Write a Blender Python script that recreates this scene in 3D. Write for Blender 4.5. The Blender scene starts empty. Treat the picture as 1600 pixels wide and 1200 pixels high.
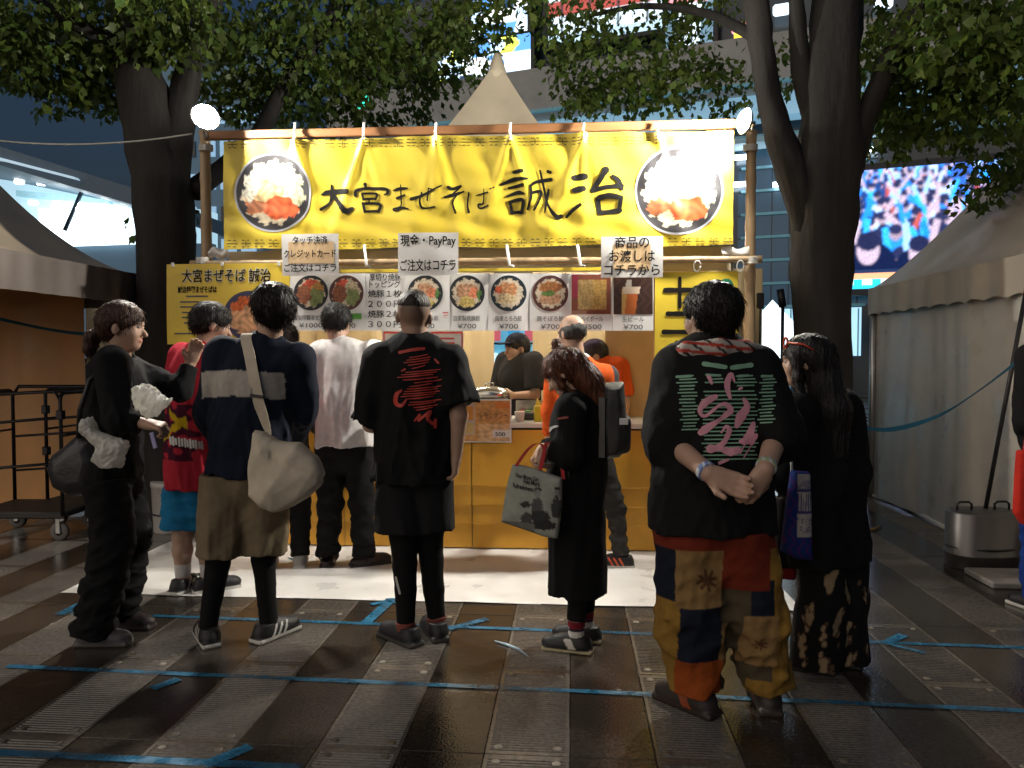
import bpy, bmesh, math, random
import numpy as np
from mathutils import Vector, Matrix, Euler
from mathutils.bvhtree import BVHTree
random.seed(7); rng = np.random.default_rng(7)
R = math.radians
SC = bpy.context.scene
COL = SC.collection
V = Vector

# ------------------------------------------------------------------ camera
CAM_H, YAW, PITCH, FPX = 1.40, R(4.38), R(-2.1), 1200.0
cam = bpy.data.cameras.new('camera'); camo = bpy.data.objects.new('camera', cam); COL.objects.link(camo)
cam.sensor_width = 36.0; cam.lens = 36.0 * FPX / 1600.0; cam.clip_end = 500; cam.clip_start = .05
camo.location = (0, 0, CAM_H); camo.rotation_euler = (R(90) + PITCH, 0, YAW)
SC.camera = camo
CM = Euler((R(90) + PITCH, 0, YAW)).to_matrix()

# ------------------------------------------------------------------ world, dim night glow, exposure
w = bpy.data.worlds.new('World'); SC.world = w; w.use_nodes = True
nt = w.node_tree; bg = nt.nodes['Background']
sky = nt.nodes.new('ShaderNodeTexSky'); sky.sky_type = 'NISHITA'; sky.sun_disc = False
sky.sun_elevation = R(-0.6); sky.sun_rotation = R(200); sky.altitude = 0; sky.dust_density = 4.0; sky.ozone_density = 2.4
nt.links.new(sky.outputs[0], bg.inputs[0]); bg.inputs[1].default_value = 0.14
sun = bpy.data.lights.new('night_glow_sun', 'SUN'); sun.energy = 0.60; sun.angle = R(75); sun.color = (1.0, .87, .72)
suno = bpy.data.objects.new('night_glow_sun', sun); COL.objects.link(suno)
suno.rotation_euler = (R(69), 0, R(-40))          # soft city light from behind the camera
SC.view_settings.view_transform = 'Standard'; SC.view_settings.look = 'None'
SC.view_settings.gamma = 1; SC.view_settings.use_curve_mapping = False
SC.view_settings.exposure = 0.85
SC.cycles.use_denoising = True
SC.cycles.max_bounces = 6; SC.cycles.diffuse_bounces = 3; SC.cycles.glossy_bounces = 3
SC.cycles.transparent_max_bounces = 10; SC.cycles.caustics_reflective = False; SC.cycles.caustics_refractive = False
SC.cycles.sample_clamp_indirect = 4.0

def ray(px, py):
    return (CM @ V(((px - 800) / FPX, (600 - py) / FPX, -1.0)))
def G(px, py, z=0.0):                       # ground point seen there
    d = ray(px, py); t = (z - CAM_H) / d.z; return V((d.x * t, d.y * t, z))
def AY(px, py, Y):                          # point on the upright plane y = Y
    d = ray(px, py); t = Y / d.y; return V((d.x * t, Y, CAM_H + d.z * t))

# ------------------------------------------------------------------ object helpers
def tag(o, label=None, cat=None, group=None, kind=None):
    if label: o['label'] = label
    if cat: o['category'] = cat
    if group: o['group'] = group
    if kind: o['kind'] = kind
    return o
def empty(name, loc=(0, 0, 0), rz=0, label=None, cat=None, group=None):
    o = bpy.data.objects.new(name, None); COL.objects.link(o); o.location = loc; o.rotation_euler = (0, 0, rz)
    o.empty_display_size = .1
    return tag(o, label, cat, group)
def link(name, me, parent=None, loc=None):
    o = bpy.data.objects.new(name, me); COL.objects.link(o)
    if parent: o.parent = parent
    if loc is not None: o.location = loc
    return o
def pymesh(name, vs, fs, mat=None, smooth=False, col=None):
    me = bpy.data.meshes.new(name); me.from_pydata(vs, [], fs); me.update()
    if smooth: me.polygons.foreach_set('use_smooth', np.ones(len(me.polygons), bool))
    if col is not None:
        a = me.color_attributes.new('Col', 'FLOAT_COLOR', 'POINT')
        c = np.ones((len(me.vertices), 4), np.float32); c[:, :3] = col
        a.data.foreach_set('color', c.ravel())
    if mat: me.materials.append(mat)
    return me
def npmesh(name, vs, fs, mat=None, smooth=True, col=None):    # fs (n,4) or (n,3)
    me = bpy.data.meshes.new(name); n, k = fs.shape
    me.vertices.add(len(vs)); me.vertices.foreach_set('co', np.asarray(vs, np.float32).ravel())
    me.loops.add(n * k); me.loops.foreach_set('vertex_index', fs.astype(np.int32).ravel())
    me.polygons.add(n); me.polygons.foreach_set('loop_start', np.arange(0, n * k, k, dtype=np.int32))
    me.update(calc_edges=True); me.validate()
    if smooth: me.polygons.foreach_set('use_smooth', np.ones(len(me.polygons), bool))
    if col is not None:
        a = me.color_attributes.new('Col', 'FLOAT_COLOR', 'POINT')
        c = np.ones((len(me.vertices), 4), np.float32); c[:, :3] = col
        a.data.foreach_set('color', c.ravel())
    if mat: me.materials.append(mat)
    return me

class MB:
    def __init__(s): s.v = []; s.f = []
    def add(s, vs, fs):
        n = len(s.v); s.v += [tuple(p) for p in vs]; s.f += [tuple(i + n for i in f) for f in fs]; return s
    def box(s, c, d, M=None):
        c = V(c); h = V(d) / 2
        vs = [V((x * h.x, y * h.y, z * h.z)) for x in (-1, 1) for y in (-1, 1) for z in (-1, 1)]
        if M is not None: vs = [M @ p for p in vs]
        return s.add([c + p for p in vs], [(0, 1, 3, 2), (4, 6, 7, 5), (0, 4, 5, 1), (2, 3, 7, 6), (0, 2, 6, 4), (1, 5, 7, 3)])
    def bbox(s, c, d, b=.004, M=None):       # box with chamfered edges
        c = V(c); h = V(d) / 2; b = min(b, h.x * .45, h.y * .45, h.z * .45); bm = bmesh.new()
        bmesh.ops.create_cube(bm, size=1); bmesh.ops.scale(bm, vec=d, verts=bm.verts)
        bmesh.ops.bevel(bm, geom=bm.edges[:], offset=b, segments=1, affect='EDGES', profile=.5)
        bm.verts.index_update()
        vs = [p.co.copy() for p in bm.verts]
        if M is not None: vs = [M @ p for p in vs]
        fs = [tuple(q.index for q in f.verts) for f in bm.faces]; bm.free()
        return s.add([c + p for p in vs], fs)
    def tube(s, pts, r, n=8, caps=True):
        pts = [V(p) for p in pts]; m = len(pts)
        rs = r if isinstance(r, (list, tuple)) else [r] * m
        up = None; rings = []
        for i, p in enumerate(pts):
            t = (pts[min(i + 1, m - 1)] - pts[max(i - 1, 0)]).normalized()
            if up is None: up = V((0, 0, 1)) if abs(t.z) < .9 else V((1, 0, 0))
            a = (up - t * up.dot(t)).normalized(); b = t.cross(a); up = a
            rings.append([p + (a * math.cos(q) + b * math.sin(q)) * rs[i] for q in [2 * math.pi * k / n for k in range(n)]])
        vs = [p for rg in rings for p in rg]; fs = []
        for i in range(m - 1):
            for k in range(n):
                k2 = (k + 1) % n; fs.append((i * n + k, i * n + k2, (i + 1) * n + k2, (i + 1) * n + k))
        if caps: fs.append(tuple(range(n))[::-1]); fs.append(tuple(range((m - 1) * n, m * n)))
        return s.add(vs, fs)
    def lathe(s, prof, c=(0, 0, 0), n=20, M=None):
        c = V(c); vs = []; fs = []; m = len(prof)
        for (r, z) in prof:
            for k in range(n):
                a = 2 * math.pi * k / n; p = V((r * math.cos(a), r * math.sin(a), z))
                vs.append(c + (M @ p if M is not None else p))
        for i in range(m - 1):
            for k in range(n):
                k2 = (k + 1) % n; fs.append((i * n + k, i * n + k2, (i + 1) * n + k2, (i + 1) * n + k))
        if prof[0][0] > 1e-6: fs.append(tuple(range(n))[::-1])
        if prof[-1][0] > 1e-6: fs.append(tuple(range((m - 1) * n, m * n)))
        return s.add(vs, fs)
    def prism(s, poly, d0, d1, fn):          # poly in (u,v), fn(u,v,d)->point
        n = len(poly); vs = [fn(u, v, d0) for u, v in poly] + [fn(u, v, d1) for u, v in poly]
        fs = [tuple(range(n))[::-1], tuple(range(n, 2 * n))] + [(i, (i + 1) % n, n + (i + 1) % n, n + i) for i in range(n)]
        return s.add(vs, fs)
    def grid(s, nu, nv, fn):
        vs = [fn(i / nu, j / nv) for i in range(nu + 1) for j in range(nv + 1)]
        fs = [(i * (nv + 1) + j, (i + 1) * (nv + 1) + j, (i + 1) * (nv + 1) + j + 1, i * (nv + 1) + j + 1) for i in range(nu) for j in range(nv)]
        return s.add(vs, fs)
    def mesh(s, name, mat, smooth=False): return pymesh(name, s.v, s.f, mat, smooth)
    def build(s, name, mat, parent=None, smooth=False, loc=None):
        o = link(name, s.mesh(name, mat, smooth), parent, loc); return o

# ------------------------------------------------------------------ materials
MATS = {}
def mat(name, c=(.5, .5, .5), rough=.6, metal=0, var=.15, vs=6.0, bump=0, bs=40.0, spec=.5, emit=None, es=0, attr=False,
        trans=0, sss=0, stretch=(1, 1, 1), vrough=0, coat=0, alpha=1.0, transm=0):
    if name in MATS: return MATS[name]
    m = bpy.data.materials.new(name); m.use_nodes = True; MATS[name] = m
    t = m.node_tree; N = t.nodes; L = t.links; p = N['Principled BSDF']
    tc = N.new('ShaderNodeTexCoord'); mp = N.new('ShaderNodeMapping'); mp.inputs['Scale'].default_value = stretch
    L.new(tc.outputs['Object'], mp.inputs[0])
    nz = N.new('ShaderNodeTexNoise'); nz.inputs['Scale'].default_value = vs; nz.inputs['Detail'].default_value = 6
    L.new(mp.outputs[0], nz.inputs['Vector'])
    mr = N.new('ShaderNodeMapRange'); mr.inputs[1].default_value = .3; mr.inputs[2].default_value = .7
    mr.inputs[3].default_value = 1 - var; mr.inputs[4].default_value = 1 + var; L.new(nz.outputs[0], mr.inputs[0])
    mx = N.new('ShaderNodeMix'); mx.data_type = 'RGBA'; mx.blend_type = 'MULTIPLY'; mx.inputs[0].default_value = 1
    if attr:
        at = N.new('ShaderNodeAttribute'); at.attribute_name = 'Col'; L.new(at.outputs['Color'], mx.inputs[6])
    else: mx.inputs[6].default_value = (*c, 1)
    L.new(mr.outputs[0], mx.inputs[7]); L.new(mx.outputs[2], p.inputs['Base Color'])
    p.inputs['Roughness'].default_value = rough; p.inputs['Metallic'].default_value = metal
    p.inputs['Specular IOR Level'].default_value = spec
    if coat: p.inputs['Coat Weight'].default_value = coat; p.inputs['Coat Roughness'].default_value = .08
    if vrough:
        m2 = N.new('ShaderNodeMapRange'); m2.inputs[1].default_value = .35; m2.inputs[2].default_value = .65
        m2.inputs[3].default_value = rough - vrough; m2.inputs[4].default_value = rough + vrough
        L.new(nz.outputs[0], m2.inputs[0]); L.new(m2.outputs[0], p.inputs['Roughness'])
    if bump:
        n2 = N.new('ShaderNodeTexNoise'); n2.inputs['Scale'].default_value = bs; n2.inputs['Detail'].default_value = 5
        L.new(mp.outputs[0], n2.inputs['Vector'])
        b = N.new('ShaderNodeBump'); b.inputs['Strength'].default_value = bump; b.inputs['Distance'].default_value = .01
        L.new(n2.outputs[0], b.inputs['Height']); L.new(b.outputs[0], p.inputs['Normal'])
    if sss:
        p.inputs['Subsurface Weight'].default_value = sss; p.inputs['Subsurface Radius'].default_value = (.01, .004, .002)
    if transm: p.inputs['Transmission Weight'].default_value = transm
    if alpha < 1: p.inputs['Alpha'].default_value = alpha
    if es:
        if attr: L.new(at.outputs['Color'], p.inputs['Emission Color'])
        else: p.inputs['Emission Color'].default_value = (*(emit or c), 1)
        p.inputs['Emission Strength'].default_value = es
    if trans:
        tr = N.new('ShaderNodeBsdfTranslucent'); ms = N.new('ShaderNodeMixShader'); ms.inputs[0].default_value = trans
        L.new(mx.outputs[2], tr.inputs[0]); L.new(p.outputs[0], ms.inputs[1]); L.new(tr.outputs[0], ms.inputs[2])
        L.new(ms.outputs[0], N['Material Output'].inputs[0])
    return m
FAB = mat('woven_fabric', rough=.88, var=.10, vs=35, bump=.25, bs=260, attr=True, spec=.2)
SKIN = mat('skin', rough=.5, var=.06, vs=14, bump=.05, bs=160, attr=True, sss=.08, spec=.4)
HAIRM = mat('hair', rough=.55, var=.6, vs=75, bump=1.0, bs=95, attr=True, stretch=(1, 1, .12), spec=.35)
SHOEM = mat('shoe_leather', rough=.55, var=.12, vs=30, bump=.12, bs=120, attr=True)
PRINT = mat('printed_sheet', rough=.45, var=.05, vs=20, attr=True, spec=.3)
PAPER = mat('laminated_paper', (.78, .77, .74), rough=.22, var=.04, vs=9, bump=.08, bs=12, spec=.5)
INK = mat('black_ink', (.012, .011, .010), rough=.7, var=.1, spec=.15)
SCREEN = mat('led_screen', rough=.4, var=.0, attr=True, es=1.3, spec=.1)

# ------------------------------------------------------------------ implicit surfaces for cloth, skin and hair
def unit(a):
    a = np.asarray(a, float); return a / (np.linalg.norm(a) + 1e-12)
class Field:
    def __init__(s, lo, hi, h):
        s.lo = np.array(lo, np.float32); s.h = h
        n = np.ceil((np.array(hi) - s.lo) / h).astype(int) + 1; s.n = n
        s.ax = [s.lo[i] + h * np.arange(n[i], dtype=np.float32) for i in range(3)]
        s.v = np.full(n, .05, np.float32)
    def sub(s, lo, hi):
        a = np.clip(np.floor((np.array(lo) - s.lo) / s.h).astype(int), 0, s.n - 1)
        b = np.clip(np.ceil((np.array(hi) - s.lo) / s.h).astype(int) + 1, 1, s.n)
        sl = tuple(slice(a[i], b[i]) for i in range(3))
        X = s.ax[0][sl[0]][:, None, None]; Y = s.ax[1][sl[1]][None, :, None]; Z = s.ax[2][sl[2]][None, None, :]
        return sl, X, Y, Z
    def comb(s, sl, d, k, op='u'):
        a = s.v[sl]
        if op == 's': a2 = -a; h = np.maximum(k - np.abs(a2 - d), 0) / k; s.v[sl] = -(np.minimum(a2, d) - h * h * k * .25)
        else: h = np.maximum(k - np.abs(a - d), 0) / k; s.v[sl] = np.minimum(a, d) - h * h * k * .25
    def cone(s, a, b, ra, rb, k=.02, flat=1.0, front=(0, 1, 0), ca=False, cb=False, op='u'):
        a = np.array(a, float); b = np.array(b, float); m = max(ra, rb) + .03 + k
        sl, X, Y, Z = s.sub(np.minimum(a, b) - m, np.maximum(a, b) + m)
        ab = b - a; L2 = ab @ ab + 1e-9; L = math.sqrt(L2)
        dx, dy, dz = X - a[0], Y - a[1], Z - a[2]
        t = (dx * ab[0] + dy * ab[1] + dz * ab[2]) / L2
        tq = np.clip(t, -9 if ca else 0, 9 if cb else 1); r = ra + (rb - ra) * np.clip(t, 0, 1)
        qx, qy, qz = dx - tq * ab[0], dy - tq * ab[1], dz - tq * ab[2]
        q2 = qx * qx + qy * qy + qz * qz
        if flat != 1.0:
            f = np.array(front, float); f = f - ab * (f @ ab) / L2; f = unit(f)
            w2 = (qx * f[0] + qy * f[1] + qz * f[2]) ** 2
            l = np.sqrt(np.maximum(q2 + w2 * (1 / flat ** 2 - 1), 1e-10)); g = np.sqrt(np.maximum(q2 + w2 * (1 / flat ** 4 - 1), 1e-10))
            d = (l - r) * l / g
        else: d = np.sqrt(q2) - r
        if ca: d = np.maximum(d, -t * L)
        if cb: d = np.maximum(d, (t - 1) * L)
        s.comb(sl, d.astype(np.float32), k, op)
    def chain(s, pts, rs, k=.02, flat=1.0, front=(0, 1, 0), ca=False, cb=False):
        n = len(pts)
        for i in range(n - 1):
            s.cone(pts[i], pts[i + 1], rs[i], rs[i + 1], k, flat, front, ca and i == 0, cb and i == n - 2)
    def ell(s, c, r, k=.02, M=None, op='u'):
        c = np.array(c, float); r = np.array(r, float); m = r.max() + .03 + k
        sl, X, Y, Z = s.sub(c - m, c + m); dx, dy, dz = X - c[0], Y - c[1], Z - c[2]
        if M is not None:
            M = np.array(M); dx, dy, dz = [M[0, i] * dx + M[1, i] * dy + M[2, i] * dz for i in range(3)]
        k0 = np.sqrt((dx / r[0]) ** 2 + (dy / r[1]) ** 2 + (dz / r[2]) ** 2) + 1e-6
        k1 = np.sqrt((dx / r[0] ** 2) ** 2 + (dy / r[1] ** 2) ** 2 + (dz / r[2] ** 2) ** 2) + 1e-6
        s.comb(sl, (k0 * (k0 - 1) / k1).astype(np.float32), k, op)
    def rbox(s, c, hf, rd=.01, k=.02, M=None, op='u'):
        c = np.array(c, float); m = np.linalg.norm(hf) + .03 + k
        sl, X, Y, Z = s.sub(c - m, c + m); dx, dy, dz = X - c[0], Y - c[1], Z - c[2]
        if M is not None:
            M = np.array(M); dx, dy, dz = [M[0, i] * dx + M[1, i] * dy + M[2, i] * dz for i in range(3)]
        qx, qy, qz = np.abs(dx) - hf[0] + rd, np.abs(dy) - hf[1] + rd, np.abs(dz) - hf[2] + rd
        d = np.sqrt(np.maximum(qx, 0) ** 2 + np.maximum(qy, 0) ** 2 + np.maximum(qz, 0) ** 2) + np.minimum(np.maximum(np.maximum(qx, qy), qz), 0) - rd
        s.comb(sl, d.astype(np.float32), k, op)
    def noise(s, fn, amp):
        i = np.nonzero(np.abs(s.v) < .045)
        p = np.stack([s.ax[j][i[j]] for j in range(3)], 1); s.v[i] += amp * fn(p).astype(np.float32)
    def clip(s, fn):
        i = np.nonzero(s.v < .02)
        p = np.stack([s.ax[j][i[j]] for j in range(3)], 1); s.v[i] = np.maximum(s.v[i], fn(p).astype(np.float32))
    def verts(s):
        v = s.v.copy(); v[0] = v[-1] = .05; v[:, 0] = v[:, -1] = .05; v[:, :, 0] = v[:, :, -1] = .05
        ins = v < 0
        c = np.zeros(np.array(v.shape) - 1, np.int8)
        offs = [(i, j, k) for i in (0, 1) for j in (0, 1) for k in (0, 1)]
        sh = c.shape
        for o in offs: c += ins[o[0]:o[0] + sh[0], o[1]:o[1] + sh[1], o[2]:o[2] + sh[2]]
        I = np.nonzero((c > 0) & (c < 8)); I = np.stack(I, 1); n = len(I)
        idx = np.full(sh, -1, np.int32); idx[I[:, 0], I[:, 1], I[:, 2]] = np.arange(n)
        val = {o: v[I[:, 0] + o[0], I[:, 1] + o[1], I[:, 2] + o[2]] for o in offs}
        acc = np.zeros((n, 3)); cnt = np.zeros(n)
        for a in range(3):
            for o in offs:
                if o[a]: continue
                o2 = list(o); o2[a] = 1; o2 = tuple(o2)
                va, vb = val[o], val[o2]; m = (va < 0) != (vb < 0)
                t = np.where(m, va / np.where(m, va - vb, 1), 0)
                q = np.tile(np.array(o, float), (n, 1)); q[:, a] = t
                acc[m] += q[m]; cnt[m] += 1
        P = s.lo + s.h * (I + acc / cnt[:, None])
        F = []
        for a in range(3):
            b, d = (a + 1) % 3, (a + 2) % 3
            sl0 = [slice(None)] * 3; sl1 = [slice(None)] * 3; sl0[a] = slice(0, -1); sl1[a] = slice(1, None)
            s0, s1 = ins[tuple(sl0)], ins[tuple(sl1)]
            for fl in (0, 1):
                e = np.stack(np.nonzero((s0 & ~s1) if fl == 0 else (~s0 & s1)), 1)
                e = e[(e[:, b] > 0) & (e[:, d] > 0) & (e[:, b] < v.shape[b] - 1) & (e[:, d] < v.shape[d] - 1)]
                qs = []
                for (ob, od) in ((0, 0), (-1, 0), (-1, -1), (0, -1)):
                    q = e.copy(); q[:, b] += ob; q[:, d] += od; qs.append(idx[q[:, 0], q[:, 1], q[:, 2]])
                if fl == 1: qs = qs[::-1]
                F.append(np.stack(qs, 1))
        return P, np.concatenate(F)
    def build(s, name, mt, parent=None, col=(.5, .5, .5)):
        P, F = s.verts()
        c = col(P) if callable(col) else np.tile(np.array(col, np.float32), (len(P), 1))
        return link(name, npmesh(name, P, F, mt, True, c), parent)
def folds(seed, f=(24, 24, 9), warp=1.3):
    r = np.random.default_rng(seed); f = np.array(f, float)
    D = [(unit(r.normal(size=3)) * f * r.uniform(.7, 1.6), r.uniform(0, 6.3), unit(r.normal(size=3)) * f * .45, r.uniform(0, 6.3)) for _ in range(5)]
    def fn(p):
        o = 0
        for d, a, e, b in D: o = o + (np.abs(np.sin(p @ d + a + warp * np.sin(p @ e + b))) - .6)
        return o / 2.2
    return fn
def ramp(p, a, b): return np.clip((p - a) / (b - a), 0, 1)
# ------------------------------------------------------------------ ground
def wet_stone(name, c, rough, bump, bs):
    m = bpy.data.materials.new(name); m.use_nodes = True; t = m.node_tree; N = t.nodes; L = t.links; p = N['Principled BSDF']
    g = N.new('ShaderNodeNewGeometry')
    oi = N.new('ShaderNodeObjectInfo')
    n1 = N.new('ShaderNodeTexNoise'); n1.inputs['Scale'].default_value = 1.5; n1.inputs['Detail'].default_value = 5; n1.inputs['Distortion'].default_value = .6
    n2 = N.new('ShaderNodeTexNoise'); n2.inputs['Scale'].default_value = 55; n2.inputs['Detail'].default_value = 6
    n3 = N.new('ShaderNodeTexNoise'); n3.inputs['Scale'].default_value = bs; n3.inputs['Detail'].default_value = 3
    for n in (n1, n2, n3): L.new(g.outputs['Position'], n.inputs['Vector'])
    wet = N.new('ShaderNodeMapRange'); wet.inputs[1].default_value = .46; wet.inputs[2].default_value = .55; L.new(n1.outputs[0], wet.inputs[0])
    cr = N.new('ShaderNodeMapRange'); cr.inputs[1].default_value = .25; cr.inputs[2].default_value = .75; cr.inputs[3].default_value = .65; cr.inputs[4].default_value = 1.3
    L.new(n2.outputs[0], cr.inputs[0])
    rv = N.new('ShaderNodeMapRange'); rv.inputs[3].default_value = .92; rv.inputs[4].default_value = 1.08; L.new(oi.outputs['Random'], rv.inputs[0])
    ml = N.new('ShaderNodeMath'); ml.operation = 'MULTIPLY'; L.new(cr.outputs[0], ml.inputs[0]); L.new(rv.outputs[0], ml.inputs[1])
    dk = N.new('ShaderNodeMapRange'); dk.inputs[3].default_value = 1.0; dk.inputs[4].default_value = .72; L.new(wet.outputs[0], dk.inputs[0])
    m2 = N.new('ShaderNodeMath'); m2.operation = 'MULTIPLY'; L.new(ml.outputs[0], m2.inputs[0]); L.new(dk.outputs[0], m2.inputs[1])
    mx = N.new('ShaderNodeMix'); mx.data_type = 'RGBA'; mx.blend_type = 'MULTIPLY'; mx.inputs[0].default_value = 1; mx.inputs[6].default_value = (*c, 1)
    L.new(m2.outputs[0], mx.inputs[7]); L.new(mx.outputs[2], p.inputs['Base Color'])
    rr = N.new('ShaderNodeMapRange'); rr.inputs[3].default_value = rough; rr.inputs[4].default_value = .06; L.new(wet.outputs[0], rr.inputs[0])
    L.new(rr.outputs[0], p.inputs['Roughness'])
    b = N.new('ShaderNodeBump'); b.inputs['Strength'].default_value = bump; b.inputs['Distance'].default_value = .004
    L.new(n3.outputs[0], b.inputs['Height']); L.new(b.outputs[0], p.inputs['Normal'])
    return m
DARKS = wet_stone('wet_dark_granite', (.052, .042, .033), .16, .35, 90)
LIGHTS = wet_stone('wet_ribbed_paving', (.165, .143, .118), .22, .25, 140)
BEDM = wet_stone('wet_plaza', (.06, .055, .05), .4, .4, 40)
m = MB(); m.box((0, 60, -.06), (240, 240, .1)); tag(m.build('ground', BEDM), kind='structure')
paving = tag(empty('paving'), kind='structure')
PW, PL = .30, .72
def smooth_slab(L):
    q = MB(); q.bbox((0, 0, -.006), (PW - .004, L - .004, .012), .002); return q.mesh('slab', DARKS)
def ribbed_slab():
    q = MB(); L = PL - .004; n = 38; a = .022; pit = (L - 2 * a) / n; hw = PW / 2 - .002
    prof = [(-L / 2, -.012), (-L / 2, 0), (-L / 2 + a, 0)]
    for i in range(n):
        y = -L / 2 + a + i * pit
        prof += [(y + pit * .14, -.0045), (y + pit * .42, -.0045), (y + pit * .56, 0), (y + pit * .98, 0)]
    prof += [(L / 2, 0), (L / 2, -.012)]
    hw2 = hw - .014; vs = [(s * hw2, y, z) for y, z in prof for s in (-1, 1)]
    fs = [(2 * i, 2 * i + 1, 2 * i + 3, 2 * i + 2) for i in range(len(prof) - 1)]; q.add(vs, fs)
    for s in (-1, 1): q.box((s * (hw - .0068), 0, -.006), (.0136, L, .0118))
    return q.mesh('slab', LIGHTS)
sm_d, sm_l = smooth_slab(PL * 2), ribbed_slab()
bolt = MB(); bolt.lathe([(.016, 0), (.016, .0015), (.011, .0042), (0.0001, .005)], n=12)
boltm = bolt.mesh('bolt', mat('bolt_brass', (.20, .17, .13), .55, .3))
X0 = G(540, 1100).x                                   # left edge of one light stripe
J0 = G(600, 1171).y
nslab = 0
for i in range(-19, 20):
    xc = X0 + PW / 2 + i * PW; light = (i % 2 == 0)
    if light:
        for j in range(-2, 10):
            y = J0 + (j + .5) * PL
            if abs(xc) > 1.0 + .75 * (y + .6) or (abs(xc) < 1.7 and y > 5.9) or y < 1.0: continue
            o = link('slab', sm_l, paving, (xc, y, random.uniform(-.0008, .0008))); nslab += 1
            if j in (-2, -1, 0, 1) and abs(xc) < 2.4:
                for sy in (-1, 1):
                    for sx in (-1, 1): link('bolt', boltm, o, (sx * .105, sy * (PL / 2 - .05), 0))
    else:
        for j in range(-1, 5):
            y = J0 + (j + .5) * PL * 2
            if abs(xc) > 1.2 + .75 * (y + .9) or (abs(xc) < 1.7 and y > 6.0): continue
            link('slab', sm_d, paving, (xc, y, random.uniform(-.0008, .0008))); nslab += 1

# white sheet laid before the counter
YC = 5.47                                             # counter front
a, b = G(104, 926), G(1246, 957)
YM = (a.y + b.y) / 2
MATM = mat('white_ground_sheet', (.80, .78, .74), .38, var=.13, vs=3.2, bump=.4, bs=9, vrough=.12)
sh = empty('ground_sheet', (0, 0, 0), 0, 'white protective sheet laid on the paving before the orange counter', 'ground sheet')
xa, xb = a.x, b.x; cuts = [xa, xa + (xb - xa) * .32, xa + (xb - xa) * .66, xb]
for k in range(3):
    q = MB(); z0 = .004 + .0016 * k
    q.grid(34, 24, lambda u, v: (cuts[k] - .03 + (cuts[k + 1] - cuts[k] + .06) * u, YM + (YC + .35 - YM) * v + (.004 * math.sin(9 * u + k) if v == 0 else 0),
        z0 + .0035 * abs(math.sin(5 * u + 7 * v + k) * math.sin(11 * v - 3 * u)) ** 2))
    q.build('sheet_panel', MATM, sh, True)

# blue tape on the floor
TAPE = mat('blue_tape', (.022, .15, .27), .3, var=.3, vs=14, vrough=.1)
def _wear(m):       # worn, dirty places where the paving shows through
    t = m.node_tree; N = t.nodes; L = t.links; p = N['Principled BSDF']; g = N.new('ShaderNodeNewGeometry'); n = N.new('ShaderNodeTexNoise'); n.inputs['Scale'].default_value = 3.2; n.inputs['Detail'].default_value = 9; n.inputs['Roughness'].default_value = .72
    L.new(g.outputs['Position'], n.inputs['Vector']); r = N.new('ShaderNodeMapRange'); r.inputs[1].default_value = .40; r.inputs[2].default_value = .56; r.inputs[3].default_value = .4; r.inputs[4].default_value = .97; L.new(n.outputs[0], r.inputs[0]); L.new(r.outputs[0], p.inputs['Alpha'])
_wear(TAPE)
tapes = []
def tape(pts, wd, label, z=.0035):
    ps = [G(*p) for p in pts]; q = MB()
    n = 24; tot = []
    for i in range(len(ps) - 1):
        for k in range(n): tot.append(ps[i].lerp(ps[i + 1], k / n))
    tot.append(ps[-1]); vs = []; fs = []
    for i, p in enumerate(tot):
        t = (tot[min(i + 1, len(tot) - 1)] - tot[max(i - 1, 0)]).normalized(); s = V((-t.y, t.x, 0))
        on_mat = p.y > YM - .01 and xa < p.x < xb
        e = wd / 2 + .0015 * math.sin(i * 1.7); h = (.012 if on_mat else z) + .0008 * math.sin(i * 2.3)
        for sd in (-1, 1): vs.append((p.x + s.x * e * sd, p.y + s.y * e * sd, h))
        if i: fs.append((2 * i - 2, 2 * i - 1, 2 * i + 1, 2 * i))
    q.add(vs, fs); o = q.build('floor_tape', TAPE); tag(o, label, 'tape'); tapes.append(o)
tape([(112, 958), (1608, 1013)], .036, 'long blue floor tape line running past the white ground sheet')
tape([(10, 1042), (1610, 1112)], .036, 'second long blue floor tape line across the wet paving', .0045)
tape([(-20, 1176), (470, 1200)], .042, 'third blue floor tape line, farthest from the stall', .0035)
tape([(572, 974), (612, 938)], .06, 'blue tape arrow shaft pointing to the stall beside the bald man', .0055)
tape([(580, 946), (613, 939), (640, 951)], .04, 'blue tape arrow head touching the white sheet edge', .0065)
tape([(700, 984), (762, 968)], .045, 'short slanting blue tape mark behind the bald man\'s shoes', .0055)
tape([(92, 962), (128, 944)], .06, 'slanting blue tape mark at the black-clad woman\'s feet', .0055)
tape([(1385, 1006), (1412, 993)], .05, 'short blue tape mark angled back beside the bleached trousers', .0055)
tape([(1385, 1007), (1446, 1022)], .03, 'narrow blue tape mark angled forward beside the bleached trousers', .0062)
tape([(238, 1078), (280, 1062)], .05, 'slanting blue tape mark on the second tape line', .0058)
tape([(318, 1198), (392, 1168)], .055, 'slanting blue tape mark on the third tape line', .0058)
def scrap(pts, c, name, label, cat, wd=.012):
    ps = [G(*p) for p in pts]; q = MB(); q.tube([p + V((0, 0, .012 if (p.y > YM) else .006)) for p in ps], [wd * .4] + [wd] * (len(ps) - 2) + [wd * .2], 6)
    tag(q.build(name, mat(name + '_plastic', c, .25), None, True), label, cat)
scrap([(773, 1003), (792, 1009), (812, 1017), (826, 1028)], (.45, .6, .7), 'tape_shred', 'pale blue torn plastic shred lying on the dark slabs', 'litter', .007)
scrap([(450, 874), (462, 878), (474, 883)], (.02, .3, .5), 'plastic_scrap', 'small blue plastic scrap on the white sheet', 'litter', .008)
scrap([(1340, 832), (1366, 829), (1380, 822)], (.3, .2, .06), 'stick', 'short brown stick lying by the beige tent wall', 'stick', .012)

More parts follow.
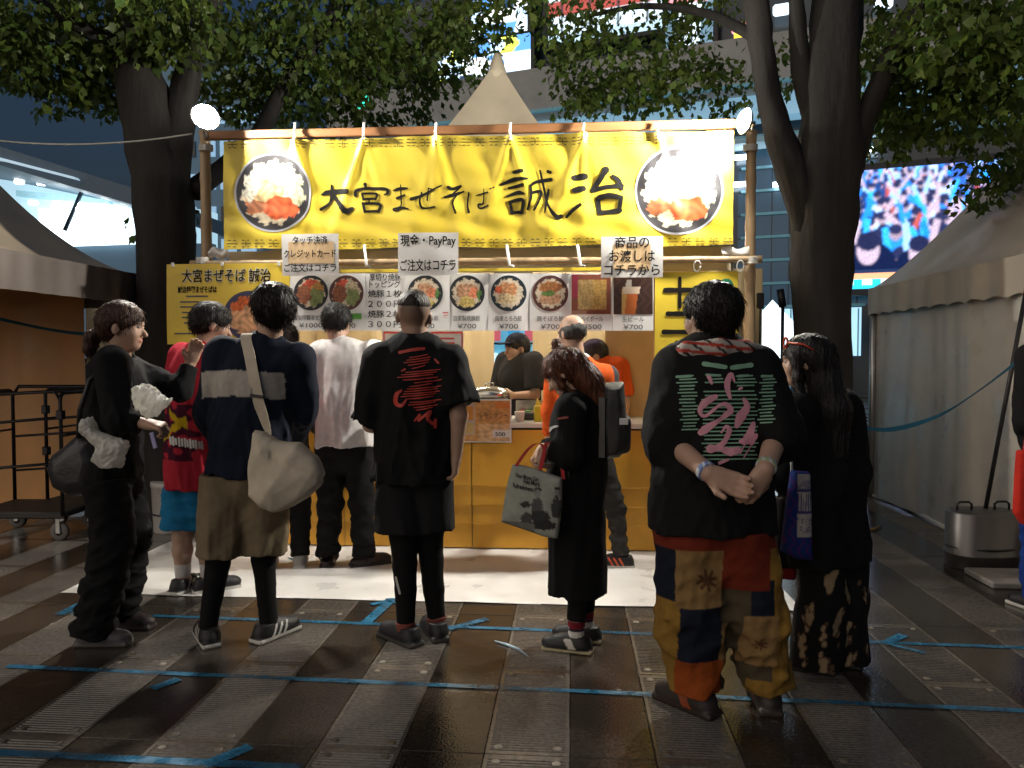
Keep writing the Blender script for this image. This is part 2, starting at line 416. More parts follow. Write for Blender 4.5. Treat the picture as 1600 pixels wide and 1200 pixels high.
# ------------------------------------------------------------------ far buildings
def frame_at(pA, pB):        # local frame: x from A to B (plan), z up; returns Empty matrix helpers
    d = V((pB.x - pA.x, pB.y - pA.y, 0)); return V((pA.x, pA.y, 0)), math.atan2(d.y, d.x), d.length
def zat(py, Z): return CAM_H + (556 - py) * Z / FPX
DARKGLASS = mat('dark_glass', (.015, .03, .045), .15, var=.2, vs=.6)
PANEG = mat('faint_glow_glass', (.01, .025, .04), .2, var=.3, vs=.5, emit=(.02, .07, .12), es=.28)  # faint emission added so the panes don't go black at night
MULL = mat('teal_mullion', (.10, .2, .24), .4, .4, emit=(.05, .16, .2), es=.25)  # emission stands in for light falling on the metal
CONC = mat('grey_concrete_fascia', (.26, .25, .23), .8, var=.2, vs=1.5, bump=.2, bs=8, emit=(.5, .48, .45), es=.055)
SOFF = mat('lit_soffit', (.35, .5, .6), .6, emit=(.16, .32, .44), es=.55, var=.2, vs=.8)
WHITE_E = mat('white_light', (.9, .9, .9), .5, emit=(.85, .95, 1), es=3.0)
A0 = AY(850, 500, 30.0); B0 = AY(1720, 500, 24.6)
loc, ang, LEN = frame_at(A0, B0)
bl = empty('station_building', loc, ang, 'dark glass station building with concrete fascia behind the right-hand trees', 'building')
def bx(px):                  # local x of a pixel column on that facade
    d = ray(px, 556); a_ = math.atan2(d.y, d.x)
    # intersect plan ray with facade line
    dx, dy = d.x, d.y; ex, ey = math.cos(ang), math.sin(ang)
    t = (loc.x * ey - loc.y * ex) / (dx * ey - dy * ex); P_ = V((dx * t, dy * t, 0)); return (P_ - loc).dot(V((ex, ey, 0)))
def bz(px, py):
    d = ray(px, py); dx, dy = d.x, d.y; ex, ey = math.cos(ang), math.sin(ang)
    t = (loc.x * ey - loc.y * ex) / (dx * ey - dy * ex); return CAM_H + d.z * t
def bpart(name, px0, px1, py0, py1, y0, y1, mt, parent=None):   # z from pixel rows read at px mid
    pm = (px0 + px1) / 2; q = MB(); z0, z1 = bz(pm, py1), bz(pm, py0); x0, x1 = bx(px0), bx(px1)
    q.box(((x0 + x1) / 2, (y0 + y1) / 2, (z0 + z1) / 2), (x1 - x0, y1 - y0, z1 - z0)); return q.build(name, mt, parent or bl)
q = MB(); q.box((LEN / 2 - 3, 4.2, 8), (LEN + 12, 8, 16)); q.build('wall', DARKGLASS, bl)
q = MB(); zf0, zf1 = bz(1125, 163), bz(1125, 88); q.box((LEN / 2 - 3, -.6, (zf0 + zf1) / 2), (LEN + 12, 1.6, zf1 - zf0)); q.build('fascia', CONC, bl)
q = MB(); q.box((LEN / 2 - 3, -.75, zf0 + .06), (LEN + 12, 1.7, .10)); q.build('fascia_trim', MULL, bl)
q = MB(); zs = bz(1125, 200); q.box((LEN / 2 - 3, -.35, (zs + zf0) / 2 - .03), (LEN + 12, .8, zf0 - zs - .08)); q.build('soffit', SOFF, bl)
for px in range(1150, 1345, 27):
    for py in range(222, 480, 37):
        x0, x1 = bx(px), bx(px + 25); z0, z1 = bz(1240, py + 34), bz(1240, py)
        q = MB(); q.box(((x0 + x1) / 2, .17, (z0 + z1) / 2), (x1 - x0, .06, z1 - z0)); q.build('pane', PANEG, bl)
for py in range(219, 486, 37):
    q = MB(); z = bz(1240, py); q.box((bx(1250), .13, z), (bx(1345) - bx(1150), .12, .09)); q.build('mullion', MULL, bl)
bpart('railing', 1145, 1345, 205, 214, -.1, .1, MULL)
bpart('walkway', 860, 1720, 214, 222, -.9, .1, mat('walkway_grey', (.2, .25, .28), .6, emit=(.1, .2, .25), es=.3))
for px, py in ((1158, 248), (1218, 290), (1154, 290), (1353, 236), (1214, 246)):
    q = MB(); q.box((bx(px), -.2, bz(px, py)), (.55, .2, .13)); q.build('ceiling_light', mat('downlight_cool', (.9, .95, 1), emit=(.75, .9, 1), es=8), bl)
bpart('lit_ground_floor', 1150, 1345, 482, 556, .0, .2, mat('lit_shopfront', (.4, .6, .7), emit=(.30, .52, .66), es=.85, var=.25, vs=.9))
for px in range(1150, 1345, 21): bpart('shop_mullion', px, px + 2, 482, 556, -.12, -.01, MULL)
# painted crowd for the video wall (numbers only, no photograph)
def picture(name, nu, nv, fn, P00, PU, PV, mt, parent=None):
    u, v_ = np.meshgrid(np.linspace(0, 1, nu + 1), np.linspace(0, 1, nv + 1), indexing='ij')
    c = fn(u.ravel(), v_.ravel()); P00, PU, PV = map(np.array, (P00, PU, PV))
    p = P00 + u.ravel()[:, None] * PU + v_.ravel()[:, None] * PV
    i, j = np.meshgrid(np.arange(nu), np.arange(nv), indexing='ij'); a = (i * (nv + 1) + j).ravel()
    f = np.stack([a, a + nv + 1, a + nv + 2, a + 1], 1)
    return link(name, npmesh(name, p, f, mt, False, np.clip(c, 0, 60)), parent)
def crowd(u, v_):
    r = np.random.default_rng(5); c = np.tile(np.array((.05, .12, .35)), (len(u), 1)); x = u * 1.5; y = v_
    n = 0
    for row in range(13):
        yy = 1.02 - row * .062; sc = .026 + row * .0062
        for k in range(int(22 - row)):
            cx = r.uniform(-.05, 1.55); cy = yy + r.normal() * .02
            shirt = [(.02, .28, .85), (.05, .5, 1.0), (.5, .72, 1), (.02, .06, .18), (.7, .1, .06), (.75, .85, 1), (.03, .3, .8)][r.integers(7)]
            m_ = ((x - cx) / (sc * 1.25)) ** 2 + ((y - cy + sc * 1.7) / (sc * 1.5)) ** 2 < 1; c[m_] = shirt
            if r.random() < .5:
                a_ = r.normal() * .5; ax_, ay_ = cx + sc * r.choice((-1, 1)), cy
                tx = (x - ax_) * math.cos(a_) + (y - ay_) * math.sin(a_); ty = -(x - ax_) * math.sin(a_) + (y - ay_) * math.cos(a_)
                m_ = (np.abs(tx) < sc * .28) & (ty > -sc) & (ty < sc * 2.6); c[m_] = shirt if r.random() < .5 else (.75, .45, .42)
            m_ = ((x - cx) / (sc * .62)) ** 2 + ((y - cy) / (sc * .8)) ** 2 < 1; c[m_] = np.array((.72, .42, .38)) * r.uniform(.6, 1.3)
            m_ = ((x - cx) / (sc * .68)) ** 2 + ((y - cy - sc * .4) / (sc * .55)) ** 2 < 1; c[m_] = (.03, .03, .07)
    for cx, cy, sc in ((.20, .34, .16), (.62, .30, .14)):      # two dark suits in front
        m_ = ((x - cx) / (sc * 1.5)) ** 2 + ((y - cy + .16) / (sc * 1.4)) ** 2 < 1; c[m_] = (.006, .012, .04)
        m_ = ((x - cx) / (sc * .6)) ** 2 + ((y - cy + .02) / (sc * .75)) ** 2 < 1; c[m_] = (.75, .45, .42)
        m_ = ((x - cx) / (sc * .62)) ** 2 + ((y - cy - .06) / (sc * .5)) ** 2 < 1; c[m_] = (.02, .02, .05)
    n_ = c.reshape(211, 141, 3)
    for _ in range(2):
        n_ = (n_ + np.roll(n_, 1, 0) + np.roll(n_, -1, 0)) / 3; n_ = (n_ + np.roll(n_, 1, 1) + np.roll(n_, -1, 1)) / 3
    c = n_.reshape(-1, 3) * r.uniform(.75, 1.2, (len(u), 1)) * np.array((.72, .95, 1.35))
    m_ = y < .16; c[m_] = (.015, .03, .09)
    m_ = (y < .13) & (y > .085); c[m_] = (1.0, .42, .22)
    m_ = y <= .085; c[m_] = (.03, .55, .85)
    m_ = (y <= .085) & (y > .03) & (np.sin(x * 40) > -.2) & (x > .0); c[m_] = (.75, .95, .9)
    return c
xs0, xs1 = bx(1316), bx(1600); zs0, zs1 = bz(1440, 452), bz(1440, 268)
sc_ = empty('video_screen', bl.matrix_world @ V((0, 0, 0)) if False else loc, ang, 'large video wall showing a cheering crowd in blue light', 'screen')
q = MB(); q.box(((xs0 + xs1) / 2, -.62, (zs0 + zs1) / 2), (xs1 - xs0 + .4, .5, zs1 - zs0 + .4)); q.build('housing', mat('screen_housing', (.02, .02, .025), .5), sc_)
picture('display', 210, 140, crowd, (xs0, -.89, zs0), (xs1 - xs0, 0, 0), (0, 0, zs1 - zs0), mat('led_display', attr=True, es=.9, var=0, rough=.4, spec=.1), sc_)
# billboards above the fascia
def blocks(seed, pal, nx, ny):
    def fn(u, v_):
        r = np.random.default_rng(seed); T = r.integers(0, len(pal), (nx, ny)); P_ = np.array(pal)
        uu = u + .03 * np.sin(v_ * 17 + seed); return P_[T[np.clip((uu * nx).astype(int), 0, nx - 1), np.clip((v_ * ny).astype(int), 0, ny - 1)]]
    return fn
def billboard(px0, px1, py0, py1, fn, label, name='billboard'):
    e = empty(name, loc, ang, label, 'billboard'); pm = (px0 + px1) / 2
    x0, x1, z0, z1 = bx(px0), bx(px1), bz(pm, py1), bz(pm, py0)
    q = MB(); q.box(((x0 + x1) / 2, -.25, (z0 + z1) / 2), (x1 - x0 + .3, .4, z1 - z0 + .3)); q.build('housing', mat('screen_housing'), e)
    picture('display', 48, 30, fn, (x0, -.46, z0), (x1 - x0, 0, 0), (0, 0, z1 - z0), mat('billboard_display', attr=True, es=1.1, var=0, spec=.1), e)
    return e
WB = [(.75, .9, 1), (.5, .7, .95), (1, 1, 1), (.1, .3, .7), (.85, .95, .9)]
billboard(690, 835, 70, 142, blocks(3, WB + [(.7, .85, .1), (.02, .04, .08)], 7, 3), 'bright multicoloured advertising screen behind the pointed tent top')
billboard(745, 830, -60, 62, blocks(8, WB + [(.02, .05, .1)], 5, 6), 'white and blue advertising screen glowing through the upper leaves')
def redstripe(u, v_):
    c = np.tile(np.array((.55, .68, .75)), (len(u), 1)); c[(v_ > .55) & (v_ < .85)] = (.30, .06, .05); c[np.abs((u * 4) % 1 - .5) < .03] = (.02, .03, .04)
    c[v_ < .2] = (.35, .5, .6); return c
billboard(862, 1035, -14, 66, redstripe, 'white advertising screen with a broad red stripe behind the leaves')
def arch(u, v_):
    c = np.tile(np.array((.10, .17, .22)), (len(u), 1)); c[(np.abs(u - .5) < .2 + .1 * v_)] = (.62, .75, .8); c[v_ > .75] = (.7, .25, .28); c[np.abs(u - .55) < .02] = (.02, .03, .04); return c
billboard(1040, 1112, -10, 86, arch, 'grey advertising screen with pale centre and pink top')
for px, py, c, lb in ((1156, 62, (.9, .6, .05), 'yellow'), (1206, 66, (.9, .62, .08), 'yellow'), (1266, 62, (.85, .6, .1), 'yellow'), (1357, 52, (1, .65, .02), 'yellow'), (1380, 54, (.9, .6, .1), 'yellow'),
                      (1395, 40, (.7, .2, .15), 'red'), (1152, 50, (.8, .25, .3), 'pink'), (1215, 22, (.6, .75, .9), 'pale'), (1370, 12, (.6, .72, .85), 'pale')):
    x, z = bx(px), bz(px, py); q = MB(); q.bbox((x, -.3, z), (.55, .3, .34), .08)
    o = q.build('festival_lantern', mat('lantern_' + lb, c, emit=c, es=1.3)); o.location = loc; o.rotation_euler = (0, 0, ang)
    tag(o, 'small glowing %s lantern high behind the right tree' % lb, 'lantern', 'lanterns strung above the fascia, ' + lb)
# far green sign
q = MB(); c_ = AY(567, 155, 26); q.bbox(c_, (.38, .12, .62), .1)
o = q.build('street_sign', mat('green_glow', (.05, .8, .5), emit=(.03, .75, .45), es=1.0)); tag(o, 'small glowing green sign showing through dark leaves', 'sign')

# left building with the lit canopy
YL = 20.0
lb_ = empty('canopy_building', AY(110, 556, YL) * 1.0, 0, 'blue-lit building with slanted canopy and rows of downlights', 'building'); lb_.location.z = 0
LX, LY = lb_.location.x, lb_.location.y
def lp(px, py, dy=0): p = AY(px, py, YL + dy); return V((p.x - LX, p.y - LY, p.z))
def slab_poly(name, pts, y0, y1, mt):
    q = MB(); P0 = [lp(px, py, y0) for px, py in pts]; d = V((0, y1 - y0, 0)); n = len(pts)
    q.add(P0 + [p + d for p in P0], [tuple(range(n))[::-1], tuple(range(n, 2 * n))] + [(i, (i + 1) % n, n + (i + 1) % n, n + i) for i in range(n)])
    return q.build(name, mt, lb_)
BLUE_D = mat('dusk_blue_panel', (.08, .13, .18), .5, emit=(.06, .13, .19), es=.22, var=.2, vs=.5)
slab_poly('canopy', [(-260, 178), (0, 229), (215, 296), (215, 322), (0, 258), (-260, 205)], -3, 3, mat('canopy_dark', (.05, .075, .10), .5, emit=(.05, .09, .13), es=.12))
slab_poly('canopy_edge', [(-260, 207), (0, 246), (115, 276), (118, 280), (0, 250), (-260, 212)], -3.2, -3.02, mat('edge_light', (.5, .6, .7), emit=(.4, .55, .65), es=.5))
slab_poly('soffit', [(-260, 262), (0, 280), (215, 312), (330, 330), (330, 400), (-260, 400)], 1.0, 1.4, mat('soffit_glow', (.5, .62, .68), emit=(.30, .47, .56), es=.75, var=.12, vs=.6))  # emission stands in for the downlights' light on the soffit
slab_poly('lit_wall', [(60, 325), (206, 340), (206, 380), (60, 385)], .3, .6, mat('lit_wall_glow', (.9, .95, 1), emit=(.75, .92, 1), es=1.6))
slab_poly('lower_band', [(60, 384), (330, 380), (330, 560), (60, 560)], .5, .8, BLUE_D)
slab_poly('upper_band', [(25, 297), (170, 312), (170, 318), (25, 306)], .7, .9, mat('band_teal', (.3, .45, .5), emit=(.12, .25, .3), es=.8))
q = MB(); q.tube([lp(132, 290, .0), lp(101, 360, .0)], .055, 8); q.build('strut', mat('strut_dark', (.05, .08, .11), .5), lb_, True)
for px, py in ((30, 284), (65, 286), (100, 289), (133, 291), (52, 317), (90, 318), (124, 320), (160, 323), (192, 327), (88, 324), (124, 327), (160, 330)):
    q = MB(); p = lp(px, py, .1); q.lathe([(.0001, -.07), (.11, -.05), (.13, 0), (.11, .05), (.0001, .07)], p, 12); q.build('downlight', mat('downlight_white', (1, 1, 1), emit=(.9, .97, 1), es=7), lb_, True)
# mid-distance slim blue building behind the left post
e = empty('office_tower', (AY(330, 556, 44).x, 44, 0), 0, 'dim blue office block glimpsed between left tree and bamboo post', 'building')
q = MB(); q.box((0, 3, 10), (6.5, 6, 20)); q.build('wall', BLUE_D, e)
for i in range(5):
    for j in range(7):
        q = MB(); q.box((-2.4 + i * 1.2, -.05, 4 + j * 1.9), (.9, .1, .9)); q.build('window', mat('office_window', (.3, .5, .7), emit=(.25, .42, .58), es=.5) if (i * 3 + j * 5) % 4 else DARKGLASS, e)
e = empty('marquee_tent', G(1212, 586) * 1.0, 0, 'small white marquee tent lit from inside in the far plaza', 'tent')
e.location = V((AY(1206, 556, 19).x, 19, 0))
q = MB(); q.add([(-.62, -.6, .9), (.62, -.6, .9), (.62, .6, .9), (-.62, .6, .9), (-.62, -.6, 1.9), (.62, -.6, 1.9), (.62, .6, 1.9), (-.62, .6, 1.9), (0, 0, 2.75)],
      [(0, 1, 5, 4), (1, 2, 6, 5), (2, 3, 7, 6), (3, 0, 4, 7), (4, 5, 8), (5, 6, 8), (6, 7, 8), (7, 4, 8)])
q.build('canopy', mat('marquee_white', (.85, .9, .92), emit=(.75, .9, 1), es=1.3), e)
for sx in (-.6, .6):
    for sy in (-.58, .58): q = MB(); q.tube([(sx, sy, 0), (sx, sy, 1)], .025, 6); q.build('leg', mat('strut_dark'), e, True)

# ------------------------------------------------------------------ trees
BARK = mat('bark', (.024, .020, .017), .8, var=.35, vs=9, bump=.9, bs=22, stretch=(1, 1, .22))
LEAF = mat('leaf', rough=.45, var=.12, vs=3, attr=True, trans=.45, spec=.4)
def limb(q, pts, rs, n=14, seed=0):
    # smoothed tapered limb with an uneven section
    P_ = [V(p) for p in pts]; out = []; rad = []
    for i in range(len(P_) - 1):
        p0, p1, p2, p3 = P_[max(i - 1, 0)], P_[i], P_[i + 1], P_[min(i + 2, len(P_) - 1)]
        for k in range(6):
            t = k / 6; out.append(.5 * ((2 * p1) + (p2 - p0) * t + (2 * p0 - 5 * p1 + 4 * p2 - p3) * t * t + (3 * p1 - p0 - 3 * p2 + p3) * t ** 3)); rad.append(rs[i] + (rs[i + 1] - rs[i]) * t)
    out.append(P_[-1]); rad.append(rs[-1]); st = len(q.v)
    q.tube(out, rad, n)
    for i in range(st, len(q.v)):
        v_ = V(q.v[i]); ring = (i - st) // n
        if ring < len(out):
            c = out[ring]; a_ = (i - st) % n
            s_ = 1 + .10 * math.sin(a_ * 1.35 + seed + .25 * ring) + .05 * math.sin(ring * 1.7 + a_ * 2.1)
            q.v[i] = tuple(c + (v_ - c) * s_)
def crown(name, parent, clumps, seed, tint, leaf=.095):
    r = np.random.default_rng(seed); VS = []; FS = []; CS = []; nb = 0
    base = np.array([(0, 0, 0), (.26, .28, .05), (.40, .60, .0), (.16, .66, .05), (0, 1.0, -.08), (-.16, .66, .05), (-.40, .60, 0), (-.26, .28, .05)])
    faces = np.array([(0, 1, 3), (1, 2, 3), (0, 3, 5), (3, 4, 5), (0, 5, 7), (5, 6, 7)])
    for (c, rad, n) in clumps:
        c = np.array(c); rad = np.array(rad)
        for k in range(n):
            d = unit(r.normal(size=3)) * r.uniform(.15, 1) ** .5 * rad; o = c + d
            out = unit(d * (1, 1, .3) + r.normal(size=3) * .3 * rad.max()); 
            twn = r.integers(6, 12); tw = r.uniform(.72, 1.3)
            for j in range(twn):
                ax = unit(out * r.uniform(.1, .8) + np.array((r.normal() * .6, r.normal() * .6, -r.uniform(.35, 1.25))))
                up = unit(np.cross(ax, r.normal(size=3))); nz_ = np.cross(ax, up)
                L = leaf * r.uniform(.45, 1.35)
                P_ = o + r.normal(size=3) * (.085, .085, .05) + (base[:, :1] * up * L * .8 + base[:, 1:2] * ax * L + base[:, 2:3] * nz_ * L)
                VS.append(P_); FS.append(faces + nb); nb += 8
                CS.append(np.tile(np.array(tint) * tw * r.uniform(.8, 1.25) * np.array((r.uniform(.85, 1.2), 1, r.uniform(.7, 1.1))), (8, 1)))
    me = npmesh(name, np.concatenate(VS), np.concatenate(FS), LEAF, False, np.concatenate(CS))
    return link(name, me, parent)
def cl(px, py, Y, rx, ry, rd, n):      # clump: centre by sight line and depth, radii in metres
    p = AY(px, py, Y); k = Y / FPX; return ((p.x, p.y, p.z), (rx * k, rd, ry * k), n)
# left tree
YT = 6.1
b0 = AY(262, 600, YT); TL = empty('broadleaf_tree', (b0.x, YT, 0), 0, 'broadleaf tree with forked dark trunk beside the left bamboo post', 'tree')
def rel(px, py, Y, T): return AY(px, py, Y) - T.location
q = MB()
limb(q, [(0, 0, -.05), (0, 0, .25), rel(259, 560, YT, TL), rel(255, 330, YT, TL), rel(238, 200, YT, TL), rel(212, 90, YT, TL), rel(195, -60, YT + .1, TL), rel(150, -420, YT + .2, TL)], [.36, .27, .235, .225, .215, .16, .13, .06], 16, 1)
limb(q, [rel(268, 330, YT, TL), rel(282, 210, YT, TL), rel(296, 110, YT + .1, TL), rel(350, -60, YT + .3, TL), rel(420, -380, YT + .5, TL)], [.12, .115, .10, .07, .04], 12, 2)
limb(q, [rel(300, 300, YT + .1, TL), rel(400, 215, YT + .7, TL), rel(450, 120, YT + 1.0, TL), rel(520, 20, YT + 1.2, TL), rel(560, -140, YT + 1.3, TL)], [.09, .085, .08, .06, .03], 10, 3)
limb(q, [rel(205, 80, YT, TL), rel(120, 40, YT - .3, TL), rel(30, -20, YT - .5, TL)], [.08, .05, .025], 8, 4)
q.build('trunk', BARK, TL, True)
LC = [cl(60, 30, 5.9, 130, 70, .7, 150), cl(110, 105, 6.2, 95, 70, .5, 120), cl(250, 20, 5.9, 110, 45, .5, 90), cl(250, 70, 6.0, 60, 40, .3, 34), cl(30, 70, 6.0, 70, 60, .5, 70),
      cl(440, 90, 7.3, 90, 95, .8, 150), cl(520, 60, 7.5, 110, 90, .9, 170), cl(470, 160, 7.6, 110, 50, .8, 110), cl(360, 150, 7.6, 70, 70, .6, 70), cl(600, 130, 8.2, 90, 75, .8, 110), cl(640, 60, 7.8, 90, 80, .8, 130),
      cl(255, 345, 6.25, 42, 24, .12, 12), cl(150, -160, 6.4, 330, 110, 1.2, 160), cl(520, -170, 7.4, 330, 120, 1.3, 160), cl(330, 30, 7.4, 60, 60, .5, 50), cl(170, 150, 6.3, 45, 30, .3, 24)]
crown('crown', TL, [((c[0] - TL.location.x, c[1] - TL.location.y, c[2]), r_, n) for c, r_, n in LC], 11, (.105, .16, .036))
# right tree
YR = 5.75
b0 = AY(1290, 620, YR); TR = empty('broadleaf_tree', (b0.x, YR, 0), 0, 'broadleaf tree with thick dark trunk and three limbs beside the right beige tent', 'tree')
q = MB()
limb(q, [(0, 0, -.05), (0, 0, .22), rel(1286, 560, YR, TR), rel(1284, 400, YR, TR), rel(1292, 260, YR, TR), rel(1300, 120, YR, TR), rel(1310, -20, YR + .1, TR), rel(1330, -380, YR + .3, TR)], [.31, .225, .185, .20, .225, .185, .17, .07], 18, 5)
limb(q, [rel(1268, 360, YR, TR), rel(1238, 270, YR - .05, TR), rel(1208, 180, YR - .05, TR), rel(1190, 80, YR, TR), rel(1178, -20, YR + .1, TR), rel(1120, -340, YR + .5, TR)], [.11, .11, .095, .09, .085, .04], 12, 6)
limb(q, [rel(1275, 190, YR, TR), rel(1254, 120, YR, TR), rel(1246, 30, YR, TR), rel(1240, -80, YR, TR)], [.08, .07, .062, .04], 10, 7)
limb(q, [rel(1322, 260, YR, TR), rel(1350, 190, YR, TR), rel(1390, 95, YR, TR), rel(1440, 0, YR + .05, TR), rel(1560, -220, YR + .2, TR)], [.12, .085, .075, .07, .03], 12, 8)
limb(q, [rel(1185, 60, YR, TR), rel(1100, 20, YR + 1.2, TR), rel(1000, 10, YR + 2.2, TR), rel(900, 30, YR + 2.6, TR)], [.05, .04, .03, .015], 8, 9)
limb(q, [rel(1400, 80, YR, TR), rel(1480, 150, YR + .3, TR), rel(1560, 210, YR + .4, TR)], [.045, .03, .015], 8, 10)
q.build('trunk', BARK, TR, True)
RC = [cl(740, 30, 8.2, 70, 60, .7, 75), cl(700, 90, 8.4, 70, 60, .7, 65), cl(880, 30, 8.0, 70, 60, .6, 45), cl(940, 100, 8.0, 100, 50, .6, 85), cl(990, 140, 8.0, 95, 38, .6, 75), cl(1060, 90, 8.1, 70, 65, .6, 60),
      cl(1090, 20, 8.0, 60, 35, .5, 26), cl(960, 20, 8.2, 120, 35, .7, 42), cl(905, 165, 7.9, 34, 16, .3, 14), cl(1130, 140, 8.2, 50, 45, .5, 30), cl(1235, 100, 8.4, 60, 50, .5, 26),
      cl(1500, 60, 5.6, 120, 70, .6, 130), cl(1450, 135, 6.0, 110, 60, .6, 105), cl(1545, 165, 5.9, 85, 75, .6, 105), cl(1400, 200, 6.2, 60, 34, .4, 40), cl(1565, 262, 6.3, 50, 30, .3, 28), cl(1540, 305, 6.4, 55, 12, .2, 8),
      cl(1390, 60, 6.4, 60, 60, .5, 40), cl(1000, -180, 7.6, 330, 110, 1.2, 150), cl(1450, -190, 5.9, 280, 130, 1.2, 150), cl(1570, 40, 5.4, 70, 60, .4, 45)]
crown('crown', TR, [((c[0] - TR.location.x, c[1] - TR.location.y, c[2]), r_, n) for c, r_, n in RC], 12, (.118, .18, .038))

# ------------------------------------------------------------------ pagoda tents
def vinyl(name, c, rough=.42, tr=.0): return mat(name, c, rough, var=.12, vs=3, bump=.25, bs=7, vrough=.12, spec=.5, trans=tr)
def tent(name, x0, x1, y0, y1, eave, val, peak, mt, label, pw=1.7, walls=(), scallop=True, wmt=None, cap=False, pl=1.0, vmt=None):
    cx, cy = (x0 + x1) / 2, (y0 + y1) / 2; hx, hy = (x1 - x0) / 2, (y1 - y0) / 2
    T = empty(name, (cx, cy, 0), 0, label, 'tent')
    q = MB()
    for sgn, axis in ((1, 0), (-1, 0), (1, 1), (-1, 1)):
        def fn(u, t, sgn=sgn, axis=axis):
            s = (u * 2 - 1) * (1 - t); z = eave + (peak - eave) * t ** pw - .03 * math.sin(math.pi * u) * (1 - t) * (t > 0)
            return (s * hx, sgn * hy * (1 - t), z) if axis else (sgn * hx * (1 - t), s * hy, z)
        q.grid(20, 24, fn)
    q.build('roof', mt, T, True)
    if cap: q = MB(); q.lathe([(.0001, peak + .06), (.035, peak + .04), (.085, peak - .12), (.115, peak - .26)][::-1], n=18); q.build('peak_cap', mt, T, True)
    for sgn, axis in ((1, 0), (-1, 0), (1, 1), (-1, 1)):
        q = MB()
        def fn(u, t, sgn=sgn, axis=axis):
            sc = (.022 * abs(math.sin(u * math.pi * 14)) if scallop and t == 1 else 0)
            o = .012 + .008 * math.sin(u * 31) * t + .006 * math.sin(u * 73 + sgn)
            z = eave + .01 - (val - sc) * t
            return ((u * 2 - 1) * hx, sgn * (hy + o), z) if axis else (sgn * (hx + o), (u * 2 - 1) * hy, z)
        q.grid(140, 4, fn); q.build('valance', vmt or mt, T, True)
    for sx in (-1, 1):
        for sy in (-1, 1): q = MB(); q.tube([(sx * (hx - .03), sy * (hy - .03), 0), (sx * (hx - .03), sy * (hy - .03), eave)], .03, 10); q.build('leg', mat('tent_pole', (.5, .5, .5), .35, .8), T, True)
    for (ax_, sgn, a_, b_) in walls:       # wall curtains with soft folds
        q = MB(); n = 2 if (b_ - a_) > 2 else 1
        for k in range(n):
            q = MB(); u0 = a_ + (b_ - a_) * k / n; u1 = a_ + (b_ - a_) * (k + 1) / n + (.05 if k < n - 1 else 0)
            def fn(u, t):
                s = u0 + (u1 - u0) * u; f = .024 * math.sin(s * 4.3 + k + .5 * math.sin(t * 2)) + pl * .012 * math.sin(s * 13 + 1.8 * math.sin(t * 2.6 + s)) + pl * .006 * math.sin(s * 29 + 3 * math.sin(t * 2 + s * 2)) * math.sin(s * 3.1 + 2 * t)
                f *= .4 + .6 * t; o = -.045 - .015 * k + f
                z = .03 + (eave - .06) * (1 - t)
                return (s, sgn * (hy + o), z) if ax_ == 'y' else (sgn * (hx + o), s, z)
            q.grid(70, 26, fn); q.build('wall_curtain', wmt or mt, T, True)
    return T
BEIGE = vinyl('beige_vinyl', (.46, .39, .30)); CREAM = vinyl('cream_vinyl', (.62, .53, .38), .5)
TANV = vinyl('tan_vinyl', (.15, .125, .11), .5); ORAN = vinyl('painted_lamplight_vinyl', (.80, .40, .14), .45)  # orange wall: warm lamplight is put into the vinyl's colour
XR = G(1350, 770).x - .06
tent('pagoda_tent', XR, XR + 3.7, 4.1, 7.85, 2.05, .27, 4.75, BEIGE, 'beige vinyl pagoda tent with scalloped valance beside the right tree', 1.22, (('x', -1, -1.86, 1.86),), True, vinyl('wall_vinyl', (.80, .72, .60), .34, .25), pl=.55)
XL = -3.55; YLB = 6.5; xw = AY(141, 600, YLB).x - (XL - 1.85)
tent('pagoda_tent', XL - 3.7, XL, YLB - 2.3, YLB, 2.06, .25, 4.27, vinyl('lit_roof_vinyl', (.70, .56, .40), .5), 'tan pagoda tent with back wall coloured as lamplit orange beside the left tree', 1.89, (('y', 1, -1.85, xw),), False, ORAN, vmt=TANV)  # roof coloured paler than the valance in place of lamplight
a_, b_ = AY(136, 600, 7.4), AY(240, 600, 7.4); q = MB(); q.grid(20, 8, lambda u, v: (a_.x + (b_.x - a_.x) * u, 7.4 + .02 * math.sin(u * 14), .02 + 2.0 * v)); tag(q.build('gap_panel', mat('cream_gap_panel', (.72, .60, .42), .6, var=.1), None, True), 'cream panel added for a lit interior in the gap beside the left trunk', 'screen')
# the cream gap panel above is added in place of a lit interior
XSL, XSR = AY(323, 400, 5.40).x, AY(1172, 400, 5.40).x
pk = AY(786, 92, 7.35); 
tent('stall_tent', XSL + .1, XSR - .1, 5.55, 9.15, 2.16, .17, pk.z, CREAM, 'cream pagoda tent with a pointed peak roofing the noodle stall', 1.75,
     (('x', -1, -1.75, 1.75), ('x', 1, -1.75, 1.75)), False, vinyl('stall_wall_vinyl', (.55, .43, .25), .5), True)
# ------------------------------------------------------------------ stall frame
BAM = mat('bamboo', (.42, .29, .16), .45, var=.25, vs=14, bump=.2, bs=30, stretch=(1, 1, .3))
WOOD = mat('cedar_beam', (.34, .15, .055), .5, var=.25, vs=10, bump=.2, bs=30, stretch=(.2, 1, 1))
ROPE = mat('white_string', (.7, .68, .62), .7)
YF = 5.40
fr = empty('bamboo_gantry', (0, YF, 0), 0, 'bamboo and wood frame carrying the yellow noodle banner', 'gantry')
def bamboo(q, a, b, r, n=12, nodes=7):
    a, b = V(a), V(b); pts = []; rs = []; L = (b - a).length
    for i in range(nodes * 6 + 1):
        t = i / (nodes * 6); pts.append(a.lerp(b, t)); k = i % 6; rs.append(r * (1.12 if k == 0 else 1.0) * (1 - .06 * math.sin(t * 9)))
    q.tube(pts, rs, n)
def fl(px, py, Y=YF): p = AY(px, py, Y); return V((p.x, p.y - YF, p.z))
